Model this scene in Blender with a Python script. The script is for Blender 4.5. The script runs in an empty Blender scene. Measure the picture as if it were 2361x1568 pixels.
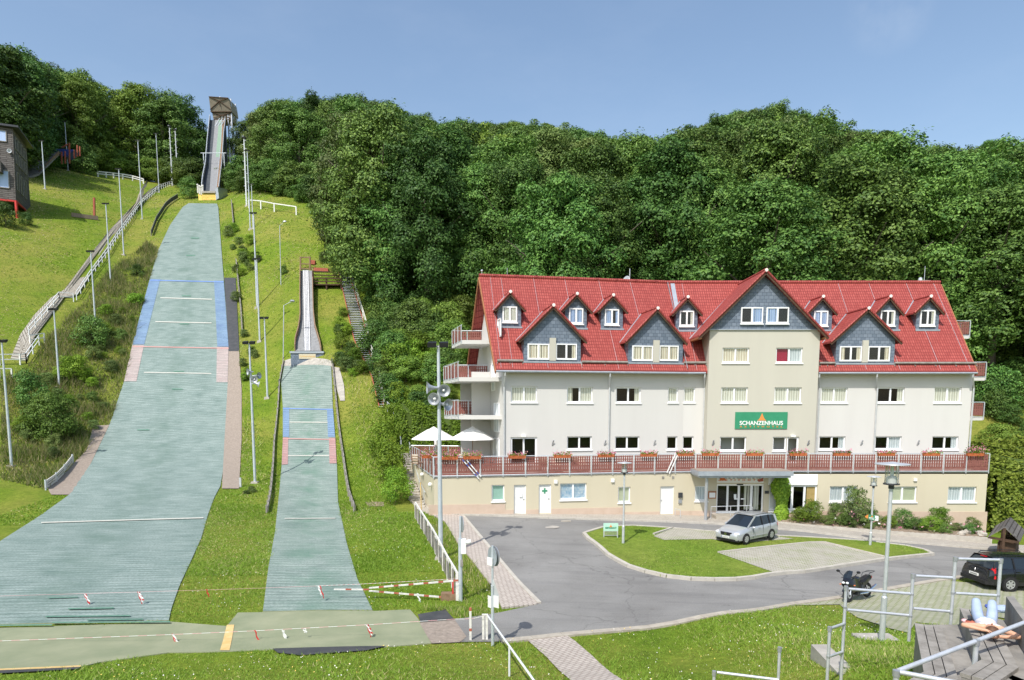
import bpy, bmesh, math, random
import numpy as np
from mathutils import Vector, Matrix
random.seed(7); rng = np.random.default_rng(7)
sc = bpy.context.scene; COL = sc.collection
R = math.radians; V = Vector
# ---------------------------------------------------------------- camera model
F, CX, PY, TH, CZ = 1500.0, 1180.0, 1097.0, R(6.03), 7.4
CAM = V((0, 0, CZ)); FW = V((0, math.cos(TH), -math.sin(TH))); UP = V((0, math.sin(TH), math.cos(TH)))
def ray(x, y): return V(((x-CX)/F, 0, 0)) + UP*(-(y-PY)/F) + FW
def proj(p):
    r = V(p)-CAM; d = r.dot(FW)
    return (CX+F*r.x/d, PY-F*r.dot(UP)/d, d)
def onY(x, y, Y): r = ray(x, y); return CAM+r*(Y/r.y)
def onZ(x, y, z): r = ray(x, y); return CAM+r*((z-CZ)/r.z)
# ---------------------------------------------------------------- terrain
_s = np.arange(-100, 900, .5)
_hp = [(-100,0),(40,0),(46,.2),(50,.8),(55,1.7),(60,3.0),(65,4.8),(71,7.7),(81,13.9),(92,20.6),(101,26.3),(120,37.3),(145,50.8),(165,60),(190,70),(230,82),(300,92),(420,96),(900,96)]
_H = np.interp(_s, [a for a, b in _hp], [b for a, b in _hp])
_k = np.hanning(15); _k /= _k.sum(); _H = np.convolve(np.pad(_H, 7, 'edge'), _k, 'valid')
_An = np.arange(-60, 60, .25)
def _sm(pts, w=9):
    t = np.interp(_An, [a for a, b in pts], [b for a, b in pts]); k = np.hanning(w); k /= k.sum()
    return np.convolve(np.pad(t, w//2, 'edge'), k, 'valid')
_NA = _sm([(-60,6.2),(-5,6.0),(4,5.2),(7,4.4),(10,3.15),(11.5,2.75),(14,2.1),(16.5,1.55),(21,.5),(25,0),(60,0)])
_NB = _sm([(-60,6.2),(-5,6.0),(4,5.0),(8,3.2),(12,1.6),(15,.7),(17.5,.2),(20,0),(60,0)])
def ss(a, b, x): t = np.clip((x-a)/(b-a), 0, 1); return t*t*(3-2*t)
def hgt(X, Y):
    X = np.asarray(X, float); Y = np.asarray(Y, float)
    yw = 42.5-.185*np.clip(11-X, 0, 17)
    z0 = -.035*np.clip(X, -7, 34) + (.66-.45*ss(8, 28, X))*np.clip((Y-27)/(yw-.6-27), 0, 1)*ss(-14, -6, X) - .25*ss(-3, -10, X)*(1-ss(40, 46, Y))
    w = ss(4.5, 8.5, X); nr = np.interp(Y, _An, _NA)*w + np.interp(Y, _An, _NB)*(1-w)
    a = X+.475*Y+3
    d = .6*np.clip(-a-7, 0, None) + 5*ss(9, 19, a)
    hill = np.interp(Y+d, _s, _H)
    m = ss(-9, -5, X)*(1-ss(54, 64, Y))*(1-ss(33, 38, X)*ss(42, 46, Y))
    return z0*(1-ss(45, 60, Y)*(1-m)) + nr + hill*(1-m)
_tx = np.arange(-130, 70.01, .5); _ty = np.arange(-12, 260.01, .5)
_T = hgt(*np.meshgrid(_tx, _ty)).tolist()
def h(x, y):
    i = (x+130)*2; j = (y+12)*2
    if i < 0 or j < 0 or i >= 399 or j >= 543: return float(hgt(x, y))
    a = int(i); b = int(j); fx = i-a; fy = j-b; r0 = _T[b]; r1 = _T[b+1]
    return (r0[a]*(1-fx)+r0[a+1]*fx)*(1-fy)+(r1[a]*(1-fx)+r1[a+1]*fx)*fy
def hit(x, y, off=0.):
    r = ray(x, y); t = 5.; st = .5; pt = t
    while t < 600:
        p = CAM+r*t
        if p.z < h(p.x, p.y)+off: break
        pt = t; t += st; st = min(2., st*1.02)
    a, b = pt, t
    for _ in range(18):
        m = (a+b)/2; p = CAM+r*m
        if p.z < h(p.x, p.y)+off: b = m
        else: a = m
    p = CAM+r*b; return V((p.x, p.y, h(p.x, p.y)+off))
# ---------------------------------------------------------------- materials
M = {}
def _new(name):
    m = bpy.data.materials.new(name); m.use_nodes = True; nt = m.node_tree
    for n in list(nt.nodes): nt.nodes.remove(n)
    o = nt.nodes.new('ShaderNodeOutputMaterial'); b = nt.nodes.new('ShaderNodeBsdfPrincipled')
    nt.links.new(b.outputs[0], o.inputs[0]); M[name] = m
    return m, nt, b, o
def N(nt, typ, **kw):
    n = nt.nodes.new(typ)
    for k, v in kw.items():
        if k.startswith('_'): setattr(n, k[1:], v)
        else:
            k2 = int(k[1:]) if k[0] == 'i' and k[1:].isdigit() else k.replace('_', ' ')
            n.inputs[k2].default_value = v
    return n
def ramp(nt, fac, stops, interp='LINEAR'):
    r = nt.nodes.new('ShaderNodeValToRGB'); r.color_ramp.interpolation = interp
    while len(r.color_ramp.elements) < len(stops): r.color_ramp.elements.new(.5)
    for e, (p, c) in zip(r.color_ramp.elements, stops): e.position = p; e.color = (*c, 1) if len(c) == 3 else c
    nt.links.new(fac, r.inputs[0]); return r
def c4(c): return (*c, 1)
def mat(name, c, c2=None, sc_=3., rough=.75, met=0., bump=0., bsc=None, spec=.3, coat=0., detail=4., stretch=None, coord='Object', dist=.02):
    m, nt, b, o = _new(name)
    b.inputs['Roughness'].default_value = rough; b.inputs['Metallic'].default_value = met
    b.inputs['Specular IOR Level'].default_value = spec; b.inputs['Coat Weight'].default_value = coat
    tc = nt.nodes.new('ShaderNodeTexCoord'); src = tc.outputs[coord]
    if stretch:
        mp = nt.nodes.new('ShaderNodeMapping'); mp.inputs['Scale'].default_value = stretch; nt.links.new(src, mp.inputs[0]); src = mp.outputs[0]
    c2 = c2 or tuple(v*.86 for v in c)
    n = N(nt, 'ShaderNodeTexNoise', Scale=sc_, Detail=detail, Roughness=.6); nt.links.new(src, n.inputs['Vector'])
    r = ramp(nt, n.outputs['Fac'], [(.32, c), (.68, c2)]); nt.links.new(r.outputs[0], b.inputs['Base Color'])
    if bump:
        n2 = N(nt, 'ShaderNodeTexNoise', Scale=bsc or sc_*6, Detail=3.); nt.links.new(src, n2.inputs['Vector'])
        bp = N(nt, 'ShaderNodeBump', Strength=bump, Distance=dist); nt.links.new(n2.outputs['Fac'], bp.inputs['Height']); nt.links.new(bp.outputs[0], b.inputs['Normal'])
    return m
def uvbrick(name, c1, c2, cm, w, hh, mortar=.02, rough=.8, bump=.4, off=.5, sc_=1., noise=.5, spec=.3, dist=.02, grass=None):
    """brick / tile pattern in UV metres"""
    m, nt, b, o = _new(name); b.inputs['Roughness'].default_value = rough; b.inputs['Specular IOR Level'].default_value = spec
    uv = nt.nodes.new('ShaderNodeUVMap')
    br = nt.nodes.new('ShaderNodeTexBrick'); br.offset = off; br.squash = 1
    for k, v in (('Scale', 1.), ('Mortar Size', mortar), ('Mortar Smooth', .3), ('Bias', 0.), ('Brick Width', w), ('Row Height', hh)): br.inputs[k].default_value = v
    br.inputs['Color1'].default_value = c4(c1); br.inputs['Color2'].default_value = c4(c2); br.inputs['Mortar'].default_value = c4(cm)
    nt.links.new(uv.outputs[0], br.inputs['Vector'])
    n = N(nt, 'ShaderNodeTexNoise', Scale=1.3, Detail=5., Roughness=.65); nt.links.new(uv.outputs[0], n.inputs['Vector'])
    mx = nt.nodes.new('ShaderNodeMix'); mx.data_type = 'RGBA'; mx.blend_type = 'MULTIPLY'; mx.inputs[0].default_value = noise
    rr = ramp(nt, n.outputs['Fac'], [(.3, (.72,.72,.72)), (.7, (1.1,1.1,1.1))])
    nt.links.new(br.outputs['Color'], mx.inputs[6]); nt.links.new(rr.outputs[0], mx.inputs[7])
    out = mx.outputs[2]
    if grass:
        n3 = N(nt, 'ShaderNodeTexNoise', Scale=.5, Detail=4., Roughness=.7); nt.links.new(uv.outputs[0], n3.inputs['Vector'])
        r3 = ramp(nt, n3.outputs['Fac'], [(.45, (0,0,0)), (.62, (1,1,1))])
        mg = nt.nodes.new('ShaderNodeMath'); mg.operation = 'MULTIPLY'; nt.links.new(r3.outputs[0], mg.inputs[0]); nt.links.new(br.outputs['Fac'], mg.inputs[1])
        m2 = nt.nodes.new('ShaderNodeMix'); m2.data_type = 'RGBA'; nt.links.new(mg.outputs[0], m2.inputs[0]); nt.links.new(out, m2.inputs[6]); m2.inputs[7].default_value = c4(grass)
        out = m2.outputs[2]
    nt.links.new(out, b.inputs['Base Color'])
    bp = N(nt, 'ShaderNodeBump', Strength=bump, Distance=dist); inv = nt.nodes.new('ShaderNodeMath'); inv.operation = 'SUBTRACT'; inv.inputs[0].default_value = 1
    nt.links.new(br.outputs['Fac'], inv.inputs[1]); nt.links.new(inv.outputs[0], bp.inputs['Height']); nt.links.new(bp.outputs[0], b.inputs['Normal'])
    return m
# ---------------------------------------------------------------- objects
def tag(o, label=None, cat=None, group=None, kind=None):
    if label: o['label'] = label
    if cat: o['category'] = cat
    if group: o['group'] = group
    if kind: o['kind'] = kind
    return o
def origin(o):
    v = V((0, 0, 0))
    while o is not None: v = v+o.location; o = o.parent
    return v
class MB:
    def __init__(s): s.v = []; s.f = []; s.uv = []; s.mi = []; s.cur = 0
    def face(s, pts, uv=None):
        i = len(s.v); s.v += [tuple(p) for p in pts]; s.f.append(tuple(range(i, i+len(pts)))); s.uv += (uv or [(p[0], p[1]) for p in pts]); s.mi.append(s.cur)
    def grid(s, P, uvf=None):
        n, m = len(P), len(P[0]); b = len(s.v)
        for row in P: s.v += [tuple(p) for p in row]
        for i in range(n-1):
            for j in range(m-1):
                s.f.append((b+i*m+j, b+i*m+j+1, b+(i+1)*m+j+1, b+(i+1)*m+j)); s.mi.append(s.cur)
                for a, c in ((i, j), (i, j+1), (i+1, j+1), (i+1, j)): s.uv.append(uvf(a, c) if uvf else (P[a][c][0], P[a][c][1]))
    def hexa(s, p):  # 8 pts: bottom 4 ccw, top 4 ccw
        for q in ((3,2,1,0), (4,5,6,7), (0,1,5,4), (1,2,6,5), (2,3,7,6), (3,0,4,7)):
            pts = [V(p[k]) for k in q]; e = (pts[1]-pts[0]); L = e.length; H2 = (pts[2]-pts[1]).length
            s.face(pts, [(0,0), (L,0), (L,H2), (0,H2)])
    def box(s, a, b):
        x0,y0,z0 = a; x1,y1,z1 = b
        s.hexa([(x0,y0,z0),(x1,y0,z0),(x1,y1,z0),(x0,y1,z0),(x0,y0,z1),(x1,y0,z1),(x1,y1,z1),(x0,y1,z1)])
    def bar(s, a, b, w, t, up=V((0, 0, 1))):   # rectangular bar along a-b; w sideways, t along up
        a = V(a); b = V(b); d = (b-a).normalized(); sd = d.cross(up)
        if sd.length < 1e-3: sd = d.cross(V((0, 1, 0)))
        sd.normalize(); u = sd.cross(d).normalized(); sd = sd*w/2; u = u*t/2
        s.hexa([a-sd-u, a+sd-u, b+sd-u, b-sd-u, a-sd+u, a+sd+u, b+sd+u, b-sd+u])
    def tube(s, pts, r, n=8, cap=True):
        pts = [V(p) for p in pts]; rs = r if isinstance(r, (list, tuple)) else [r]*len(pts); rings = []
        up = V((0, 0, 1)); pv = None
        for i, p in enumerate(pts):
            d = (pts[min(i+1, len(pts)-1)]-pts[max(i-1, 0)]).normalized()
            if pv is None: pv = d.cross(up if abs(d.z) < .9 else V((1, 0, 0))).normalized()
            pv = (pv-d*pv.dot(d)).normalized(); q = d.cross(pv)
            rings.append([p+(pv*math.cos(2*math.pi*k/n)+q*math.sin(2*math.pi*k/n))*rs[i] for k in range(n)])
        for ra, rb in zip(rings, rings[1:]):
            for k in range(n): s.face([ra[k], ra[(k+1) % n], rb[(k+1) % n], rb[k]])
        if cap: s.face(rings[0][::-1]); s.face(rings[-1])
    def lathe(s, prof, c=(0, 0, 0), n=20, axis=None):  # profile (r,z)
        c = V(c); ax = V(axis).normalized() if axis is not None else V((0, 0, 1))
        a = ax.cross(V((1, 0, 0)) if abs(ax.x) < .9 else V((0, 1, 0))).normalized(); b = ax.cross(a)
        ring = lambda r, z: [c+ax*z+(a*math.cos(2*math.pi*k/n)+b*math.sin(2*math.pi*k/n))*r for k in range(n)]
        Rg = [ring(r, z) for r, z in prof]
        for q, w in zip(Rg, Rg[1:]):
            for k in range(n): s.face([q[k], q[(k+1) % n], w[(k+1) % n], w[k]])
    def prism(s, poly, off):   # planar polygon (list of V) extruded by vector off
        poly = [V(p) for p in poly]; off = V(off); n = len(poly)
        s.face(poly); s.face([p+off for p in reversed(poly)])
        for i in range(n): a, b = poly[i], poly[(i+1) % n]; s.face([a, a+off, b+off, b])
    def blob(s, c, r, n=10, m=6, jit=.15):
        c = V(c); r = V(r) if hasattr(r, '__len__') else V((r, r, r)); P = []
        for i in range(m+1):
            th = math.pi*i/m; row = []
            for k in range(n):
                j = 1+random.uniform(-jit, jit); row.append(c+V((math.cos(2*math.pi*k/n)*math.sin(th)*r.x, math.sin(2*math.pi*k/n)*math.sin(th)*r.y, math.cos(th)*r.z))*j)
            row.append(row[0]); P.append(row)
        s.grid(P)
    def build(s, name, mats, parent=None, smooth=False, merge=None):
        me = bpy.data.meshes.new(name); off = origin(parent) if parent is not None else V((0, 0, 0))
        co = np.array(s.v, dtype=np.float64).reshape(-1, 3)-np.array(off)
        me.from_pydata(co.tolist(), [], s.f)
        uvl = me.uv_layers.new(name='UVMap'); uvl.data.foreach_set('uv', np.array(s.uv, dtype=np.float32).ravel())
        for m in (mats if isinstance(mats, (list, tuple)) else [mats]): me.materials.append(M[m] if isinstance(m, str) else m)
        me.polygons.foreach_set('material_index', s.mi)
        if merge or smooth:
            bm = bmesh.new(); bm.from_mesh(me); bmesh.ops.remove_doubles(bm, verts=bm.verts, dist=merge or .0005)
            bmesh.ops.recalc_face_normals(bm, faces=bm.faces); bm.to_mesh(me); bm.free()
        if smooth:
            me.polygons.foreach_set('use_smooth', [True]*len(me.polygons))
            try: me.set_sharp_from_angle(angle=R(38))
            except Exception: pass
        me.update()
        o = bpy.data.objects.new(name, me); COL.objects.link(o)
        if parent is not None: o.parent = parent
        return o
def root(name, label, cat, loc=(0, 0, 0), group=None, kind=None):
    o = bpy.data.objects.new(name, None); COL.objects.link(o); o.location = loc; o.empty_display_size = .3
    return tag(o, label, cat, group, kind)
KIDS = {}
def copy_tree(o, parent=None, top=True):
    c = o.copy(); COL.objects.link(c); c.parent = parent
    if top:
        for k in ('label',):
            if k in c: del c[k]
    for ch in list(o.children): copy_tree(ch, c, False)
    return c
def textobj(body, size, loc, xdir, updir, m, parent, name='lettering', depth=.006, bold=0., spacing=1., width=None, align='CENTER'):
    cu = bpy.data.curves.new(name, 'FONT'); cu.body = body; cu.size = size; cu.extrude = depth; cu.offset = bold; cu.align_x = align; cu.align_y = 'CENTER'; cu.space_character = spacing
    o = bpy.data.objects.new(name, cu); COL.objects.link(o)
    bpy.context.view_layer.update()
    me = bpy.data.meshes.new_from_object(o.evaluated_get(bpy.context.evaluated_depsgraph_get())); bpy.data.objects.remove(o); bpy.data.curves.remove(cu)
    X = V(xdir).normalized(); U = V(updir).normalized(); Z = X.cross(U); k = 1.
    if width:
        xs = [v.co.x for v in me.vertices]; k = width/(max(xs)-min(xs))
    off = origin(parent)
    for v in me.vertices:
        c = v.co.copy(); v.co = V(loc)+X*c.x*k+U*c.y+Z*c.z-off
    me.materials.clear(); me.materials.append(M[m]); me.name = name
    o = bpy.data.objects.new(name, me); COL.objects.link(o); o.parent = parent; return o
# draped sheets --------------------------------------------------
SHEETS = []   # XY polygons where grass blades must not grow
def pxpoly(poly): return [hit(x, y) for x, y in poly]
def inpoly(poly, X, Y):
    c = np.zeros(X.shape, bool); n = len(poly)
    for i in range(n):
        x0, y0 = poly[i][0], poly[i][1]; x1, y1 = poly[i-1][0], poly[i-1][1]
        if y0 == y1: continue
        c ^= ((y0 > Y) != (y1 > Y)) & (X < (x1-x0)*(Y-y0)/(y1-y0)+x0)
    return c
def sheet_poly(name, poly, off, m, px=True, step=1., parent=None, block=True, rot=0., skirt=0.):
    W = pxpoly(poly) if px else [V((p[0], p[1], 0)) for p in poly]
    if block: SHEETS.append([(p.x, p.y) for p in W])
    bm = bmesh.new(); vs = [bm.verts.new((p.x, p.y, 0)) for p in W]; bm.faces.new(vs)
    bmesh.ops.triangulate(bm, faces=bm.faces[:])
    xs = [p.x for p in W]; ys = [p.y for p in W]
    for ax, lo, hi in ((0, min(xs), max(xs)), (1, min(ys), max(ys))):
        k = math.floor(lo/step)*step+step
        while k < hi:
            co = (k, 0, 0) if ax == 0 else (0, k, 0); no = (1, 0, 0) if ax == 0 else (0, 1, 0)
            bmesh.ops.bisect_plane(bm, geom=bm.verts[:]+bm.edges[:]+bm.faces[:], plane_co=co, plane_no=no, dist=1e-5); k += step
    for v in bm.verts: v.co.z = h(v.co.x, v.co.y)+off
    if skirt:
        be = [e for e in bm.edges if e.is_boundary]; r = bmesh.ops.extrude_edge_only(bm, edges=be)
        for v in [g for g in r['geom'] if isinstance(g, bmesh.types.BMVert)]: v.co.z -= skirt
    bmesh.ops.recalc_face_normals(bm, faces=bm.faces)
    uvl = bm.loops.layers.uv.new('UVMap'); cr, sr = math.cos(rot), math.sin(rot)
    up = sum(f.normal.z for f in bm.faces)
    if up < 0: bmesh.ops.reverse_faces(bm, faces=bm.faces)
    for f in bm.faces:
        for l in f.loops: l[uvl].uv = (l.vert.co.x*cr-l.vert.co.y*sr, l.vert.co.x*sr+l.vert.co.y*cr)
    me = bpy.data.meshes.new(name); bm.to_mesh(me); bm.free(); me.materials.append(M[m])
    o = bpy.data.objects.new(name, me); COL.objects.link(o)
    if parent is not None:
        off_ = origin(parent); me.transform(Matrix.Translation(-off_)); o.parent = parent
    return o
def edge_curve(pts):   # px polyline (x by y, top to bottom) -> world polyline dense
    out = []
    for (x0, y0), (x1, y1) in zip(pts, pts[1:]):
        n = max(2, int(abs(y1-y0)/8)+1)
        for k in range(n): t = k/n; out.append(hit(x0+(x1-x0)*t, y0+(y1-y0)*t))
    out.append(hit(*pts[-1])); return out
def resamp(P, n):
    L = [0]
    for a, b in zip(P, P[1:]): L.append(L[-1]+(b-a).length)
    return [V([float(np.interp(L[-1]*i/(n-1), L, [p[k] for p in P])) for k in range(3)]) for i in range(n)], L[-1]
def strip(name, Lp, Rp, off, m, rows=90, cols=8, parent=None, block=True, matname=None, thick=0.):
    A, la = resamp(edge_curve(Lp), rows); B, lb = resamp(edge_curve(Rp), rows)
    if block: SHEETS.append([(p.x, p.y) for p in A]+[(p.x, p.y) for p in reversed(B)])
    P = []; mb = MB()
    for a, b in zip(A, B):
        row = []; ofx = off+.0016*max(0, a.y-40)
        for j in range(cols+1):
            t = j/cols; p = a.lerp(b, t); row.append(V((p.x, p.y, h(p.x, p.y)+ofx)))
        P.append(row)
    Lm = (la+lb)/2
    W = (A[0]-B[0]).length
    mb.grid(P, lambda i, j: ((j/cols-.5)*(A[i]-B[i]).length, Lm*i/(rows-1)))
    if thick:
        for side in (0, cols):
            mb.cur = 1; Q = [[r[side], r[side]-V((0, 0, thick))] for r in P]; mb.grid(Q)
        for e in (0, -1): mb.grid([P[e], [p-V((0, 0, thick)) for p in P[e]]])
    return mb.build(name, [m, 'turfmat'] if thick else m, parent)
# ================================================================ camera, light, world
cam = bpy.data.objects.new('camera', bpy.data.cameras.new('camera')); COL.objects.link(cam); sc.camera = cam
cam.location = CAM; cam.rotation_euler = (math.pi/2-TH, 0, 0); cam.data.sensor_width = 36; cam.data.lens = 36*F/2360
cam.data.shift_y = (PY-784)/2360; cam.data.clip_end = 3000; cam.data.clip_start = .1
sund = V((-.28, -.554, .783)).normalized()      # towards the sun
sun = bpy.data.objects.new('sun', bpy.data.lights.new('sun', 'SUN')); COL.objects.link(sun)
sun.data.energy = 3.6; sun.data.angle = R(.55); sun.data.color = (1, .955, .88); sun.rotation_euler = sund.to_track_quat('Z', 'Y').to_euler()
w = bpy.data.worlds.new('World'); sc.world = w; w.use_nodes = True; nt = w.node_tree; nt.nodes.clear()
sky = nt.nodes.new('ShaderNodeTexSky'); sky.sky_type = 'NISHITA'; sky.sun_disc = False
sky.sun_elevation = math.asin(sund.z); sky.sun_rotation = math.atan2(sund.x, sund.y)
sky.air_density = 1.3; sky.dust_density = 2.2; sky.ozone_density = 1.4; sky.altitude = 200
bg = nt.nodes.new('ShaderNodeBackground'); bg.inputs[1].default_value = .15; wo = nt.nodes.new('ShaderNodeOutputWorld')
tcw = nt.nodes.new('ShaderNodeTexCoord'); mpw = nt.nodes.new('ShaderNodeMapping'); mpw.inputs['Scale'].default_value = (1.2, 1.2, 3.2); mpw.inputs['Rotation'].default_value = (.2, .1, .4); nt.links.new(tcw.outputs['Generated'], mpw.inputs[0])
nw = N(nt, 'ShaderNodeTexNoise', Scale=2.1, Detail=7., Roughness=.62); nt.links.new(mpw.outputs[0], nw.inputs['Vector']); rw_ = ramp(nt, nw.outputs['Fac'], [(.5, (0,0,0)), (.8, (.05,.05,.05))])
mw = nt.nodes.new('ShaderNodeMix'); mw.data_type = 'RGBA'; mw.inputs[7].default_value = (6.5, 6.8, 7.4, 1); nt.links.new(rw_.outputs[0], mw.inputs[0]); nt.links.new(sky.outputs[0], mw.inputs[6]); 
vd = nt.nodes.new('ShaderNodeVectorMath'); vd.operation = 'DOT_PRODUCT'; vd.inputs[1].default_value = tuple(ray(2055, 12).normalized()); nt.links.new(tcw.outputs['Generated'], vd.inputs[0]); mr_ = nt.nodes.new('ShaderNodeMapRange'); mr_.interpolation_type = 'SMOOTHSTEP'; mr_.inputs[1].default_value = .9985; mr_.inputs[2].default_value = 1.0; nt.links.new(vd.outputs['Value'], mr_.inputs[0])
nc_ = N(nt, 'ShaderNodeTexNoise', Scale=9., Detail=6., Roughness=.6); nt.links.new(tcw.outputs['Generated'], nc_.inputs['Vector']); mm_ = nt.nodes.new('ShaderNodeMath'); mm_.operation = 'MULTIPLY'; nt.links.new(mr_.outputs[0], mm_.inputs[0]); rc_ = ramp(nt, nc_.outputs['Fac'], [(.42, (0,0,0)), (.7, (1,1,1))]); nt.links.new(rc_.outputs[0], mm_.inputs[1]); m8 = nt.nodes.new('ShaderNodeMath'); m8.operation = 'MULTIPLY'; m8.inputs[1].default_value = .13; nt.links.new(mm_.outputs[0], m8.inputs[0])
m9 = nt.nodes.new('ShaderNodeMix'); m9.data_type = 'RGBA'; m9.inputs[7].default_value = (6., 6.1, 6.3, 1); nt.links.new(m8.outputs[0], m9.inputs[0]); nt.links.new(mw.outputs[2], m9.inputs[6]); nt.links.new(m9.outputs[2], bg.inputs[0]); nt.links.new(bg.outputs[0], wo.inputs[0])
vs = sc.view_settings; vs.view_transform = 'Standard'; vs.look = 'None'; vs.gamma = 1; vs.exposure = .31
# ================================================================ materials
def grassmat(name, g1, g2, dry, dryamt=.6):
    m, nt, b, o = _new(name); b.inputs['Roughness'].default_value = .9; b.inputs['Specular IOR Level'].default_value = .1
    tc = nt.nodes.new('ShaderNodeTexCoord')
    n1 = N(nt, 'ShaderNodeTexNoise', Scale=.35, Detail=6., Roughness=.65); n2 = N(nt, 'ShaderNodeTexNoise', Scale=.09, Detail=5., Roughness=.6)
    n3 = N(nt, 'ShaderNodeTexNoise', Scale=5., Detail=5., Roughness=.75); n4 = N(nt, 'ShaderNodeTexNoise', Scale=1.6, Detail=4., Roughness=.7)
    for n in (n1, n2, n3, n4): nt.links.new(tc.outputs['Object'], n.inputs['Vector'])
    r1 = ramp(nt, n1.outputs['Fac'], [(.35, g1), (.65, g2)])
    mx = nt.nodes.new('ShaderNodeMix'); mx.data_type = 'RGBA'; r2 = ramp(nt, n2.outputs['Fac'], [(.42, (0,0,0)), (.62, (dryamt*1.2,)*3)])
    nt.links.new(r2.outputs[0], mx.inputs[0]); nt.links.new(r1.outputs[0], mx.inputs[6]); mx.inputs[7].default_value = c4(dry)
    mb_ = nt.nodes.new('ShaderNodeMix'); mb_.data_type = 'RGBA'; mb_.blend_type = 'MULTIPLY'; mb_.inputs[0].default_value = .8
    r3 = ramp(nt, n3.outputs['Fac'], [(.3, (.55,.6,.5)), (.6, (1.15,1.12,1.1))]); nt.links.new(mx.outputs[2], mb_.inputs[6]); nt.links.new(r3.outputs[0], mb_.inputs[7])
    mc = nt.nodes.new('ShaderNodeMix'); mc.data_type = 'RGBA'; mc.blend_type = 'MULTIPLY'; mc.inputs[0].default_value = .7
    r4 = ramp(nt, n4.outputs['Fac'], [(.3, (.68,.75,.6)), (.65, (1.15,1.1,1.05))]); nt.links.new(mb_.outputs[2], mc.inputs[6]); nt.links.new(r4.outputs[0], mc.inputs[7])
    nt.links.new(mc.outputs[2], b.inputs['Base Color'])
    bp = N(nt, 'ShaderNodeBump', Strength=.9, Distance=.12); nt.links.new(n3.outputs['Fac'], bp.inputs['Height']); nt.links.new(bp.outputs[0], b.inputs['Normal'])
    return m
grassmat('grass', (.115,.19,.019), (.185,.255,.03), (.27,.26,.065), .6)
grassmat('lawn', (.13,.21,.028), (.2,.28,.045), (.25,.27,.07), .5)
def leafmat(name, c1, c2, hv=.06, tl=.2):
    m, nt, b, o = _new(name); b.inputs['Roughness'].default_value = .55; b.inputs['Specular IOR Level'].default_value = .25
    oi = nt.nodes.new('ShaderNodeObjectInfo'); g = nt.nodes.new('ShaderNodeNewGeometry')
    tc = nt.nodes.new('ShaderNodeTexCoord'); n = N(nt, 'ShaderNodeTexNoise', Scale=.55, Detail=3.); nt.links.new(tc.outputs['Object'], n.inputs['Vector'])
    ad = nt.nodes.new('ShaderNodeMath'); ad.operation = 'ADD'; nt.links.new(g.outputs['Random Per Island'], ad.inputs[0]); nt.links.new(n.outputs['Fac'], ad.inputs[1])
    ad2 = nt.nodes.new('ShaderNodeMath'); ad2.operation = 'MULTIPLY'; ad2.inputs[1].default_value = .5; nt.links.new(ad.outputs[0], ad2.inputs[0])
    r = ramp(nt, ad2.outputs[0], [(.25, c1), (.75, c2)])
    hs = nt.nodes.new('ShaderNodeHueSaturation'); hs.inputs['Saturation'].default_value = 1.0
    mr = nt.nodes.new('ShaderNodeMapRange'); mr.inputs[3].default_value = .5-hv*.35; mr.inputs[4].default_value = .5+hv*.5; nt.links.new(oi.outputs['Random'], mr.inputs[0])
    ml = nt.nodes.new('ShaderNodeMath'); ml.operation = 'MULTIPLY'; ml.inputs[1].default_value = 7.31; fr = nt.nodes.new('ShaderNodeMath'); fr.operation = 'FRACT'
    nt.links.new(oi.outputs['Random'], ml.inputs[0]); nt.links.new(ml.outputs[0], fr.inputs[0])
    mv = nt.nodes.new('ShaderNodeMapRange'); mv.inputs[3].default_value = .62; mv.inputs[4].default_value = 1.5; nt.links.new(fr.outputs[0], mv.inputs[0])
    nt.links.new(mr.outputs[0], hs.inputs['Hue']); nt.links.new(mv.outputs[0], hs.inputs['Value']); nt.links.new(r.outputs[0], hs.inputs['Color']); nt.links.new(hs.outputs[0], b.inputs['Base Color'])
    tr = nt.nodes.new('ShaderNodeBsdfTranslucent'); nt.links.new(hs.outputs[0], tr.inputs[0])
    mx = nt.nodes.new('ShaderNodeMixShader'); mx.inputs[0].default_value = tl
    nt.links.new(b.outputs[0], mx.inputs[1]); nt.links.new(tr.outputs[0], mx.inputs[2]); nt.links.new(mx.outputs[0], o.inputs[0]); return m
leafmat('leaf', (.05,.11,.024), (.155,.255,.05), .045, .12)
leafmat('leaf_yellow', (.12,.22,.02), (.24,.36,.035), .03)
leafmat('leaf_hedge', (.19,.28,.035), (.32,.4,.06), .02)
leafmat('leaf_dull', (.075,.125,.03), (.19,.245,.07), .03, .15)
leafmat('leaf_mid', (.09,.165,.024), (.23,.33,.055), .03, .15)
leafmat('leaf_blade', (.15,.25,.025), (.25,.355,.048), .02, .42)
leafmat('leaf_dry', (.36,.34,.14), (.52,.47,.23), .02, .45)
mat('bark', (.11,.09,.065), (.17,.15,.12), 4., .9, bump=.4)
mat('asphalt', (.215,.21,.2), (.25,.245,.235), .5, .9, bump=.35, bsc=60., detail=8., dist=.01)
mat('asphalt_dark', (.05,.055,.06), (.08,.08,.085), 2., .8, bump=.3)
mat('gravel', (.24,.2,.165), (.36,.3,.25), 7., .95, bump=.6, bsc=14.)
mat('concrete_old', (.32,.3,.27), (.46,.43,.38), 2.2, .9, bump=.3, bsc=20.)
mat('concrete_tier', (.21,.2,.185), (.33,.31,.28), 2.4, .9, bump=.5, bsc=18., detail=8.)
mat('kerb', (.42,.39,.34), (.52,.49,.43), 3., .9, bump=.2)
mat('kerb_dirty', (.34,.3,.25), (.46,.42,.35), 3., .9, bump=.2)
mat('turfmat', (.22,.25,.155), (.30,.315,.205), .8, .95, bump=.3, bsc=50., detail=8.)
mat('yellow_paint', (.6,.42,.16), (.72,.52,.25), 4., .8)
mat('white_paint', (.74,.74,.72), (.82,.82,.8), 3., .5)
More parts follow.
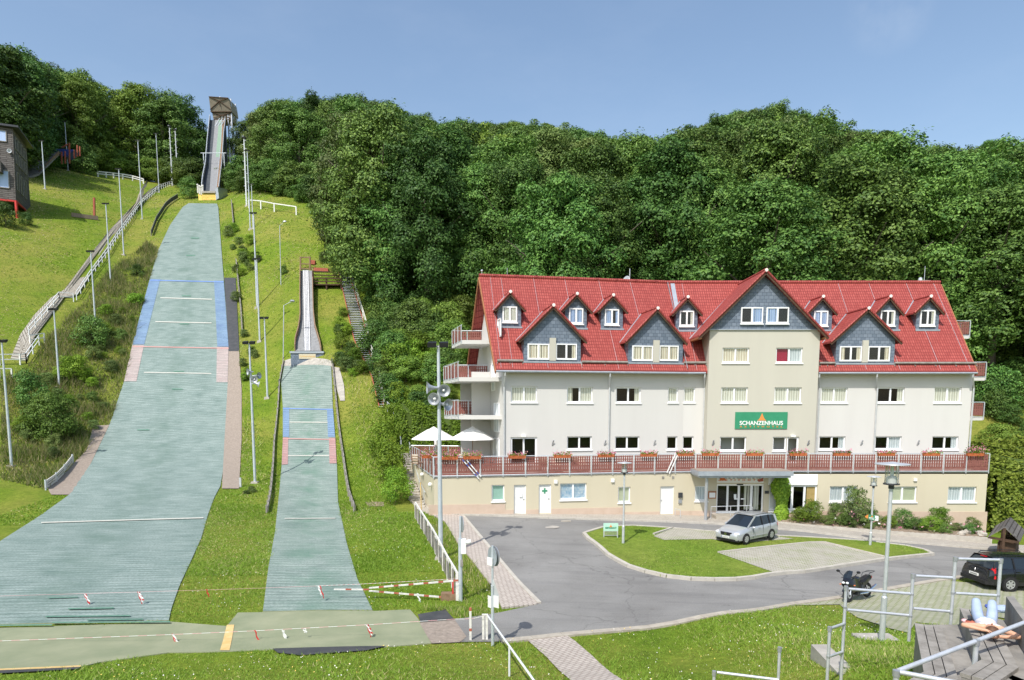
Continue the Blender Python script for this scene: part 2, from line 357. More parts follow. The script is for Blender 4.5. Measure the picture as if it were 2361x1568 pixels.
mat('white_worn', (.6,.58,.54), (.78,.77,.74), 9., .7, bump=.2)
mat('white_line', (.6,.59,.53), (.46,.48,.43), 6., .8)
mat('steel', (.42,.44,.47), (.5,.52,.55), 5., .38, met=.55, spec=.5)
mat('galv', (.55,.58,.62), (.66,.68,.71), 8., .42, met=.4, spec=.5)
mat('galv_pole', (.48,.53,.58), (.6,.64,.68), 3., .5, met=.3, spec=.4)
mat('pole_white', (.66,.69,.72), (.76,.78,.8), 2., .5)
mat('dark_metal', (.05,.055,.06), (.08,.08,.09), 5., .45, met=.3)
mat('black', (.012,.012,.014), (.02,.02,.022), 5., .5)
mat('rubber', (.018,.018,.019), (.03,.03,.03), 9., .85)
mat('red_paint', (.5,.03,.03), (.6,.06,.05), 6., .55)
mat('red_rust', (.34,.08,.05), (.45,.15,.1), 8., .8)
mat('orange', (.62,.16,.045), (.7,.2,.06), 5., .6)
mat('wood_grey', (.2,.185,.165), (.35,.33,.3), 3., .9, bump=.4, stretch=(1,1,1))
mat('wood_dark', (.06,.035,.022), (.11,.065,.04), 4., .8, bump=.3)
mat('wood_brown', (.2,.13,.08), (.3,.2,.13), 5., .85, bump=.2)
mat('board', (.2,.075,.062), (.27,.11,.09), 5., .75, bump=.15)
mat('hedge_core', (.05,.08,.015), (.08,.12,.02), 5., .95)
mat('soil', (.2,.15,.11), (.3,.24,.18), 5., .95, bump=.6)
mat('cream', (.56,.505,.375), (.585,.53,.4), .9, stretch=(1,1,.12), detail=6., rough=.85, bump=.12, bsc=70., dist=.004)
mat('cream_x', (.63,.57,.42), (.65,.59,.44), .35, .85, bump=.12, bsc=70., dist=.004)
mat('cream_bay', (.505,.485,.415), (.53,.51,.435), .9, stretch=(1,1,.12), detail=6., rough=.85, bump=.12, bsc=70., dist=.004)
mat('cream_bay_x', (.585,.55,.45), (.61,.575,.475), .35, .85, bump=.12, bsc=70., dist=.004)
mat('offwhite', (.6,.588,.565), (.625,.615,.59), .9, stretch=(1,1,.12), detail=6., rough=.85, bump=.12, bsc=70., dist=.004)
mat('offwhite_x', (.61,.605,.585), (.635,.63,.61), .35, .85, bump=.12, bsc=70., dist=.004)
mat('plinth', (.52,.4,.31), (.58,.46,.37), 1.5, .9, bump=.2, bsc=60., dist=.004)
mat('upvc', (.84,.85,.86), (.87,.88,.89), 2., .35)
mat('zinc', (.33,.37,.42), (.42,.46,.5), 3., .45, met=.35)
mat('downpipe', (.5,.52,.53), (.6,.61,.62), 3., .45, met=.3)
mat('wood_orange', (.33,.13,.06), (.42,.18,.09), 4., .8)
mat('canvas', (.78,.77,.74), (.84,.83,.81), 2., .85)
mat('terracotta', (.48,.12,.04), (.56,.17,.07), 6., .75)
mat('pink', (.75,.18,.36), (.82,.35,.5), 9., .7)
mat('pale_pink', (.78,.4,.42), (.8,.5,.5), 9., .7)
mat('rose_white', (.85,.8,.75), (.85,.82,.8), 9., .7)
mat('sign_green', (.035,.25,.13), (.045,.28,.15), 3., .6)
mat('sign_white', (.8,.8,.78), (.83,.83,.81), 3., .6)
mat('sign_orange', (.75,.24,.05), (.8,.28,.07), 3., .6)
mat('mint', (.42,.66,.55), (.46,.7,.6), 3., .6)
mat('board_yellow', (.82,.58,.13), (.88,.66,.2), 2., .7)
mat('letter_faint', (.66,.42,.12), (.7,.48,.16), 2., .7)
mat('letter_dark', (.05,.05,.05), (.07,.07,.07), 2., .7)
mat('room_shade', (.02,.02,.02), (.035,.03,.028), 2., .9)  # near-black colour for the shade of unlit rooms
mat('tarp', (.23,.2,.15), (.3,.265,.2), 1.2, .9)
mat('blue_paint', (.05,.09,.35), (.08,.12,.4), 3., .6)
mat('skin', (.62,.34,.22), (.68,.4,.27), 9., .6)
mat('hair', (.1,.05,.03), (.15,.08,.05), 20., .6)
mat('denim', (.32,.4,.58), (.42,.5,.66), 5., .85, bump=.2, bsc=50.)
mat('blouse', (.8,.78,.8), (.6,.55,.68), 30., .8)
mat('stone', (.38,.35,.3), (.5,.46,.4), 3., .9, bump=.5)
mat('poster', (.75,.8,.85), (.3,.5,.7), 6., .5)
mat('blind_green', (.6,.63,.45), (.66,.68,.5), 1., .7)
mat('curtain_red', (.38,.01,.05), (.5,.02,.08), 12., .8, stretch=(6,6,.4))
mat('cushion', (.75,.7,.62), (.6,.45,.35), 14., .85)
mat('wallstone', (.5,.47,.43), (.62,.59,.55), 2., .9, bump=.3)
uvbrick('tiles', (.34,.066,.056), (.42,.095,.08), (.24,.04,.035), .16, .27, mortar=.022, rough=.62, bump=.8, off=0., noise=.35, dist=.05)
uvbrick('slate', (.13,.165,.215), (.20,.24,.30), (.075,.1,.14), .3, .22, mortar=.014, rough=.5, bump=.5, noise=.3)
uvbrick('paver', (.42,.385,.335), (.5,.46,.4), (.27,.24,.2), .2, .1, mortar=.012, rough=.9, bump=.4, noise=.35)
uvbrick('paver_path', (.46,.41,.36), (.53,.475,.42), (.27,.22,.19), .22, .16, mortar=.018, rough=.9, bump=.4, noise=.35)
uvbrick('paver_grass', (.4,.375,.32), (.47,.44,.38), (.3,.29,.22), .24, .16, mortar=.026, rough=.9, bump=.4, noise=.4, grass=(.17,.22,.06))
uvbrick('paver_turf', (.34,.335,.26), (.4,.39,.31), (.22,.25,.11), .3, .2, mortar=.03, rough=.9, bump=.4, noise=.4)
uvbrick('shingle', (.12,.11,.105), (.18,.165,.155), (.06,.05,.045), 1.6, .3, mortar=.035, rough=.85, bump=1., noise=.5, dist=.08)
uvbrick('steps', (.38,.35,.29), (.44,.41,.35), (.15,.13,.1), 4., .5, mortar=.08, rough=.9, bump=.6, noise=.5)
def asphaltmat(name):
    m, nt, b, o = _new(name); b.inputs['Roughness'].default_value = .88; b.inputs['Specular IOR Level'].default_value = .25
    tc = nt.nodes.new('ShaderNodeTexCoord'); O = tc.outputs['Object']
    def ns(s, d=5., r=.6, st=None):
        src = O
        if st: mp = nt.nodes.new('ShaderNodeMapping'); mp.inputs['Scale'].default_value = st; mp.inputs['Rotation'].default_value = (0, 0, .5); nt.links.new(O, mp.inputs[0]); src = mp.outputs[0]
        n = N(nt, 'ShaderNodeTexNoise', Scale=s, Detail=d, Roughness=r); nt.links.new(src, n.inputs['Vector']); return n.outputs['Fac']
    cur = ramp(nt, ns(.28), [(.35, (.205,.2,.19)), (.65, (.265,.26,.248))]).outputs[0]
    def mul(cur, fac, f=1.):
        x = nt.nodes.new('ShaderNodeMix'); x.data_type = 'RGBA'; x.blend_type = 'MULTIPLY'; x.inputs[0].default_value = f; nt.links.new(cur, x.inputs[6]); nt.links.new(fac, x.inputs[7]); return x.outputs[2]
    cur = mul(cur, ramp(nt, ns(28., 3., .8), [(.3, (.72,.72,.72)), (.7, (1.2,1.2,1.2))]).outputs[0], .8)
    cur = mul(cur, ramp(nt, ns(.9, 4., .7, (.18, 1.6, 1)), [(.36, (.86,.86,.87)), (.5, (1.02,1.02,1.02))]).outputs[0], .9)
    cur = mul(cur, ramp(nt, ns(1.7, 2.), [(.24, (.6,.6,.6)), (.31, (1,1,1))]).outputs[0], .7)
    vo = nt.nodes.new('ShaderNodeTexVoronoi'); vo.feature = 'DISTANCE_TO_EDGE'; vo.inputs['Scale'].default_value = .16; 
    nv = N(nt, 'ShaderNodeTexNoise', Scale=1.2, Detail=5.); nt.links.new(O, nv.inputs['Vector']); va = nt.nodes.new('ShaderNodeVectorMath'); va.operation = 'MULTIPLY_ADD'; va.inputs[1].default_value = (1.4,1.4,0); nt.links.new(nv.outputs['Color'], va.inputs[0]); nt.links.new(O, va.inputs[2]); nt.links.new(va.outputs[0], vo.inputs['Vector'])
    cur = mul(cur, ramp(nt, vo.outputs['Distance'], [(.0, (.55,.55,.55)), (.006, (1,1,1))]).outputs[0], .6)
    nt.links.new(cur, b.inputs['Base Color']); bp = N(nt, 'ShaderNodeBump', Strength=.4, Distance=.012); nt.links.new(ns(60., 3.), bp.inputs['Height']); nt.links.new(bp.outputs[0], b.inputs['Normal'])
M.pop('asphalt'); asphaltmat('asphalt')
def landmat(name, c1, c2, dark, patch=.75, rows=.42):
    m, nt, b, o = _new(name); b.inputs['Roughness'].default_value = .8; b.inputs['Specular IOR Level'].default_value = .2
    uv = nt.nodes.new('ShaderNodeUVMap')
    nb = N(nt, 'ShaderNodeTexNoise', Scale=.5, Detail=6., Roughness=.65); nt.links.new(uv.outputs[0], nb.inputs['Vector'])
    mp = nt.nodes.new('ShaderNodeMapping'); mp.inputs['Scale'].default_value = (.55, 5., 1); nt.links.new(uv.outputs[0], mp.inputs[0])
    ns = N(nt, 'ShaderNodeTexNoise', Scale=1., Detail=4., Roughness=.7); nt.links.new(mp.outputs[0], ns.inputs['Vector'])
    nf = N(nt, 'ShaderNodeTexNoise', Scale=9., Detail=4., Roughness=.7); nt.links.new(uv.outputs[0], nf.inputs['Vector'])
    base = ramp(nt, nb.outputs['Fac'], [(.3, c1), (.6, c2)])
    wv = nt.nodes.new('ShaderNodeTexWave'); wv.bands_direction = 'Y'; wv.wave_profile = 'SAW'; wv.inputs['Scale'].default_value = .314/rows; wv.inputs['Distortion'].default_value = .5; wv.inputs['Detail'].default_value = 2; wv.inputs['Detail Scale'].default_value = 1.5
    nt.links.new(uv.outputs[0], wv.inputs['Vector'])
    rw = ramp(nt, wv.outputs['Fac'], [(.0, (.25,.3,.3)), (.3, (1.0,1.0,1.0)), (1., (1.08,1.08,1.08))])
    m1 = nt.nodes.new('ShaderNodeMix'); m1.data_type = 'RGBA'; m1.blend_type = 'MULTIPLY'; m1.inputs[0].default_value = .52; nt.links.new(base.outputs[0], m1.inputs[6]); nt.links.new(rw.outputs[0], m1.inputs[7])
    rs_ = ramp(nt, ns.outputs['Fac'], [(.33, (.6,.68,.66)), (.6, (1.13,1.12,1.12))]); m2 = nt.nodes.new('ShaderNodeMix'); m2.data_type = 'RGBA'; m2.blend_type = 'MULTIPLY'; m2.inputs[0].default_value = .8; nt.links.new(m1.outputs[2], m2.inputs[6]); nt.links.new(rs_.outputs[0], m2.inputs[7])
    rf = ramp(nt, nf.outputs['Fac'], [(.35, (.62,.7,.68)), (.6, (1.14,1.13,1.13))]); m3 = nt.nodes.new('ShaderNodeMix'); m3.data_type = 'RGBA'; m3.blend_type = 'MULTIPLY'; m3.inputs[0].default_value = .8; nt.links.new(m2.outputs[2], m3.inputs[6]); nt.links.new(rf.outputs[0], m3.inputs[7])
    # darker worn green lane in the middle
    sx = nt.nodes.new('ShaderNodeSeparateXYZ'); nt.links.new(uv.outputs[0], sx.inputs[0]); ab = nt.nodes.new('ShaderNodeMath'); ab.operation = 'ABSOLUTE'; nt.links.new(sx.outputs[0], ab.inputs[0])
    mrr = nt.nodes.new('ShaderNodeMapRange'); mrr.inputs[1].default_value = 0; mrr.inputs[2].default_value = 2.2; mrr.inputs[3].default_value = 1; mrr.inputs[4].default_value = 0; nt.links.new(ab.outputs[0], mrr.inputs[0])
    n5 = N(nt, 'ShaderNodeTexNoise', Scale=.33, Detail=5., Roughness=.7); nt.links.new(uv.outputs[0], n5.inputs['Vector']); r5 = ramp(nt, n5.outputs['Fac'], [(.42, (0,0,0)), (.66, (1,1,1))])
    mm = nt.nodes.new('ShaderNodeMath'); mm.operation = 'MULTIPLY'; nt.links.new(mrr.outputs[0], mm.inputs[0]); nt.links.new(r5.outputs[0], mm.inputs[1])
    m5 = nt.nodes.new('ShaderNodeMath'); m5.operation = 'MULTIPLY'; m5.inputs[1].default_value = patch; nt.links.new(mm.outputs[0], m5.inputs[0])
    m4 = nt.nodes.new('ShaderNodeMix'); m4.data_type = 'RGBA'; nt.links.new(m5.outputs[0], m4.inputs[0]); nt.links.new(m3.outputs[2], m4.inputs[6]); m4.inputs[7].default_value = c4(dark)
    nt.links.new(m4.outputs[2], b.inputs['Base Color'])
    bp = N(nt, 'ShaderNodeBump', Strength=.5, Distance=.06); nt.links.new(wv.outputs['Fac'], bp.inputs['Height']); nt.links.new(bp.outputs[0], b.inputs['Normal'])
landmat('land', (.19,.25,.232), (.262,.318,.3), (.11,.175,.145))
landmat('land_small', (.195,.25,.228), (.275,.325,.3), (.1,.2,.145))
landmat('land_blue', (.15,.22,.36), (.21,.3,.43), (.1,.15,.4), 0)
landmat('land_pink', (.4,.31,.3), (.46,.38,.365), (.4,.3,.3), 0)
landmat('land_red', (.4,.21,.2), (.44,.28,.27), (.4,.2,.2), 0)
mat('mark_green', (.08,.2,.14), (.16,.28,.22), 6., .9)
mat('mark_blue', (.14,.24,.5), (.18,.28,.55), 3., .9)
mat('mark_red', (.5,.26,.24), (.5,.3,.28), 3., .9)
mat('inrun_grey', (.2,.205,.21), (.29,.295,.3), 2.5, .8, stretch=(1,1,.3))
mat('inrun_green', (.19,.29,.21), (.25,.36,.27), 2.5, .8)
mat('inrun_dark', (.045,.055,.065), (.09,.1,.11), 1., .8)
mat('track_white', (.6,.6,.6), (.76,.76,.77), 2., .5)
# curtain : shade of the folds painted in as vertical colour bands
def curtmat(name, a, b_):
    m, nt, b, o = _new(name); b.inputs['Roughness'].default_value = .9
    uv = nt.nodes.new('ShaderNodeUVMap'); wv = nt.nodes.new('ShaderNodeTexWave'); wv.inputs['Scale'].default_value = 1.9; wv.inputs['Distortion'].default_value = 1.5; wv.inputs['Detail Scale'].default_value = .6
    nt.links.new(uv.outputs[0], wv.inputs['Vector']); r = ramp(nt, wv.outputs['Fac'], [(.1, a), (.8, b_)]); nt.links.new(r.outputs[0], b.inputs['Base Color'])
curtmat('curtain', (.62,.6,.5), (.9,.89,.8)); curtmat('curtain_cream', (.66,.56,.42), (.92,.86,.72)); curtmat('curtain_blue', (.36,.48,.75), (.5,.62,.85)); curtmat('curtain_grey', (.56,.62,.65), (.8,.84,.86))  # the blue one carries the sky reflection of the panes in its colour
def glassmat(name, tint=(.6,.65,.65), refl=.13):
    m, nt, b, o = _new(name)
    gl = nt.nodes.new('ShaderNodeBsdfGlossy'); gl.inputs['Roughness'].default_value = .02; tr = nt.nodes.new('ShaderNodeBsdfTransparent'); tr.inputs[0].default_value = c4(tint)
    lw = nt.nodes.new('ShaderNodeLayerWeight'); lw.inputs[0].default_value = .35; md = nt.nodes.new('ShaderNodeMath'); md.operation = 'MULTIPLY_ADD'; md.inputs[1].default_value = .4; md.inputs[2].default_value = refl; nt.links.new(lw.outputs['Fresnel'], md.inputs[0])
    mx = nt.nodes.new('ShaderNodeMixShader'); nt.links.new(md.outputs[0], mx.inputs[0]); nt.links.new(tr.outputs[0], mx.inputs[1]); nt.links.new(gl.outputs[0], mx.inputs[2]); nt.links.new(mx.outputs[0], o.inputs[0])
glassmat('glass', (.92,.94,.93), .03); m_, nt_, b_, o_ = _new('glass_car'); b_.inputs['Base Color'].default_value = (.018,.026,.036,1); b_.inputs['Roughness'].default_value = .06; b_.inputs['Specular IOR Level'].default_value = .45
def paint(name, c, met=.4, rough=.28):
    m, nt, b, o = _new(name); b.inputs['Base Color'].default_value = c4(c); b.inputs['Metallic'].default_value = met; b.inputs['Roughness'].default_value = rough; b.inputs['Coat Weight'].default_value = .8; b.inputs['Coat Roughness'].default_value = .06
    tc = nt.nodes.new('ShaderNodeTexCoord'); n = N(nt, 'ShaderNodeTexNoise', Scale=3., Detail=5.); nt.links.new(tc.outputs['Object'], n.inputs['Vector']); r = ramp(nt, n.outputs['Fac'], [(.3, (rough,)*3), (.7, (rough+.12,)*3)]); nt.links.new(r.outputs[0], b.inputs['Roughness'])
paint('silver', (.48,.5,.52)); paint('car_black', (.008,.009,.013), .2, .2); paint('bike_black', (.012,.012,.016), .3, .25); paint('chrome', (.75,.75,.77), 1., .15); paint('alloy', (.55,.56,.58), .6, .35)
m_, nt_, b_, o_ = _new('tail_red'); b_.inputs['Base Color'].default_value = (.55,.01,.02,1); b_.inputs['Roughness'].default_value = .1
m_, nt_, b_, o_ = _new('lamp_glass'); b_.inputs['Base Color'].default_value = (.8,.83,.86,1); b_.inputs['Roughness'].default_value = .08; b_.inputs['Specular IOR Level'].default_value = .8
# ================================================================ ground
def axis(seg):
    out = []
    for a, b, st in seg: out += list(np.arange(a, b, st))
    return np.array(out+[seg[-1][1]])
gx = axis([(-600,-250,25),(-250,-110,4),(-110,-45,1.6),(-45,45,.8),(45,90,2.5),(90,260,8),(260,620,25)])
gy = axis([(-60,-5,5),(-5,8,1.2),(8,64,.7),(64,160,1.3),(160,260,4),(260,700,20)])
GX, GY = np.meshgrid(gx, gy); GZ = hgt(GX, GY)
nx, ny = len(gx), len(gy)
me = bpy.data.meshes.new('ground'); co = np.stack([GX.ravel(), GY.ravel(), GZ.ravel()], 1)
ii = (np.arange(ny-1)[:, None]*nx+np.arange(nx-1)[None]).ravel(); fc = np.stack([ii, ii+1, ii+nx+1, ii+nx], 1)
me.vertices.add(len(co)); me.vertices.foreach_set('co', co.ravel()); me.loops.add(fc.size); me.loops.foreach_set('vertex_index', fc.ravel().astype(np.int32))
me.polygons.add(len(fc)); me.polygons.foreach_set('loop_start', np.arange(0, fc.size, 4, dtype=np.int32)); me.polygons.foreach_set('loop_total', np.full(len(fc), 4, dtype=np.int32))
me.update(); me.validate(); me.polygons.foreach_set('use_smooth', [True]*len(me.polygons)); me.materials.append(M['grass'])
ground = bpy.data.objects.new('ground', me); COL.objects.link(ground); tag(ground, 'sloping green and straw coloured meadow covering the whole hillside', 'ground', kind='structure')
def stru(o, label, cat=None): return tag(o, label, cat or o.name.split('.')[0].replace('_', ' '), kind='structure')
# road and car park
A = [(1066,1190),(1140,1191.7),(1276,1197),(1413,1201),(1645,1209.5),(1860,1227.5),(1997,1244.7),(2158,1258.5),(2310,1271),(2460,1284),(2750,1308),(2750,1345),(2460,1340),(2360,1330),(2232,1328),(2177,1336),(2049,1358),(1935,1378.5),(1820,1394.5),(1740,1410),(1550,1440),(1304,1465),(1208,1476),(1154,1481),(1045,1482),(1000,1472),(985,1445),(1048,1428.6),(1076,1425.5),(1154,1413),(1243,1393.5)]
stru(sheet_poly('road', A, .03, 'asphalt'), 'worn grey asphalt of the car park and access road')
stru(sheet_poly('pavement', [(940,1150),(960,1138),(1120,1165),(1640,1168),(1800,1172),(1800,1203),(1859.6,1216),(2048,1235.5),(2200,1248),(2282,1257),(2400,1262),(2650,1280),(2650,1300),(2460,1284),(2310,1271),(2158,1258.5),(1997,1244.7),(1860,1227.5),(1645,1209.5),(1413,1201),(1276,1197),(1140,1191.7),(1066,1190),(1005,1186),(968,1178),(955,1165)], .10, 'paver', skirt=.12, rot=.1), 'light block pavement along the front of the hotel')
PT = [(967.5,1177.5),(1005,1185.5),(1066,1189.5),(1243,1393.5),(1235,1396),(1157,1404.5),(1129,1347.6),(1085.8,1291.6),(1054.7,1254),(1025,1204)]
stru(sheet_poly('footpath', PT, .07, 'paver_path', skirt=.1, rot=.5), 'pinkish grey paved footpath beside the verge, tapering towards the road', 'path')
stru(sheet_poly('footpath', [(1212,1475),(1303,1466),(1325,1480),(1365,1515),(1440,1575),(1500,1620),(1400,1640),(1310,1567),(1262,1520)], .05, 'paver_path', rot=.9), 'paved footpath climbing through the grass at the bottom', 'path')
ISL = [(1346,1234),(1353,1243),(1380,1262),(1402,1284),(1454,1312),(1522,1331),(1604,1340),(1686,1340.6),(1740,1335),(1785,1326),(1860,1321),(2043,1292.5),(2153,1281),(2130,1272),(2089,1263),(1990,1251),(1860,1243),(1786,1240),(1650,1231),(1550,1222),(1450,1216),(1394,1219),(1364,1228)]
isl = sheet_poly('traffic_island', ISL, .14, 'lawn', block=False, skirt=.2); stru(isl, 'grassy traffic island in the middle of the car park')
B1 = [(1550,1223.5),(1506,1242),(1530,1251),(1640,1249),(1700,1258),(1830,1248),(1786,1241.5),(1650,1232.5)]
B2 = [(1655,1281),(1780,1325.5),(1860,1320),(2041,1292.5),(1892,1255)]
stru(sheet_poly('parking_bay', B1, .155, 'paver_grass', rot=.4), 'paved parking bay under the silver people carrier', 'parking bay')
stru(sheet_poly('parking_bay', B2, .155, 'paver_grass', rot=.3), 'empty paved parking bay on the front of the island', 'parking bay')
stru(sheet_poly('parking_bay', [(1820,1397),(1935,1381),(2049,1360.5),(2177,1338.5),(2205,1342),(2240,1345),(2420,1340),(2520,1380),(2420,1440),(2300,1425),(2200,1445),(2110,1437),(2090,1460),(2020,1440),(1975,1425),(1935,1395)], .035, 'paver_turf', rot=.02), 'grass grid pavers of the car park below the seating', 'parking bay')
def kerbline(pts, name, label, w=.14, hh=.15, m='kerb', close=False, lift=0., seg=1.):
    W = pxpoly(pts+([pts[0]] if close else [])); mb = MB()
    Q, L = resamp(W, max(2, int(sum((a-b).length for a, b in zip(W, W[1:]))/seg)))
    for a, b in zip(Q, Q[1:]):
        a = V((a.x, a.y, h(a.x, a.y)+hh/2+lift)); b = V((b.x, b.y, h(b.x, b.y)+hh/2+lift)); d = (b-a)*.006; mb.bar(a+d, b-d, w, hh)
    return stru(mb.build(name, m), label, 'kerb')
kerbline(ISL, 'kerb', 'kerb stones round the grassy traffic island', .2, .17, close=True)
kerbline([(1655,1281),(1892,1255),(2043,1292)], 'kerb', 'inner kerb behind the empty front parking bay', .12, .22)
kerbline([(1550,1223),(1506,1238)], 'kerb', 'short kerb end at the left of the rear parking bay', .12, .22)
kerbline([(1066,1190),(1140,1191.7),(1276,1197),(1413,1201),(1645,1209.5),(1860,1227.5),(1997,1244.7),(2158,1258.5),(2310,1271),(2460,1284)], 'kerb', 'long kerb between hotel pavement and road', .16, .13)
kerbline([(1066,1189.5),(1243,1393.5)], 'kerb', 'kerb along the paved footpath left of the road', .16, .1)
kerbline([(1154,1481),(1208,1476),(1304,1465),(1550,1440),(1740,1410),(1820,1394.5),(1935,1379.5),(2049,1359),(2177,1337),(2232,1329)], 'kerb', 'flat kerb where the road meets the lower grass', .3, .07, 'kerb_dirty')
# loose parts of the ground on the left
FS = [(-260,1447),(0,1449),(249,1441),(395,1435),(523,1445),(548,1414),(604,1413),(868,1410),(945.6,1406.8),(964,1428.6),(994,1484.7),(889.5,1493),(600,1500),(592,1500),(389,1506),(233,1528),(187,1539),(0,1547),(-260,1550)]
stru(sheet_poly('outrun_mat', FS, .03, 'turfmat', skirt=.1), 'faded green artificial turf strip across the end of both ski slopes', 'turf strip')
stru(sheet_poly('painted_stripe', [(523,1443),(540,1443),(529,1502),(507,1502)], .045, 'yellow_paint', block=False), 'yellow stripe painted across the turf strip', 'stripe')
stru(sheet_poly('painted_stripe', [(-100,1548),(0,1545),(187,1537),(187,1540.5),(0,1549),(-100,1553)], .045, 'yellow_paint', block=False), 'thin yellow border along the lower left turf strip', 'stripe')
def mapx(o, l, c): return tag(o, l, c)
mapx(sheet_poly('rubber_mat', [(963,1419),(1026.6,1408.4),(1048,1431.7),(969,1438)], .05, 'asphalt_dark'), 'black rubber mat where the turf strip meets the road', 'mat')
mapx(sheet_poly('rubber_mat', [(628,1498.7),(889.6,1492.5),(843,1503),(770,1508),(693,1514),(640,1508)], .05, 'asphalt_dark'), 'long black rubber mat in the grass below the turf strip', 'mat')
mapx(sheet_poly('rubber_mat', [(0,1549),(187,1541),(180,1546),(0,1556)], .05, 'asphalt_dark'), 'dark mat edge at the bottom left corner', 'mat')
stru(sheet_poly('gravel_patch', [(967,1438),(1048,1431),(1075,1470),(1060,1483),(995,1486)], .04, 'gravel'), 'brown gravel patch at the end of the turf strip', 'gravel')
stru(strip('gravel_lane', [(527,812),(525,884),(518,1006),(511.5,1128)], [(551,812),(557,900),(557,1010),(551,1128)], .05, 'gravel', 60, 3), 'pinkish gravel lane along the right edge of the large slope', 'gravel')
stru(strip('gravel_lane', [(215,981),(200,1040),(110,1128),(118,1142)], [(252,981),(210,1069),(168,1138),(160,1142)], .05, 'gravel', 30, 3), 'bare gravel lane left of the large slope foot', 'gravel')
mapx(strip('rubber_mat', [(517,643),(527,812)], [(543,643),(551.5,812)], .07, 'asphalt_dark', 30, 3), 'dark rubber sheet right of the blue slope edge', 'mat')
# soil patches
for k, (pl, lb) in enumerate([([(975,1200),(1010,1215),(1030,1262),(1010,1275),(990,1250)], 'bare soil patch beside the white path fence'), ([(840,1158),(885,1158),(885,1168),(850,1168)], 'small bare soil patch below the yellow shrubs')]):
    stru(sheet_poly('soil_patch', pl, .03, 'soil', block=False), lb, 'soil')
# ---------------------------------------------------------------- landing slopes
BL = [(435,471),(421,480),(391.5,522),(366,576.7),(345,646),(305,797.7),(286,882),(278,905),(252.6,981),(210.5,1069),(160,1142),(93,1190),(0,1249.5),(-150,1335),(-330,1449)]
BR = [(500,472),(503,480),(509,560),(515.7,646),(522,724),(527,802),(525,884),(518,1006),(513.5,1090),(508,1122),(494,1148),(479,1189),(464,1242),(436,1304),(414,1351),(395.5,1403.7),(389,1433)]
rl = root('ski_slope', 'large ski jump landing slope of grey green plastic matting', 'ski slope', tuple(hit(390,1000)))
strip('slope_matting', BL, BR, .05, 'land', 200, 14, rl, thick=.12)
def band(nm, Lp, Rp, m, par, off=.085, rows=24): return strip(nm, Lp, Rp, off, m, rows, 2, par, block=False)
band('blue_edge', [(345.5,646),(305.5,797)], [(369.6,646.5),(332.5,797)], 'land_blue', rl); band('blue_edge', [(493.4,650),(501,802)], [(515.5,650),(526.7,802)], 'land_blue', rl)
band('pink_edge', [(305,798),(286,882)], [(332,798),(314.5,882)], 'land_pink', rl); band('pink_edge', [(500,802.5),(498.8,884)], [(526.7,802.5),(524.8,884)], 'land_pink', rl)
def hline(nm, x0, y0, x1, y1, wpx, m, par, off=None):
    off = .1+.0017*max(0, hit(x0, y0).y-40) if off is None else off
    n = 14; mb = MB(); P = []
    for k in range(n+1):
        t = k/n; x = x0+(x1-x0)*t; y = y0+(y1-y0)*t; a = hit(x, y-wpx/2, off); b = hit(x, y+wpx/2, off); P.append([a, b])
    mb.grid(P); return mb.build(nm, m, par)
hline('blue_line', 346, 646, 515, 650, 2.2, 'mark_blue', rl); hline('red_line', 306, 798.5, 527, 803, 2.2, 'mark_red', rl)
for x0, y0, x1, y1 in ((369.6,686.5,488.4,690),(358,741.5,487.5,744.5),(331.7,858.3,487,861)): hline('white_line', x0, y0, x1, y1, 1.9, 'white_line', rl)
hline('white_line', 95, 1204.4, 468.7, 1193.5, 2.4, 'white_line', rl)
for a, b, y in ((440,459,549),(429,450,589),(419,440,682),(414.6,436,747),(400,424,856),(396,421,897),(316,344,991)): hline('green_mark', a, y, b, y, 2.2, 'mark_green', rl)
for a, b, y, t in ((110,180,1377,3),(157,262,1402,5),(105,300,1420,4.5),(200,330,1428,4),(-60,120,1441,5),(120,392,1434,5)): hline('green_mark', a, y+1, b, y-1, t*.6, 'mark_green', rl)
SL = [(655,846),(648,884),(652,941.7),(652,1010.5),(649,1075.6),(643.6,1136),(634,1226),(618.7,1310),(606,1412)]
SR = [(763,846),(765,884),(767,941.7),(772.6,1010.5),(776.5,1075.6),(779,1157),(799,1254),(824,1338),(858.5,1409)]
rs = root('ski_slope', 'small ski jump landing slope of pale green ribbed matting', 'ski slope', tuple(hit(710,1000)))
strip('slope_matting', SL, SR, .05, 'land_small', 140, 10, rs, thick=.12)
band('blue_edge', [(652,942),(652,1010)], [(666.5,942),(666.5,1010)], 'land_blue', rs); band('blue_edge', [(753.5,945),(756,1010)], [(767.5,945),(772.3,1010)], 'land_blue', rs)
band('red_edge', [(652,1011),(649.5,1074)], [(664.4,1011),(663.5,1073)], 'land_red', rs); band('red_edge', [(758,1012),(759.5,1071)], [(772.8,1012),(775.8,1071)], 'land_red', rs)
hline('blue_line', 652, 941.5, 767, 944, 2., 'mark_blue', rs); hline('red_line', 652, 1011, 773, 1013, 2., 'mark_red', rs)
hline('white_line', 667, 973, 755, 973.5, 1.9, 'white_line', rs); hline('white_line', 663.6, 1050, 759, 1050, 1.9, 'white_line', rs); hline('white_line', 656, 1195, 773, 1194.5, 1.8, 'white_line', rs)
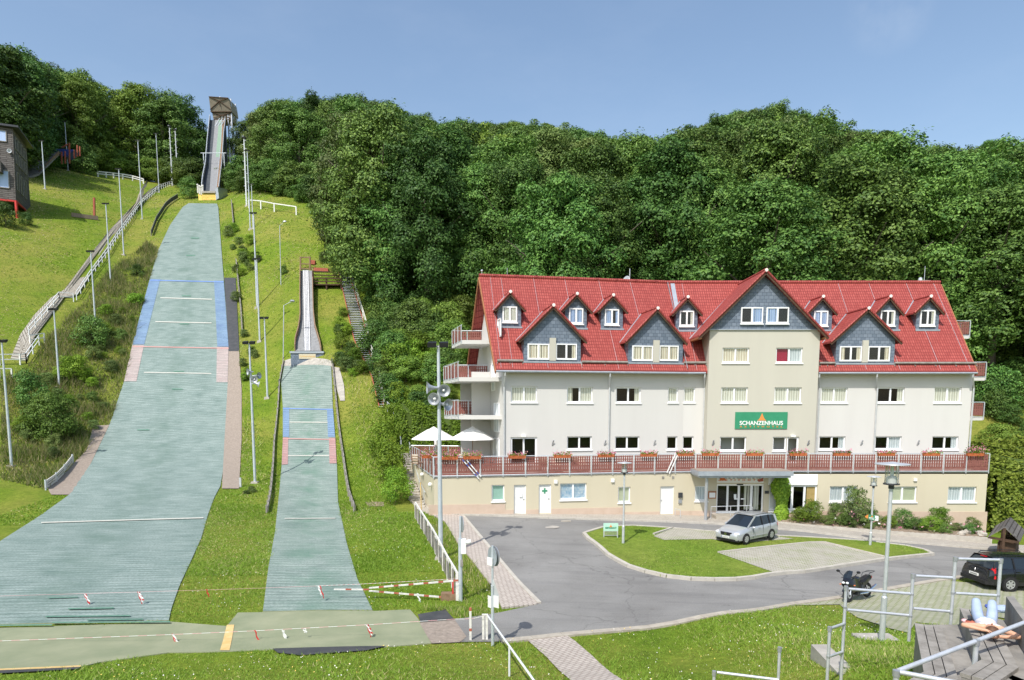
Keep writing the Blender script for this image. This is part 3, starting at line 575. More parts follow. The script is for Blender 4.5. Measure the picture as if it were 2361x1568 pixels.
# ================================================================ hotel
class Fr:
    def __init__(s, o, ang): s.o = V((o[0], o[1], 0)); s.u = V((math.cos(ang), math.sin(ang), 0)); s.n = V((math.sin(ang), -math.cos(ang), 0))
    def pt(s, u, n, z): return s.o+s.u*u+s.n*n+V((0, 0, z))
    def px(s, x, y, n=0.):
        r = ray(x, y); p0 = s.o+s.n*n; t = (p0-CAM).dot(s.n)/r.dot(s.n); p = CAM+r*t
        return (p-s.o).dot(s.u), p.z
BRK = (11.8, 45.0); AL = R(10.5)
FRR = Fr(BRK, 0); FRL = Fr(BRK, AL)
def mit(fr, n): return (1 if fr is FRR else -1)*n*math.tan(AL/2)
hotel = root('hotel', 'long cream and white hotel with red tiled roof, slate dormers and a balustraded terrace', 'hotel', (12, 46, 0))
def wall(mb, fr, n, u0, u1, z0, z1, holes=(), dep=.16):
    us = sorted({u0, u1} | {min(max(v, u0), u1) for q in holes for v in q[:2]}); zs = sorted({z0, z1} | {v for q in holes for v in q[2:]})
    for a, b in zip(us, us[1:]):
        for c, d in zip(zs, zs[1:]):
            mu, mz = (a+b)/2, (c+d)/2
            if any(q[0] < mu < q[1] and q[2] < mz < q[3] for q in holes): continue
            mb.face([fr.pt(a, n, c), fr.pt(b, n, c), fr.pt(b, n, d), fr.pt(a, n, d)])
    for a, b, c, d in holes:
        P = [(a, c), (b, c), (b, d), (a, d)]
        for (p, q), (p2, q2) in zip(P, P[1:]+P[:1]): mb.face([fr.pt(p, n, q), fr.pt(p2, n, q2), fr.pt(p2, n-dep, q2), fr.pt(p, n-dep, q)])
def fbox(mb, fr, u0, u1, n0, n1, z0, z1):
    P = [fr.pt(u0, n0, z0), fr.pt(u1, n0, z0), fr.pt(u1, n1, z0), fr.pt(u0, n1, z0), fr.pt(u0, n0, z1), fr.pt(u1, n0, z1), fr.pt(u1, n1, z1), fr.pt(u0, n1, z1)]
    mb.hexa([P[3], P[2], P[1], P[0], P[7], P[6], P[5], P[4]])
def quad(mb, fr, n, u0, u1, z0, z1): mb.face([fr.pt(u0, n, z0), fr.pt(u1, n, z0), fr.pt(u1, n, z1), fr.pt(u0, n, z1)], [(u0, z0), (u1, z0), (u1, z1), (u0, z1)])
def window(fr, n, q, leaves='cc', solid=False, sill=True, cm='curtain', parent=None, bw=.075, name='window', glass='glass'):
    """q=(u0,u1,z0,z1). leaves: one char per leaf: c curtain, d dark, p half curtain, b blind"""
    parent = parent or hotel; u0, u1, z0, z1 = q; nf = n+.07 if solid else n-.09; nb = n+.012 if solid else n-.19
    mb = MB(); k = len(leaves); bm_ = .11
    fbox(mb, fr, u0, u1, nf-.07, nf, z0, z0+bw+.03); fbox(mb, fr, u0, u1, nf-.07, nf, z1-bw, z1); fbox(mb, fr, u0, u0+bw, nf-.07, nf, z0+bw+.03, z1-bw); fbox(mb, fr, u1-bw, u1, nf-.07, nf, z0+bw+.03, z1-bw)
    for i in range(1, k):
        c = u0+(u1-u0)*i/k; fbox(mb, fr, c-bm_/2, c+bm_/2, nf-.07, nf+.004, z0+bw+.03, z1-bw)
    w_ = mb.build(name, 'upvc', parent)
    g = MB(); quad(g, fr, nf-.04, u0+bw/2, u1-bw/2, z0+bw/2, z1-bw/2); g.build('pane', glass, w_)
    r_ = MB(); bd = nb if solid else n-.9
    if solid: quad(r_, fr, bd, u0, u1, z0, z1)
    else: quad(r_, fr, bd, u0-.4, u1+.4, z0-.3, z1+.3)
    r_.build('room_shade_sheet', 'room_shade', w_)  # dark sheet standing in for the unlit room behind the pane
    cu = MB(); any_ = False
    for i, ch in enumerate(leaves):
        a = u0+(u1-u0)*i/k+bw*.7; b = u0+(u1-u0)*(i+1)/k-bw*.7; nc = (n+.02) if solid else n-.165
        if ch == 'd': continue
        if ch == 'p': a = a+(b-a)*.55
        if ch == 'q': b = a+(b-a)*.45
        any_ = True; zt = z1-bw; zb = z0+bw
        m_ = 8; P = []
        for j in range(m_+1):
            u = a+(b-a)*j/m_; nn = nc+(.012 if solid else .018)*math.sin(j*2.4)*(0 if ch == 'b' else 1); P.append([fr.pt(u, nn, zb), fr.pt(u, nn, zt)])
        cu.grid(P, lambda i2, j2, P=P, a=a, b=b: (a+(b-a)*i2/m_, zb if j2 == 0 else zt))
    if any_: cu.build('blind' if 'b' in leaves else 'curtain', cm, w_)
    if sill:
        s_ = MB(); fbox(s_, fr, u0-.05, u1+.05, nf-.02, n+.07 if not solid else n+.12, z0-.075, z0-.004); s_.build('sill', 'upvc', w_)
    return w_
def pq(fr, n, x0, y0, x1, y1, ys=3.2):   # pixel rectangle -> (u0,u1,z0,z1); ys pixels at the bottom belong to the sill
    a, zt = fr.px(x0, (y0+y1)/2, n)[0], fr.px((x0+x1)/2, y0, n)[1]; b, zb = fr.px(x1, (y0+y1)/2, n)[0], fr.px((x0+x1)/2, y1-ys, n)[1]
    return (a, b, zb, zt)
ZE = FRR.px(2100, 861, .55)[1]; NR = -4.15; ZR = FRR.px(2000, 656.5, NR)[1]; NB_ = 2*NR-.55
SL_ = (ZR-ZE)/(.55-NR)
def roofz(n): return ZE+(.55-n)*SL_
def roofn(z): return .55-(z-ZE)/SL_
ZT = FRR.px(1900, 1087, 2.5)[1]; NT_ = 2.5
uLe = FRL.px(1162, 960, 0)[0]; uRe = FRR.px(2236, 960, 0)[0]
uLv = FRL.px(1143, 857, .55)[0]; uRv = FRR.px(2251, 858, .55)[0]
uLr = FRL.px(1104, 644, NR)[0]; uRr = FRR.px(2166, 655, NR)[0]
kL = (uLv-uLr)/(.55-NR); kR = (uRr-uRv)/(.55-NR)
vL = lambda n: uLv-kL*(.55-n); vR = lambda n: uRv+kR*(.55-n)
# --- wing walls
wins = []
def W_(fr, n, x0, y0, x1, y1, leaves='cc', **kw):
    q = pq(fr, n, x0, y0, x1, y1); wins.append((fr, n, q, leaves, kw)); return q
HL = [W_(FRL, 0, 1177.7, 891, 1238, 931, 'cc'), W_(FRL, 0, 1307, 892, 1366, 932, 'qc'), W_(FRL, 0, 1420, 893, 1477, 932, 'dp'), W_(FRL, 0, 1539.8, 893.5, 1563, 931.5, 'c'),
      W_(FRL, 0, 1176.8, 1007.6, 1238, 1075, 'dd', sill=False, name='terrace_door', bw=.12), W_(FRL, 0, 1307, 1006, 1364, 1040, 'dd'), W_(FRL, 0, 1417.7, 1006, 1473.8, 1040, 'dd'), W_(FRL, 0, 1537, 1006, 1561, 1040, 'd')]
HR = [W_(FRR, 0, 1576, 893.5, 1602, 931.5, 'c'), W_(FRR, 0, 1573, 1006, 1598, 1040, 'd'),
      W_(FRR, 0, 1892.4, 893.5, 1953.5, 932, 'cc'), W_(FRR, 0, 2022.4, 893.5, 2084.5, 932, 'dp'), W_(FRR, 0, 2153, 893, 2215.5, 932, 'cc'),
      W_(FRR, 0, 1887.7, 1006, 1948, 1040, 'dp', cm='curtain_grey'), W_(FRR, 0, 2017, 1006, 2077.8, 1040, 'dc', cm='curtain_grey'), W_(FRR, 0, 2148, 1006, 2208.4, 1040, 'dp', cm='curtain_grey')]
NBAY = .8
bu0 = FRR.px(1631.5, 900, NBAY)[0]; bu1 = FRR.px(1884, 900, NBAY)[0]
HB = [W_(FRR, NBAY, 1665, 801.6, 1726.5, 840, 'cc', cm='curtain_cream'), W_(FRR, NBAY, 1788.6, 801.6, 1849.8, 840, 'rc', cm='curtain_grey'), W_(FRR, NBAY, 1662, 893, 1723.5, 932, 'cc'), W_(FRR, NBAY, 1784.7, 893, 1846.8, 932, 'cc'),
      W_(FRR, NBAY, 1659, 1007, 1719.8, 1043, 'dd'), W_(FRR, NBAY, 1781, 1007, 1812, 1043, 'd'), W_(FRR, NBAY, 1812.5, 1007, 1840.7, 1072, 'd', sill=False, name='terrace_door', bw=.12)]
mb = MB(); wall(mb, FRL, 0, uLe, 0, ZT-.2, ZE+.5, HL); wall(mb, FRR, 0, 0, uRe, ZT-.2, ZE+.5, HR)
mb.build('upper_wall', 'offwhite', hotel)
# gables and rear
mb = MB()
for fr, ue, kk, sg in ((FRL, uLe, kL, -1), (FRR, uRe, kR, 1)):
    g = lambda n: ue+sg*kk*(-n)
    P = [fr.pt(g(n), n, z) for n, z in ((-.012, ZT-.2), (-.012, roofz(0)-.2), (NR, ZR-.2), (NB_+.55, roofz(0)-.2), (NB_+.55, ZT-.2))]
    if sg > 0: P = P[::-1]
    mb.prism(P, fr.u*(-sg*.25))
for fr, a, b in ((FRL, uLe-kL*8, mit(FRL, NB_+.5)), (FRR, mit(FRR, NB_+.5), uRe+kR*8)):
    mb.face([fr.pt(a, NB_+.55, 1), fr.pt(b, NB_+.55, 1), fr.pt(b, NB_+.55, ZE+.5), fr.pt(a, NB_+.55, ZE+.5)])
mb.build('gable_wall', 'offwhite', hotel)
# gable windows on the left side
for n0, n1, z0, z1 in ((-1.6,-.7,12.0,13.2), (-3.3,-2.3,8.5,10.4), (-6.6,-5.6,8.5,10.4), (-2.6,-1.2,5.7,7.7), (-6.4,-5.2,5.7,7.7), (-2.9,-1.2,ZT,5.3), (-6.8,-5,ZT,5.3)):
    f2 = Fr((FRL.pt(uLe, 0, 0).x, FRL.pt(uLe, 0, 0).y), math.atan2(-(FRL.n*1+FRL.u*(-kL)*-1).y, -(FRL.n*1+FRL.u*(-kL)*-1).x))
    mbg = MB()
    def gp(n, z, off): return FRL.pt(uLe-kL*(-n)-off, n, z)
    for (a, b, c, d) in ((n0, n1, z0, z0+.08), (n0, n1, z1-.08, z1), (n0, n0+.08, z0, z1), (n1-.08, n1, z0, z1)):
        mbg.hexa([gp(a, c, 0), gp(a, c, .06), gp(b, c, .06), gp(b, c, 0), gp(a, d, 0), gp(a, d, .06), gp(b, d, .06), gp(b, d, 0)])
    wg = mbg.build('gable_window', 'upvc', hotel); g2 = MB(); g2.face([gp(n0, z0, .03), gp(n1, z0, .02), gp(n1, z1, .02), gp(n0, z1, .02)]); g2.build('pane', 'curtain_grey', wg)
# --- central bay with gable
mb = MB(); zb1 = FRR.px(1760, 759.5, NBAY)[1]
wall(mb, FRR, NBAY, bu0, bu1, ZT-.2, zb1, HB)
for u in (bu0, bu1): mb.face([FRR.pt(u, -1.5, ZT-.2), FRR.pt(u, NBAY, ZT-.2), FRR.pt(u, NBAY, zb1), FRR.pt(u, -1.5, zb1)])
bay = mb.build('bay_wall', 'cream_bay', hotel)
ua, za = FRR.px(1766.3, 627, NBAY+.45); ue, ze = FRR.px(1910, 779, NBAY+.45); sl = (za-ze)/(ue-ua); hw = ue-ua
GH = pq(FRR, NBAY, 1707, 709, 1757.5, 749.5); GH2 = pq(FRR, NBAY, 1765.2, 709, 1816.8, 749.5)
mb = MB(); zw = lambda u: za-abs(u-ua)*sl-.12
P = [(bu0, zb1), (bu1, zb1), (bu1, max(zb1+.02, zw(bu1))), (ua, zw(ua)), (bu0, max(zb1+.02, zw(bu0)))]
poly = [FRR.pt(u, NBAY+.012, z) for u, z in P]; mb.face(poly, P); mb.build('gable_cladding', 'slate', hotel)
mb = MB(); fbox(mb, FRR, bu0-.05, bu1+.05, NBAY-.1, NBAY+.09, zb1-.05, zb1+.02); mb.build('drip_edge', 'zinc', hotel)
wins.append((FRR, NBAY+.02, GH, 'dc', dict(solid=True, cm='curtain_blue'))); wins.append((FRR, NBAY+.02, GH2, 'cd', dict(solid=True, cm='curtain_blue')))
def gable_roof(fr, ua, za, hw, ze, nf, name='dormer_roof', t=.13, parent=None, nback=None):
    mb = MB(); nr = roofn(za) if nback is None else nback; ne = roofn(ze); sll = (za-ze)/hw; L = math.hypot(hw, za-ze)
    for sg in (-1, 1):
        q = [(ua, nf, za, 0), (ua+sg*hw, nf, ze, L), (ua+sg*hw, min(ne, nf-.05), ze, L), (ua, nr, za, 0)]
        top = [fr.pt(u, n, z+t) for u, n, z, l in q]; bot = [fr.pt(u, n, z) for u, n, z, l in q]
        uv = [(n+100, -l) for u, n, z, l in q]
        if sg > 0: mb.face(top[::-1], uv[::-1])
        else: mb.face(top, uv)
        mb.face(bot)
        for i in (0, 1, 2): mb.face([bot[i], bot[i+1], top[i+1], top[i]], [(0,0),(.3,0),(.3,.1),(0,.1)])
    r = mb.build(name, 'tiles', parent or hotel)
    c = MB(); c.tube([fr.pt(ua, nf+.02, za+t), fr.pt(ua, nr, za+t)], .1, 8)
    c.tube([fr.pt(ua-hw, nf-.02, ze+t*.7), fr.pt(ua, nf-.02, za+t*.7)], .075, 6); c.tube([fr.pt(ua+hw, nf-.02, ze+t*.7), fr.pt(ua, nf-.02, za+t*.7)], .075, 6); c.build('ridge_tiles', 'tiles', r)
    b = MB()
    for sg in (-1, 1): b.bar(fr.pt(ua, nf-.05, za-.06), fr.pt(ua+sg*hw, nf-.05, ze-.06), .06, .14)
    b.build('bargeboard', 'wood_dark', r)
    e = MB(); e.lathe([(0, 0), (.11, 0), (.11, .03), (0, .035)], fr.pt(ua, nf+.02, za+t*.75), 8, axis=fr.n); e.build('end_cap', 'rose_white', r)
    f = MB()
    for sg in (-1,):
        f.bar(fr.pt(ua+sg*hw, ne, ze+t+.02), fr.pt(ua+sg*.05, nr, za+t+.02), .16, .03)
    f.build('valley_flashing', 'zinc', r)
    return r
gable_roof(FRR, ua, za, hw, ze, NBAY+.45, 'gable_roof', .16, nback=min(NR, roofn(min(za, ZR))))
b = MB()
for sg in (-1, 1): b.bar(FRR.pt(ua+sg*hw*.98, NBAY+.4, ze+.0), FRR.pt(ua+sg*hw*.98, -.6, ze+.0), .25, .12)
b.build('soffit', 'wood_orange', hotel)
# --- ground floor
uc = FRL.px(1000, 1093, NT_)[0]; uE = FRR.px(2276, 1100, NT_)[0]; mL, mR = mit(FRL, NT_), mit(FRR, NT_)
GL = [W_(FRL, NT_, 1133, 1117.8, 1162.8, 1159, 'b', cm='mint'), pq(FRL, NT_, 1184.6, 1117.8, 1212.6, 1184.6, 0), pq(FRL, NT_, 1241.8, 1116.8, 1270.5, 1183.6, 0),
      W_(FRL, NT_, 1290.6, 1114, 1352, 1155.4, 'bb', cm='poster'), W_(FRL, NT_, 1424.7, 1122.4, 1453, 1162, 'b', cm='blind_green'), pq(FRL, NT_, 1521.5, 1121, 1553, 1185, 0)]
qe = pq(FRR, NT_, 1651, 1115.8, 1760, 1184, 0); qs = pq(FRR, NT_, 1772.5, 1118, 1883, 1178, 0)
GR = [W_(FRR, NT_, 1601.5, 1120.5, 1631, 1158.5, 'c', cm='curtain_grey'), qe, qs, W_(FRR, NT_, 1912, 1121, 1975.5, 1160.5, 'cc', cm='curtain_grey'), W_(FRR, NT_, 2048, 1121.5, 2113, 1160.7, 'bb', cm='blind_green'), W_(FRR, NT_, 2184.5, 1122, 2250, 1161, 'cc', cm='curtain_grey')]
ZB = -2.2
mb = MB(); wall(mb, FRL, NT_, uc, mL, ZB, ZT, GL, .18); wall(mb, FRR, NT_, mR, uE, ZB, ZT, GR, .18)
C0 = FRL.pt(uc, NT_, 0); C1 = onZ(947, 1028, ZT+1.15); C1 = V((C1.x, C1.y, 0)); E0 = FRR.pt(uE, NT_, 0); E1 = FRR.pt(uE+kR*6, -3.5, 0)
zz = lambda p, z: V((p.x, p.y, z))
mb.face([zz(C1, ZB), zz(C0, ZB), zz(C0, ZT), zz(C1, ZT)]); mb.face([zz(E0, ZB), zz(E1, ZB), zz(E1, ZT), zz(E0, ZT)])
mb.build('ground_floor_wall', 'cream', hotel)
mb = MB(); 
deck = [C1, C0, FRL.pt(mL, NT_, 0), E0, E1, FRR.pt(0, -.5, 0), FRL.pt(uLe-1, NB_, 0)]
mb.prism([zz(p, ZT-.16) for p in deck], (0, 0, .16)); mb.build('terrace_deck', 'concrete_old', hotel)
mb = MB()
for fr, segs in ((FRL, ((988,1164.5,1164,1162.3),(1164.5,1184,1176,1175.5),(1213,1241.5,1175,1174.6),(1271,1440,1173,1169.6),(1440,1521,1181,1179.5),(1553.5,1594,1178.5,1178))), (FRR, ((1594,1650.5,1178,1177.5),(1760.5,1884,1179.5,1179.5),(1884,2276,1178.5,1180)))):
    for x0, x1, y0, y1 in segs:
        (a, za_), (b, zb_) = fr.px(x0, y0, NT_+.03), fr.px(x1, y1, NT_+.03)
        mb = MB(); mb.hexa([fr.pt(a, NT_+.03, ZB), fr.pt(b, NT_+.03, ZB), fr.pt(b, NT_-.02, ZB), fr.pt(a, NT_-.02, ZB), fr.pt(a, NT_+.03, za_), fr.pt(b, NT_+.03, zb_), fr.pt(b, NT_-.02, zb_), fr.pt(a, NT_-.02, za_)]); mb.build('plinth', 'plinth', hotel)
# doors
for i, q in enumerate((GL[1], GL[2], GL[5])):
    mb = MB(); fbox(mb, FRL, q[0], q[1], NT_-.16, NT_-.11, q[2], q[3]); fbox(mb, FRL, q[0], q[0]+.06, NT_-.11, NT_-.07, q[2], q[3]); fbox(mb, FRL, q[1]-.06, q[1], NT_-.11, NT_-.07, q[2], q[3]); fbox(mb, FRL, q[0]+.06, q[1]-.06, NT_-.11, NT_-.07, q[3]-.06, q[3])
    d = mb.build('door', 'white_paint', hotel); tag(d, ('white metal door with a small notice box', 'white metal door with a green cross', 'plain white metal door beside the letterbox')[i])
    hh_ = MB(); uu = q[1]-.13 if i < 2 else q[0]+.13; fbox(hh_, FRL, uu-.06, uu+.03, NT_-.11, NT_-.06, (q[2]+q[3])/2-.02, (q[2]+q[3])/2+.02); hh_.build('handle', 'steel', d)
    cu = (q[0]+q[1])/2
    if i == 0: e = MB(); fbox(e, FRL, cu-.02, cu+.16, NT_-.11, NT_-.05, q[2]+1.05, q[2]+1.3); e.build('notice_box', 'sign_white', d)
    if i == 1:
        e = MB(); fbox(e, FRL, cu-.17, cu+.17, NT_-.108, NT_-.1, q[3]-.48, q[3]-.37); fbox(e, FRL, cu-.05, cu+.05, NT_-.108, NT_-.099, q[3]-.6, q[3]-.25); e.build('green_cross', 'sign_green', d)
# entrance glazing
def glazing(q, xs, name, y_top=None, leaves='', bars=()):
    mb = MB(); f = FRR; n = NT_-.1
    fbox(mb, f, q[0], q[1], n-.06, n, q[3]-.13, q[3]); fbox(mb, f, q[0], q[1], n-.06, n, q[2], q[2]+.16)
    for x, wd in xs:
        u = f.px(x, 1150, NT_)[0]; u = min(max(u, q[0]+wd/2), q[1]-wd/2); fbox(mb, f, u-wd/2, u+wd/2, n-.06, n+.003, q[2]+.16, q[3]-.13)
    g = mb.build(name, 'upvc', hotel); p = MB(); quad(p, f, n-.03, q[0]+.02, q[1]-.02, q[2]+.1, q[3]-.1); p.build('pane', 'glass', g)
    r = MB(); quad(r, f, NT_-2.6, q[0]-.5, q[1]+.5, q[2]-.3, q[3]+.4); r.face([f.pt(q[0]-.5, NT_-2.6, q[2]), f.pt(q[1]+.5, NT_-2.6, q[2]), f.pt(q[1]+.5, NT_-.2, q[2]), f.pt(q[0]-.5, NT_-.2, q[2])]); r.build('room_shade_sheet', 'room_shade', g)
    return g
eg = glazing(qe, [(1651,.1),(1677.5,.13),(1703.5,.14),(1732.5,.16),(1760,.1)], 'entrance_door')
mb = MB(); ux, zx_ = FRR.px(1704, 1150, NT_-.05); 
for s_ in (-1, 1): fbox(mb, FRR, ux+s_*.22-.12, ux+s_*.22+.12, NT_-.09, NT_-.05, zx_-.05, zx_+.03)
fbox(mb, FRR, ux-.36, ux-.2, NT_-.09, NT_-.06, zx_+.03, zx_+.3); mb.build('door_handle', 'upvc', eg)
mb = MB(); u_, z_ = FRR.px(1706, 1116.7, NT_); fbox(mb, FRR, u_-.2, u_+.2, NT_-.09, NT_-.0, z_-.05, z_+.04); mb.build('door_sensor', 'black', eg)
mb = MB()
for x0, x1 in ((1714,1720),(1722,1727),(1736,1748)):
    a = FRR.px(x0, 1150, NT_-.4)[0]; b = FRR.px(x1, 1150, NT_-.4)[0]; quad(mb, FRR, NT_-.4, a, b, qe[2]+.2, qe[3]-.15)
mb.build('curtain', 'curtain', eg)
sg_ = glazing(qs, [(1772,.1),(1800,.1),(1826.5,.16),(1855,.14),(1883,.1)], 'shop_window')
mb = MB(); a, b = FRR.px(1858, 1150, NT_-.16)[0], FRR.px(1880, 1150, NT_-.16)[0]; quad(mb, FRR, NT_-.16, a, b, qs[2]+.17, qs[3]-.15); mb.build('picture_panel', 'yellow_paint', sg_)
mb = MB(); a, b = FRR.px(1774, 1150, NT_-.16)[0], FRR.px(1796, 1150, NT_-.16)[0]; quad(mb, FRR, NT_-.16, a, b, qs[2]+.17, qs[3]-.15); mb.build('picture_panel', 'sign_white', sg_)
q = pq(FRR, NT_, 1771, 1093.5, 1884, 1118, 0); mb = MB(); fbox(mb, FRR, q[0], q[1], NT_-.05, NT_+.025, qs[3]+.005, q[3]); mb.build('white_fascia', 'upvc', hotel)
mb = MB(); fbox(mb, FRR, qs[0]-.05, qs[1]+.05, NT_-.05, NT_+.09, qs[2]-.08, qs[2]-.005); mb.build('long_sill', 'upvc', hotel)
for fr, n, q, lv, kw in wins:
    kw = dict(kw)
    if 'r' in lv:
        w_ = window(fr, n, q, 'dc', **kw); mid = (q[0]+q[1])/2; c = MB(); quad(c, fr, n-.2, q[0]+.08, mid-.06, q[2]+.1, q[3]-.08); c.build('red_curtain', 'curtain_red', w_)
    else: window(fr, n, q, lv, **kw)
# entrance sign
q = pq(FRR, NT_, 1652, 1089, 1759.5, 1112.8, 0); mb = MB(); fbox(mb, FRR, q[0], q[1], NT_+.002, NT_+.05, q[2], q[3]); es = mb.build('entrance_sign', 'sign_white', hotel)
def tent(mb, fr, n, uc_, z0, w_, hh_, t=.012):
    prof = [(-.5, 0), (-.33, .12), (-.2, .36), (-.1, .68), (0, 1)]; P = prof+[(-x, y) for x, y in prof[-2::-1]]
    mb.prism([fr.pt(uc_+x*w_, n, z0+y*hh_) for x, y in P], fr.n*t)
a, zt_ = FRR.px(1665, 1108, NT_+.05); mb = MB(); tent(mb, FRR, NT_+.052, a, zt_, .62, .42); mb.build('tent_emblem', 'orange', es)
u1_, z1_ = FRR.px(1709, 1098.7, NT_+.05); textobj('SCHANZENHAUS', .36, FRR.pt(u1_, NT_+.056, z1_), FRR.u, (0,0,1), 'black', es, bold=.012, width=3.1*.96)
u1_, z1_ = FRR.px(1710, 1106.8, NT_+.05); textobj('AKTIVHOTEL', .15, FRR.pt(u1_, NT_+.056, z1_), FRR.u, (0,0,1), 'orange', es, bold=.004, spacing=2.2, width=3.0*.96)
u1_, z1_ = FRR.px(1751.5, 1105.5, NT_+.05); mb = MB(); mb.prism([FRR.pt(u1_+x, NT_+.052, z1_+y) for x, y in ((-.2,-.02),(-.08,-.16),(.2,-.12),(.22,.12),(-.05,.02))], FRR.n*.012); mb.build('red_emblem', 'red_rust', es)
# facade sign
q = pq(FRR, NBAY, 1693.8, 950, 1814, 988.6, 0); mb = MB(); fbox(mb, FRR, q[0], q[1], NBAY+.002, NBAY+.06, q[2], q[3]); fs = mb.build('facade_sign', 'sign_green', hotel)
Wd = q[1]-q[0]; Hd = q[3]-q[2]; um = (q[0]+q[1])/2
mb = MB(); tent(mb, FRR, NBAY+.062, um+.03, q[2]+Hd*.50, Wd*.18, Hd*.44); mb.build('tent_emblem', 'sign_orange', fs)
textobj('SCHANZENHAUS', Hd*.34, FRR.pt(um, NBAY+.066, q[2]+Hd*.335), FRR.u, (0,0,1), 'sign_white', fs, bold=.008, width=Wd*.83)
textobj('AKTIVHOTEL', Hd*.13, FRR.pt(um, NBAY+.066, q[2]+Hd*.12), FRR.u, (0,0,1), 'sign_orange', fs, bold=.002, spacing=2.2, width=Wd*.82)
# canopy
(ca, cz1), (cb, cz0) = FRR.px(1609.5, 1087, 4.4), FRR.px(1829, 1098.5, 4.4)
mb = MB(); fbox(mb, FRR, ca, cb, NT_+.003, 4.4, cz0+.03, cz1); fbox(mb, FRR, ca+.12, cb-.12, NT_+.003, 4.28, cz0-.1, cz0+.03); cn = mb.build('entrance_canopy', 'zinc', hotel)
mb = MB(); fbox(mb, FRR, ca+.05, cb-.05, NT_+.01, 4.35, cz1, cz1+.03); mb.build('gravel_top', 'gravel', cn)
up_, _z = FRR.px(1627.5, 1150, 4.0); cp = FRR.pt(up_, 4.0, 0); mb = MB(); mb.tube([V((cp.x, cp.y, h(cp.x, cp.y))), V((cp.x, cp.y, cz0-.1))], .1, 14); mb.build('canopy_column', 'steel', cn)
# small fittings of the ground floor
def plate(fr, n, x0, y0, x1, y1, m, name, t=.05, par=None):
    q = pq(fr, n, x0, y0, x1, y1, 0); mb = MB(); fbox(mb, fr, q[0], q[1], n+.002, n+t, q[2], q[3]); return mb.build(name, m, par or hotel)
pb = plate(FRR, NT_, 1632, 1132.5, 1650, 1149, 'wood_orange', 'menu_case', .06); q = pq(FRR, NT_, 1634, 1135.5, 1648, 1147, 0); mb = MB(); fbox(mb, FRR, q[0], q[1], NT_+.06, NT_+.07, q[2], q[3]); mb.build('menu_sheet', 'sign_white', pb)
plate(FRR, NT_, 1762.5, 1131.7, 1771.5, 1138, 'dark_metal', 'plaque'); plate(FRL, NT_, 1563, 1135.5, 1571.5, 1147, 'dark_metal', 'letterbox', .12); plate(FRL, NT_, 1563, 1151.5, 1570, 1160, 'steel', 'newspaper_box', .1)
for x, y in ((1280.5,1110.5),(1411.5,1107.5)): plate(FRL, NT_, x-3.6, y-4, x+3.6, y+4, 'sign_white', 'wall_lamp', .1)
plate(FRR, NT_, 2105, 1175-72, 2112, 1175-66, 'sign_white', 'wall_lamp', .1)
for x in (1528, 1551): plate(FRL, NT_, x-2.5, 1098, x+2.5, 1103.5, 'wood_grey', 'air_vent', .03)
plate(FRL, 0, 1201, 1003, 1211, 1007.3, 'sign_white', 'door_lamp', .2); plate(FRR, NBAY, 1821, 1003, 1831.5, 1007, 'sign_white', 'door_lamp', .2)
for fr, n, x in ((FRL, 0, 1273), (FRL, 0, 1393), (FRL, 0, 1507), (FRR, NBAY, 1642), (FRR, NBAY, 1861), (FRR, 0, 1984), (FRR, 0, 2114)):
    u, z = fr.px(x, 1020, n); mb = MB(); mb.bar(fr.pt(u, n+.02, z-.18), fr.pt(u+.04, n+.16, z+.15), .09, .05); mb.build('wall_light', 'steel', hotel)
# --- main roof
def roofpiece(name, fr, sg_front):
    mb = MB(); t = .16
    for side in (0, 1):
        ns = (.55, NR) if side == 0 else (NB_, NR)
        zs = (ZE, ZR)
        if fr is FRL: us = [(vL(ns[0]), mit(fr, ns[0])), (vL(ns[1]), mit(fr, ns[1]))]
        else: us = [(mit(fr, ns[0]), vR(ns[0])), (mit(fr, ns[1]), vR(ns[1]))]
        L = math.hypot(.55-NR, ZR-ZE)
        k = 24; G = []; 
        for i in range(2):
            G.append([fr.pt(us[i][0]+(us[i][1]-us[i][0])*j/k, ns[i], zs[i]+t) for j in range(k+1)])
        mb.grid(G, lambda i, j: (us[i][0]+(us[i][1]-us[i][0])*j/k, L*i))
        G2 = [[p-V((0, 0, t)) for p in r] for r in G]; mb.grid(G2)
        for e in (0, -1): mb.face([G[0][e], G[1][e], G2[1][e], G2[0][e]], [(0,0),(.2,0),(.2,.1),(0,.1)])
        mb.face([G[0][0], G[0][-1], G2[0][-1], G2[0][0]], [(0,0),(.2,0),(.2,.1),(0,.1)])
    return mb.build(name, 'tiles', hotel)
rfL = roofpiece('main_roof', FRL, 1); rfR = roofpiece('main_roof', FRR, 1)
mb = MB(); mb.tube([FRL.pt(vL(NR), NR, ZR+.17), FRL.pt(mit(FRL, NR), NR, ZR+.17), FRR.pt(vR(NR), NR, ZR+.17)], .13, 8); mb.build('ridge_tiles', 'tiles', rfL)
for fr, vv, sg, rf in ((FRL, vL, -1, rfL), (FRR, vR, 1, rfR)):
    mb = MB()
    for a, b in ((.55, NR), (NB_, NR)):
        za_ = ZE; mb.bar(fr.pt(vv(a)+sg*.03, a, ZE-.06), fr.pt(vv(b)+sg*.03, b, ZR-.06), .06, .26, fr.n)
    mb.build('bargeboard', 'wood_orange', rf)
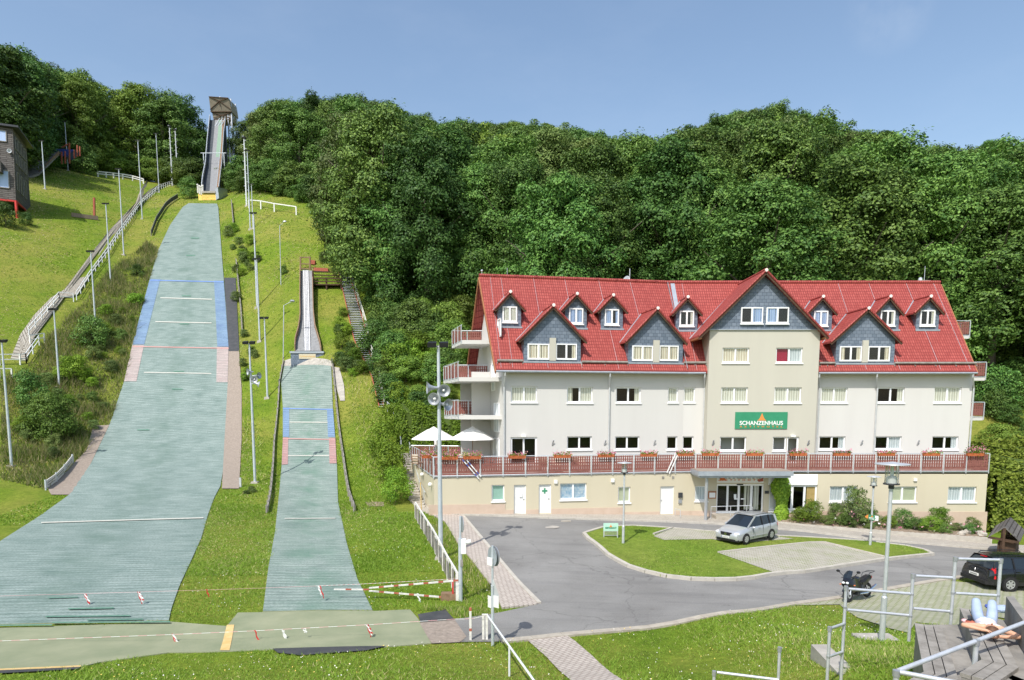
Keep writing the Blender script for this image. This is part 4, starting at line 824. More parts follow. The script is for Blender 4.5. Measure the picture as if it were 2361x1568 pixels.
# soffits, gutters
mb = MB()
for fr, a, b in ((FRL, vL(.5), FRL.px(1626, 862, .5)[0]*1.), (FRR, FRR.px(1886, 862, .5)[0], vR(.5))):
    if fr is FRL:
        mb.face([fr.pt(a, .5, ZE-.02), fr.pt(mit(fr, .5), .5, ZE-.02), fr.pt(0, 0, ZE-.02), fr.pt(a, 0, ZE-.02)])
        c_ = FRR.px(1626, 862, .5)[0]; mb.face([FRR.pt(mit(FRR, .5), .5, ZE-.02), FRR.pt(c_, .5, ZE-.02), FRR.pt(c_, 0, ZE-.02), FRR.pt(0, 0, ZE-.02)])
    else: mb.face([fr.pt(a, .5, ZE-.02), fr.pt(b, .5, ZE-.02), fr.pt(b, 0, ZE-.02), fr.pt(a, 0, ZE-.02)])
mb.build('soffit', 'wood_brown', hotel)
mb = MB(); c_ = FRR.px(1626, 862, .6)[0]; mb.tube([FRL.pt(vL(.55), .62, ZE+.02), FRL.pt(mit(FRL, .6), .62, ZE+.02), FRR.pt(c_, .62, ZE+.02)], .07, 8); mb.build('gutter', 'zinc', hotel)
mb = MB(); c_ = FRR.px(1887, 862, .6)[0]; mb.tube([FRR.pt(c_, .62, ZE+.02), FRR.pt(vR(.55), .62, ZE+.02)], .07, 8); mb.build('gutter', 'zinc', hotel)
for fr, x in ((FRL, 1162), (FRL, 1404), (FRR, 1622), (FRR, 1886), (FRR, 2019), (FRR, 2240)):
    u, z = fr.px(x, 950, .08); u0 = fr.px(x+2.5, 870, .6)[0]; mb = MB()
    mb.tube([fr.pt(u0, .6, ZE), fr.pt(u0, .58, ZE-.25), fr.pt(u, .09, ZE-.95), fr.pt(u, .09, ZT)], .055, 8); mb.build('downpipe', 'downpipe', hotel)
# roof furniture: snow rails, lightning conductors
mb = MB()
for fr, segs in ((FRL, ((1146,1205,831),(1341,1447,834))), (FRR, ((1576,1627,836),(1889,1925,837),(2062,2250,837)))):
    for x0, x1, y in segs:
        def on(x, yy):
            r = ray(x, yy); a = (CAM-fr.o).dot(fr.n); b_ = r.dot(fr.n); t = (ZE+(.55-a)*SL_-CAM.z+.35)/(r.z+b_*SL_); return CAM+r*t
        mb = MB(); A_, B_ = on(x0, y), on(x1, y); B_.z = A_.z; mb.tube([A_, B_], .08, 7)
        nn = max(2, int((B_-A_).length/1.2))
        for k in range(nn+1): p = A_.lerp(B_, k/nn); mb.bar(p+V((0, .25, -.05)), p+V((0, -.1, -.2)), .05, .05)
        mb.build('snow_guard', 'wood_grey', hotel)
def roofpt(fr, u, n, l=.2): return fr.pt(u, n, roofz(n)+l)
for fr, us in ((FRL, [uLv+.35]+[FRL.px(x_, 650, NR)[0] for x_ in (1154,1229,1301,1379,1451)]), (FRR, [FRR.px(x_, 656, NR)[0] for x_ in (1571,1930,2001,2087)]+[uRv-.4])):
    for u in us: mb = MB(); mb.tube([roofpt(fr, u, NR), roofpt(fr, u, NR+1.6), roofpt(fr, u, .5)], .009, 4); mb.build('lightning_cable', 'galv', hotel)
mb = MB(); mb.bar(roofpt(FRR, mit(FRR, NR)+.0, NR+.1, .19), roofpt(FRR, mit(FRR, .5), .5, .19), .02, .34, FRR.n); 
a = roofpt(FRR, -.0, NR+.05, .185); b = roofpt(FRR, 0.02, NR+2.0, .185); mb.bar(a, b, .3, .02, V((0, -1, .7))); mb.build('valley_flashing', 'zinc', hotel)
# chimney, dish, aerials
u, z = FRR.px(2122, 652, NR-.6); mb = MB(); fbox(mb, FRR, u-.3, u+.3, NR-.9, NR-.3, ZR-.5, z+.0); fbox(mb, FRR, u-.45, u+.45, NR-1.05, NR-.15, z+.0, z+.1); ch = mb.build('chimney', 'concrete_old', hotel)
mb = MB(); mb.lathe([(.0, .3), (.12, .25), (.16, .0)], FRR.pt(u-.05, NR-.6, z+.1), 10); mb.tube([FRR.pt(u+.25, NR-.6, z), FRR.pt(u+.25, NR-.6, z+1.2)], .02, 5); mb.build('chimney_cap', 'galv', ch)
u, z = FRL.px(1451, 652, NR-.3); mb = MB(); mb.tube([FRL.pt(u, NR-.3, ZR-.3), FRL.pt(u, NR-.3, z+1.0)], .03, 6); an = mb.build('aerial_mast', 'galv', hotel)
mb = MB(); mb.lathe([(0, -.06), (.15, -.045), (.28, 0), (.36, .05), (.34, .06), (0, 0)], FRL.pt(u-.28, NR-.25, z+.12), 16, axis=V((-.75, -.5, .25))); mb.build('satellite_dish', 'galv', an)
mb = MB(); mb.tube([FRL.pt(vL(NR)+.2, NR, ZR), FRL.pt(vL(NR)+.2, NR, ZR+.55)], .02, 5); mb.blob(FRL.pt(vL(NR)+.2, NR, ZR+.5), .08); mb.build('gable_lamp', 'galv', hotel); mb = MB(); mb.tube([FRL.pt(vL(NR)+2, NR, ZR), FRL.pt(vL(NR)+2, NR, ZR+.75)], .015, 5); mb.build('aerial_mast', 'galv', hotel)
# --- dormers
def dormer(fr, apex, right, x0, x1, yb, big):
    xm = (x0+x1)/2; r = ray(xm, yb); a = (CAM-fr.o).dot(fr.n); b_ = r.dot(fr.n); t = (ZE+.16+(.55-a)*SL_-CAM.z)/(r.z+b_*SL_); p = CAM+r*t
    nb = (p-fr.o).dot(fr.n); zbase = p.z; nf = nb+.3
    u0 = fr.px(x0, yb, nb)[0]; u1 = fr.px(x1, yb, nb)[0]; ua, za = fr.px(*apex, nf); ue, ze = fr.px(*right, nf); za -= .13; ze -= .1; hw = ue-ua; s = (za-ze)/hw
    um = (u0+u1)/2; ua = um*.5+ua*.5
    zw = lambda u: za-abs(u-ua)*s-.02
    mb = MB(); P = [(u0, zbase-.25), (u1, zbase-.25), (u1, zw(u1)), (ua, zw(ua)), (u0, zw(u0))]
    nbk = roofn(za)
    mb.face([fr.pt(u, nb, z) for u, z in P], P)
    for u in (u0, u1): mb.face([fr.pt(u, nb, zbase-.25), fr.pt(u, nb, zw(u)), fr.pt(u, nbk, zw(u)), fr.pt(u, nbk, zbase-.25)], [(nb, zbase-.25), (nb, zw(u)), (nbk, zw(u)), (nbk, zbase-.25)])
    d = mb.build('dormer', 'slate', hotel)
    gable_roof(fr, ua, za, hw, ze, nf, parent=d, t=.12)
    e = MB(); fbox(e, fr, u0-.06, u1+.06, nb-.02, nb+.12, zbase-.12, zbase-.01); e.build('lead_apron', 'zinc', d)
    return nb, d
BIG = [(FRL,(1275.7,702),(1352.8,785.7),1206.8,1338,833,[(1215.7,792.7,1265.6,830.7,'cc'),(1280.5,792.7,1329,831,'dp')],(1266.3,779.6,1280.2,832)),
       (FRL,(1514.7,709),(1583.6,789.7),1447.3,1573,835.6,[(1456.5,797,1504,833.7,'cc'),(1518.7,797,1563,833.7,'cc')],(1504.8,784.8,1518.2,836)),
       (FRR,(1999.7,709),(2077.5,787.8),1925.4,2060,836.7,[(1934.6,798.5,1985,834.6,'qp'),(1999.4,798.5,2050,834.6,'dp')],(1986,785,1999,836))]
for fr, ap, rt, x0, x1, yb, ws, blk in BIG:
    nb, d = dormer(fr, ap, rt, x0, x1, yb, True)
    for wx0, wy0, wx1, wy1, lv in ws: window(fr, nb, pq(fr, nb, wx0, wy0, wx1, wy1, 1.2), lv, solid=True, cm='curtain_cream', sill=False)
    q = pq(fr, nb, *blk, 0); mb = MB(); fbox(mb, fr, q[0], q[1], nb+.003, nb+.14, q[2], q[3]); mb.build('window_pier', 'cream_bay', d)
SM = [(FRL,(1176.8,671),(1212,713),1148,1201,752.6,(1157.8,706.7,1191.5,746),'cc','curtain'),(FRL,(1329.9,675.5),(1366,717.7),1302,1352,755.7,(1311,710.7,1343.6,749.6),'cc','curtain_blue'),
      (FRL,(1413,678.6),(1447,718),1385,1435,757,(1393.5,713,1426,752),'cp','curtain_blue'),(FRR,(1584.8,683),(1618.8,723),1557,1607,761,(1565.8,716.8,1599,755),'dp','curtain'),
      (FRR,(1895,682),(1928.5,721.4),1867,1916.3,760,(1875,716.8,1907.4,754.5),'cc','curtain_blue'),(FRR,(2050.5,681.6),(2083,722.3),2019,2070.7,759.6,(2028.5,715.9,2061.6,754),'dp','curtain'),
      (FRR,(2143.6,681.6),(2176.3,720.5),2110.5,2162.5,759.6,(2119.7,715.2,2154,754),'dp','curtain')]
for fr, ap, rt, x0, x1, yb, wq, lv, cm in SM:
    nb, d = dormer(fr, ap, rt, x0, x1, yb, False); window(fr, nb, pq(fr, nb, *wq, 2.5), lv, solid=True, cm=cm, bw=.09)
# --- balustrades
HWP = [(0,.028),(.05,.05),(.3,.058),(.38,.04),(.44,.058),(.54,.058),(.6,.03),(.7,.058),(.78,.036),(.86,.03),(.9,.055),(.97,.05),(1,.03)]
def boards(mb, A_, B_, z0, z1, nrm, pitch=.15):
    L = (B_-A_).length; k = max(2, round(L/pitch)); d = (B_-A_)/k; u = d.normalized()
    for i in range(k):
        c = A_+d*(i+.5)
        for (t0, w0), (t1, w1) in zip(HWP, HWP[1:]):
            for o_ in (0,):
                a = zz(c, z0+(z1-z0)*t0); b = zz(c, z0+(z1-z0)*t1)
                mb.face([a-u*min(.5*pitch-.002, w0*pitch/.12*1.04), a+u*min(.5*pitch-.002, w0*pitch/.12*1.04), b+u*min(.5*pitch-.002, w1*pitch/.12*1.04), b-u*min(.5*pitch-.002, w1*pitch/.12*1.04)])
def balustrade(par, pts, zf, hr=1.18, post=1.45, band=.3, postdrop=.12, off=0., first=True, last=True, closed=False):
    """pts: XY polyline; zf floor height; boards set outside of posts"""
    rail = MB(); rail.tube([zz(p, zf+hr) for p in pts], .03, 6); rail.tube([zz(p, zf-.04) for p in pts], .03, 6); rail.build('handrail', 'galv', par)
    for A_, B_ in zip(pts, pts[1:]):
        A_ = zz(A_, 0); B_ = zz(B_, 0); L = (B_-A_).length; k = max(1, round(L/post)); u = (B_-A_).normalized(); nrm = V((u.y, -u.x, 0))
        for i in range(k+1):
            if i == 0 and not first: continue
            c = A_.lerp(B_, i/k)+nrm*.04; mb = MB(); mb.bar(zz(c, zf-postdrop), zz(c, zf+hr), .05, .05, u); mb.build('post', 'galv', par)
        for i in range(k):
            a = A_.lerp(B_, i/k)+u*.05; b = A_.lerp(B_, (i+1)/k)-u*.05; mb = MB(); boards(mb, a, b, zf+band, zf+hr-.06, nrm)
            if band > .15:
                for z0_, z1_ in ((zf+.02, zf+band*.5-.01), (zf+band*.5+.01, zf+band+.02)): mb.hexa([zz(a, z0_), zz(b, z0_), zz(b-nrm*.02, z0_), zz(a-nrm*.02, z0_), zz(a, z1_), zz(b, z1_), zz(b-nrm*.02, z1_), zz(a-nrm*.02, z1_)])
            mb.build('board_panel', 'board', par)
        first = False
tr = MB(); tr.tube([FRL.pt(uc, NT_+.04, ZT+.02), FRL.pt(mL, NT_+.04, ZT+.02), FRR.pt(uE, NT_+.04, ZT+.02)], .035, 6); tr = tr.build('terrace_railing', 'galv', hotel)
e0 = FRR.pt(uE, NT_, 0)
balustrade(tr, [C0, FRL.pt(mL, NT_, 0), e0, E1], ZT)
balustrade(tr, [C1, C0], ZT)
balustrade(tr, [FRL.pt(uLe-1.5, NB_+.5, 0), C1], ZT)
# left balconies
def balcony(pl, zf, name='balcony'):
    mb = MB(); P = [zz(p, zf-.28) for p in pl]; mb.prism(P, (0, 0, .26)); b = mb.build(name, 'offwhite', hotel); balustrade(b, pl[:-1] if len(pl) > 3 else pl, zf, 1.0, 1.2, .04, .24); return b
gw = lambda n: FRL.pt(uLe-kL*(-n), n, 0)
def balc(x_l, x_r, y_rt, y_sb, n_front, n_back, step=None):
    base = gw(n_front); Yf = base.y; pl_ = onY(x_l, y_rt, Yf); zf = onY((x_l+x_r)/2, y_sb, Yf).z+.28
    fl = V((pl_.x, Yf+.0, 0)); bl = fl+(gw(n_back)-gw(n_front)); return balcony([gw(n_back), bl, fl, gw(n_front)], zf)
balc(1064, 1117, 752, 793, -2.6, -6.2)
balc(1057, 1131, 850, 879, -.6, -4.4); balc(1040, 1115, 852, 881, -4.6, -7.8)
balc(1057, 1131, 933, 967, -.6, -4.4); balc(1042, 1113, 933, 967, -4.6, -7.8)
for n_ in (-3.9, -7.9): mb = MB(); fbox(mb, FRL, uLe-kL*(-n_)-1.3, uLe-kL*(-n_), n_-.14, n_+.14, ZT, ZE+.2); mb.build('balcony_fin_wall', 'offwhite', hotel)
for x_r, yt, yb in ((2269.6,841,877.5),(2265,932.6,969.3),(2233,756.6,781)):
    n_f = -1.2 if yt > 800 else -3.2; b0 = FRR.pt(uRe+kR*-n_f, n_f, 0); p = onY(x_r, yb, b0.y); b1 = V((p.x, b0.y, 0)); dd = V((.35, 2.6, 0)); balcony([b0, b1, b1+dd, b0+dd], p.z+.28)
# ---------------------------------------------------------------- things on the terrace
def flowerbox(px_, py_, fr, label, big=1., side=None):
    u, z = fr.px(px_, py_, NT_+.1); c = fr.pt(u, NT_+.12, ZT+1.13)
    if side is not None: c = side
    ang = math.atan2(fr.u.y, fr.u.x); r = root('flower_box', label, 'flower box', tuple(c), 'flower boxes on the terrace railing'); r.rotation_euler = (0, 0, ang)
    mb = MB(); L = .52; 
    mb.hexa([(-L,-.08,-.1),(L,-.08,-.1),(L,.08,-.1),(-L,.08,-.1),(-L-.03,-.11,.09),(L+.03,-.11,.09),(L+.03,.11,.09),(-L-.03,.11,.09)])
    o = mb.build('trough', 'terracotta', None); o.parent = r
    lf = MB(); fl = MB()
    for k in range(int(150*big)):
        x = random.uniform(-L-.08, L+.08); y = random.gauss(-.03, .1); z = .08+abs(random.gauss(.05, .09))*big; s = random.uniform(.025, .05)
        d = V((random.uniform(-1,1), random.uniform(-1,1), random.uniform(-.3,1))).normalized()*s; e = d.cross(V((random.random(), random.random(), .3))).normalized()*s
        p = V((x, y, z)); lf.face([p-d, p+e, p+d, p-e])
    for k in range(int(85*big)):
        x = random.uniform(-L-.1, L+.1); y = random.gauss(-.06, .11); z = .12+abs(random.gauss(.08, .1))*big; s = random.uniform(.022, .042); p = V((x, y, z)); fl.cur = 0 if random.random() < .72 else 1
        for _ in range(2):
            d = V((random.uniform(-1,1), random.uniform(-1,1), random.uniform(-1,1))).normalized()*s; e = d.cross(V((random.random(), random.random(), .3))).normalized()*s; fl.face([p-d, p+e, p+d, p-e])
    for q_, nm, m_ in ((lf, 'leaves', 'leaf_yellow'), (fl, 'blossoms', ['pink', 'pale_pink'])): o = q_.build(nm, m_, None); o.parent = r
    return r
FBX = [(1035,1048,FRL,'flower box with dense pink geraniums behind the tall loudspeaker mast, left end of terrace',1.5),(1088,1048,FRL,'flower box with pink geraniums just above the dark blue skis',1.3),(1191.5,1047,FRL,'flower box with red and pink flowers in front of the left terrace door',.9),
       (1295.6,1047,FRL,'flower box on the terrace rail between the terrace door and the next window',.9),(1397,1047,FRL,'flower box on the rail beside the second downpipe from the left',.9),(1495,1046,FRL,'flower box on the rail midway between downpipe and the pale skis',.8),
       (1579,1044.7,FRL,'flower box on the rail just right of the pale skis',.9),(1637,1044.5,FRR,'flower box on the rail over the left end of the entrance canopy',.9),(1738.6,1044.5,FRR,'flower box on the rail over the middle of the entrance canopy',.8),
       (1839,1044.5,FRR,'flower box with pink flowers in front of the central terrace door',1.),(1939.8,1044.5,FRR,'flower box on the rail right of the central bay',.9),(2042,1045,FRR,'flower box on the rail behind the big disc lamp',.9),
       (2145.5,1045,FRR,'flower box on the rail left of the last terrace window',.9),(2247.7,1045,FRR,'large bushy pink flower box at the right end of the terrace',1.8)]
for a in FBX: flowerbox(*a)
flowerbox(982, 1046, FRL, 'pink flower box on the corner of the terrace railing above the side steps', 1.3, side=V((C0.x-.35, C0.y+1.1, ZT+1.13)))
def parasol(px_, Y, label, open_=True, rad=1.55):
    p = onY(px_, 1013, Y); zr = p.z if open_ else ZT+2.1; r = root('parasol', label, 'parasol', (p.x, p.y, ZT))
    mb = MB(); mb.tube([(p.x, p.y, ZT), (p.x, p.y, zr+.75 if open_ else ZT+2.3)], .025, 8); mb.build('pole', 'wood_brown', r)
    mb = MB(); k = 8
    if open_:
        rings = [(rad, 0), (rad*.97, .07), (.55, .62), (.5, .66), (.0, .84)]
        P = [[V((p.x+math.cos(2*math.pi*j/k+.2)*q, p.y+math.sin(2*math.pi*j/k+.2)*q, zr+z)) for j in range(k+1)] for q, z in rings]; mb.grid(P)
        c = mb.build('canopy', 'canvas', r); mb = MB(); mb.lathe([(.12, 0), (.2, .02), (.3, -.02), (.0, .16)], (p.x, p.y, zr+.74), 8); mb.build('vent_cap', 'canvas', c)
        mb = MB()
        for j in range(k): mb.tube([(p.x, p.y, zr+.55), (p.x+math.cos(2*math.pi*j/k+.2)*rad*.97, p.y+math.sin(2*math.pi*j/k+.2)*rad*.97, zr+.04)], .012, 4)
        mb.build('ribs', 'wood_brown', r)
    else:
        mb.lathe([(.05, 2.2), (.1, 2.0), (.17, 1.3), (.21, .75), (.12, .7)], (p.x, p.y, ZT), 9); mb.build('canopy', 'canvas', r)
    mb = MB(); mb.lathe([(0, .12), (.22, .1), (.25, 0)], (p.x, p.y, ZT+.002), 12); mb.build('base', 'concrete_old', r)
    return r
parasol(1000, 45.2, 'open white parasol at the left corner of the terrace'); parasol(1089, 44.6, 'open white parasol near the hotel wall on the terrace', rad=1.6); parasol(1004, 47.2, 'folded white parasol standing behind the left open one', False)
def chair(x, y, ang, label):
    r = root('garden_chair', label, 'chair', (x, y, ZT), 'cushioned chairs on the left part of the terrace'); r.rotation_euler = (0, 0, ang)
    def put(mb, nm, m_): o = mb.build(nm, m_, None); o.parent = r; return o
    for sx in (-.26, .26):
        for sy in (-.25, .25): mb = MB(); mb.bar((sx, sy, 0), (sx, sy, .42 if sy < 0 else .95), .045, .045); put(mb, 'leg', 'wood_brown')
    mb = MB(); mb.box((-.28, -.28, .38), (.28, .27, .42)); [mb.box((-.28, .24, z), (.28, .27, z+.06)) for z in (.55, .7, .86)]; put(mb, 'seat_frame', 'wood_brown')
    mb = MB(); mb.hexa([(-.26,-.27,.423),(.26,-.27,.423),(.26,.2,.423),(-.26,.2,.423),(-.25,-.26,.5),(.25,-.26,.5),(.25,.19,.5),(-.25,.19,.5)]); mb.hexa([(-.25,.14,.5),(.25,.14,.5),(.25,.22,.5),(-.25,.22,.5),(-.25,.2,1.02),(.25,.2,1.02),(.25,.28,1.02),(-.25,.28,1.02)]); put(mb, 'cushion', 'cushion')
    return r
def table(x, y, label):
    r = root('garden_table', label, 'table', (x, y, ZT)); mb = MB(); mb.box((-.55,-.4,.7),(.55,.4,.74)); o = mb.build('tabletop', 'wood_brown', None); o.parent = r
    for sx in (-.48, .48):
        for sy in (-.33, .33): mb = MB(); mb.bar((sx, sy, 0), (sx, sy, .7), .06, .06); o = mb.build('leg', 'wood_brown', None); o.parent = r
CH = [(962,44.2,2.6,'checked cushion chair nearest the terrace corner'),(985,46.6,1.2,'checked cushion chair behind the table under the left parasol'),(1022,45.8,-2.2,'checked cushion chair between the two open parasols'),(1062,44.6,2.9,'checked cushion chair left of the wooden parasol pole'),(1078,45.3,.3,'checked cushion chair behind the wooden parasol pole'),(1102,44.4,-2.9,'checked cushion chair right of the wooden parasol pole, near the wall')]
for px_, Y, an_, lb in CH: p = onY(px_, 1060, Y); chair(p.x, p.y, an_, lb)
p = onY(985, 1060, 45.3); table(p.x, p.y, 'small wooden table under the left open parasol'); p = onY(1042, 1060, 46.3); table(p.x, p.y, 'wooden table between the two open parasols')
for k, (fr, px_) in enumerate(((FRL,1255),(FRL,1285),(FRL,1325),(FRL,1345))):
    u, _ = fr.px(px_, 1045, 1.4); c = fr.pt(u, 1.25, 0); chair(c.x, c.y, [3.1, .1, 3.0, .2][k], ('cushioned chair behind the railing right of the left terrace door', 'second cushioned chair right of the left terrace door', 'cushioned chair below the second terrace window, left of the pair', 'cushioned chair below the second terrace window, right of the pair')[k])['group'] = 'cushioned chairs along the front railing'
def skis(x0, y0, x1, y1, cols, label, fr):
    a_, z0_ = fr.px(x0, y0, NT_+.14); b_, z1_ = fr.px(x1, y1, NT_+.14); P0 = fr.pt(a_, NT_+.13, z0_); P1 = fr.pt(b_, NT_+.13, z1_)
    r = root('skis', label, 'skis', tuple(P1)); L = P1-P0; sd = L.cross(fr.n).normalized()
    for s in (-1, 1):
        mb = MB(); 
        for i in range(8):
            mb.cur = i % 2; a = P0+L*(i/8)+sd*s*.09; b = P0+L*((i+1)/8)+sd*s*.09; mb.bar(a, b, .025, .065, sd)
        k = mb.build('ski', cols, r); b2 = MB(); c = P0+L*.55+sd*s*.09+fr.n*.03; b2.bar(c-L*.06, c+L*.08, .04, .06, sd); b2.build('binding', 'sign_white', k)
skis(1068, 1057, 1106, 1101, ['blue_paint', 'sign_white'], 'pair of dark blue and white skis hanging crosswise on the terrace boards', FRL)
skis(1559, 1048, 1540, 1091, ['canvas', 'sign_white'], 'pair of pale cream skis hanging on the terrace boards', FRL)
for (s_, t_) in ((.18, .35), (.05, .3)):
    pass
mb = MB(); P_ = C1.lerp(C0, .62)+V((-.12, 0, 0)); mb.blob(zz(P_, ZT-.35), .14, 10, 7, 0); o = mb.build('globe_lamp', 'sign_white', hotel, smooth=True)
mb = MB(); P_ = C1.lerp(C0, .93)+V((-.12, -.0, 0)); mb.blob(zz(P_, ZT-.6), .14, 10, 7, 0); o = mb.build('globe_lamp', 'sign_white', hotel, smooth=True)
# ================================================================ jumps and hillside furniture
def lerpx(tab, y):
    ys = [q[1] for q in tab]; xs = [q[0] for q in tab]
    if ys[0] > ys[-1]: ys = ys[::-1]; xs = xs[::-1]
    return float(np.interp(y, ys, xs))
def inrun(Y0, y0, Y1, y1, xc0, xc1, n, bend):
    """returns function s-> (Y,z,ypx)"""
    z0 = onY(xc0, y0, Y0).z; z1 = onY(xc1, y1, Y1).z; out = []
    for i in range(n+1):
        s = i/n; Y = Y0+(Y1-Y0)*s; z = z0+(z1-z0)*(s+bend*(s*s-s)); xp, yp, _ = proj((onY(xc0+(xc1-xc0)*s, y0, Y).x, Y, z)); out.append((Y, z, yp))
    return out
def lane(prof, tabL, tabR, off, m, name, par, th=0.):
    P = []
    for Y, z, yp in prof:
        a = onY(lerpx(tabL, yp), yp, Y); b = onY(lerpx(tabR, yp), yp, Y); P.append([V((a.x, Y, z+off)), V((b.x, Y, z+off))])
    mb = MB(); mb.grid(P)
    if th:
        Q = [[p-V((0, 0, th)) for p in r] for r in P]; mb.grid(Q)
        for s in (0, 1): mb.grid([[p[s], q[s]] for p, q in zip(P, Q)])
    return mb.build(name, m, par), P
def rim(P, side, h0, h1, wd, m, name, par):
    mb = MB(); sg = -1 if side == 0 else 1; A = [[r[side]+V((0, 0, h0)), r[side]+V((sg*wd, 0, h0)), r[side]+V((sg*wd, 0, h1)), r[side]+V((0, 0, h1)), r[side]+V((0, 0, h0))] for r in P]; mb.grid(A)
    for e in (0, -1): mb.face(A[e][:4])
    return mb.build(name, m, par)
# large in-run
bi = root('ski_jump_inrun', 'tall ski jump in-run tower with brown tarpaulin cabin on top', 'ski jump', tuple(hit(480, 447)))
pf = inrun(150, 441, 216, 277, 484, 505, 26, .12)
LO = [(468,441),(470,420),(476,387),(480,332),(485,281),(486,270)]; L1 = [(483,441),(488,364),(492.5,316),(496,275),(497,265)]; L2 = [(489,441),(497,364),(501.5,316),(504.5,275),(505,265)]
L3 = [(498.5,441),(505,380),(509,340),(511,300),(512,270)]; RO = [(504.5,441),(512,379),(516,310),(519,289),(519,270)]
_, PA = lane(pf, LO, L1, 0, 'inrun_dark', 'dark_side_deck', bi, .3); lane(pf, L1, L2, .02, 'inrun_grey', 'grey_lane', bi, .3)  # left strip of the deck has a darker colour than the lanes
_, PC = lane(pf[:13], L2, L3, .02, 'inrun_grey', 'lower_lane', bi, .3); lane(pf[12:], L2, L3, .02, 'inrun_green', 'green_lane', bi, .3); _, PD = lane(pf, L3, RO, 0, 'wood_brown', 'side_steps', bi, .3)
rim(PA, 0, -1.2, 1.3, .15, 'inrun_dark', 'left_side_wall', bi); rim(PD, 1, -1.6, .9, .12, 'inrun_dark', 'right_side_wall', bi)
mb = MB(); mb.tube([r[0]+V((-.2, -.1, 1.5)) for r in PA], .1, 5); mb.tube([r[1]+V((0, 0, 1.05)) for r in PD], .08, 5)
for i in range(0, 26, 1): p = PA[i][0]; mb.bar(p+V((-.2, -.1, -1)), p+V((-.2, -.1, 1.5)), .14, .14)
mb.tube([r[0]+V((.05, 0, 1.0)) for r in PD], .06, 5); mb.build('handrail', 'galv_pole', bi)
mb = MB(); i = 9; a = PA[i][0]+V((-1.4, 0, 3)); b = PD[i][1]+V((1.2, 0, 3)); mb.bar(a, b, .14, .14); mb.bar(a+V((.7, 0, -4)), a+V((.7, 0, 0)), .15, .15); mb.bar(b+V((-.6, 0, -4)), b+V((-.6, 0, 0)), .15, .15); mb.build('cross_gantry', 'galv_pole', bi)
mb = MB()
for i in range(2, 27, 3):
    for P_, s_ in ((PA, 0), (PD, 1)):
        p = P_[i][s_]; g = h(p.x, p.y); 
        if p.z-g > .6: mb.bar((p.x, p.y, g-.5), (p.x, p.y, p.z), .3, .3)
    a, b = PA[i][0], PD[i][1]; mb.bar(a+V((0, 0, -.5)), b+V((0, 0, -.5)), .25, .35)
    if i < 24: c = PD[i+3][1]; mb.bar((b.x, b.y, h(b.x, b.y)), c+V((0, 0, -.5)), .15, .15)
mb.build('trestle', 'dark_metal', bi)
# cabin
cL, cR = onY(484, 228, 216), onY(533, 228, 216); cb_ = onY(505, 275, 216).z; cm_ = onY(505, 258, 216).z; ct_ = onY(505, 227.5, 216).z
mb = MB(); mb.hexa([(cL.x,216,cm_),(cR.x,216,cm_),(cR.x,221,cm_),(cL.x,221,cm_),(cL.x+.2,214.8,ct_),(cR.x-.4,214.8,ct_-.4),(cR.x-.4,221,ct_-.4),(cL.x+.2,221,ct_)])
mb.hexa([(cL.x+.6,216.6,cb_),(cR.x-.6,216.6,cb_),(cR.x-.6,221,cb_),(cL.x+.6,221,cb_),(cL.x+.3,216.3,cm_-.01),(cR.x-.3,216.3,cm_-.01),(cR.x-.3,221,cm_-.01),(cL.x+.3,221,cm_-.01)])
cab = mb.build('cabin', 'tarp', bi)
mb = MB(); X0, X1 = cL.x, cR.x; xm = (X0+X1)/2
zt2 = ct_-1.2
for a, b in (((X0,215.7,cm_+.6),(xm,215,zt2)),((X1-.2,215.7,cm_+.6),(xm,215,zt2)),((X0+.3,214.7,ct_),(xm,214.9,zt2)),((X1-.4,214.7,ct_-.4),(xm,214.9,zt2)),((xm,214.9,zt2),(xm,215.3,zt2-1.4)),((X0,215.9,cm_),(X1,215.9,cm_)),((X0+.6,216.1,cm_-.2),(X1-.6,216.3,cb_+.5)),((X1-.4,216.1,cm_-.2),(X0+.6,216.3,cb_+.5)),((X0+.2,214.7,ct_),(X1-.4,214.7,ct_-.4)),((X0+.6,216.4,cb_),(X1-.6,216.4,cb_))): mb.bar(a, b, .16, .16)
mb.build('cabin_frame', 'wood_dark', cab); mb = MB(); mb.blob((onY(507,226,217).x, 217, ct_+.35), .6); mb.build('white_dome', 'sign_white', cab, smooth=True)
# lift/stair tower right of it
tl, tr_ = onY(528.5, 300, 217).x, onY(536.5, 300, 217).x
mb = MB(); gz = h(tl, 218)
for X in (tl, tr_):
    for Y in (216.5, 220): mb.bar((X, Y, gz-3), (X, Y, onY(530, 230, 217).z), .3, .3)
z = gz
while z < ct_-3:
    mb.bar((tl, 216.5, z), (tr_, 216.5, z), .18, .18); mb.bar((tl, 216.5, z), (tr_, 216.5, z+3), .12, .12); mb.bar((tr_, 216.5, z), (tr_, 220, z+3), .12, .12); z += 3
mb.build('stair_tower', 'steel', bi)
# upper stair bars beneath the cabin
mb = MB(); a = onY(506, 276, 213.5); b = onY(519, 276, 213.5)
for k in range(8): mb.bar((a.x, 213.5-k*.8, a.z-.3-k*.85), (b.x, 213.5-k*.8, a.z-.3-k*.85), .12, .12)
for X in (a.x, (a.x+b.x)/2, b.x): mb.bar((X, 213.5, a.z+.3), (X, 207.5, a.z-6.2), .14, .14)
mb.build('start_bars', 'galv_pole', bi)
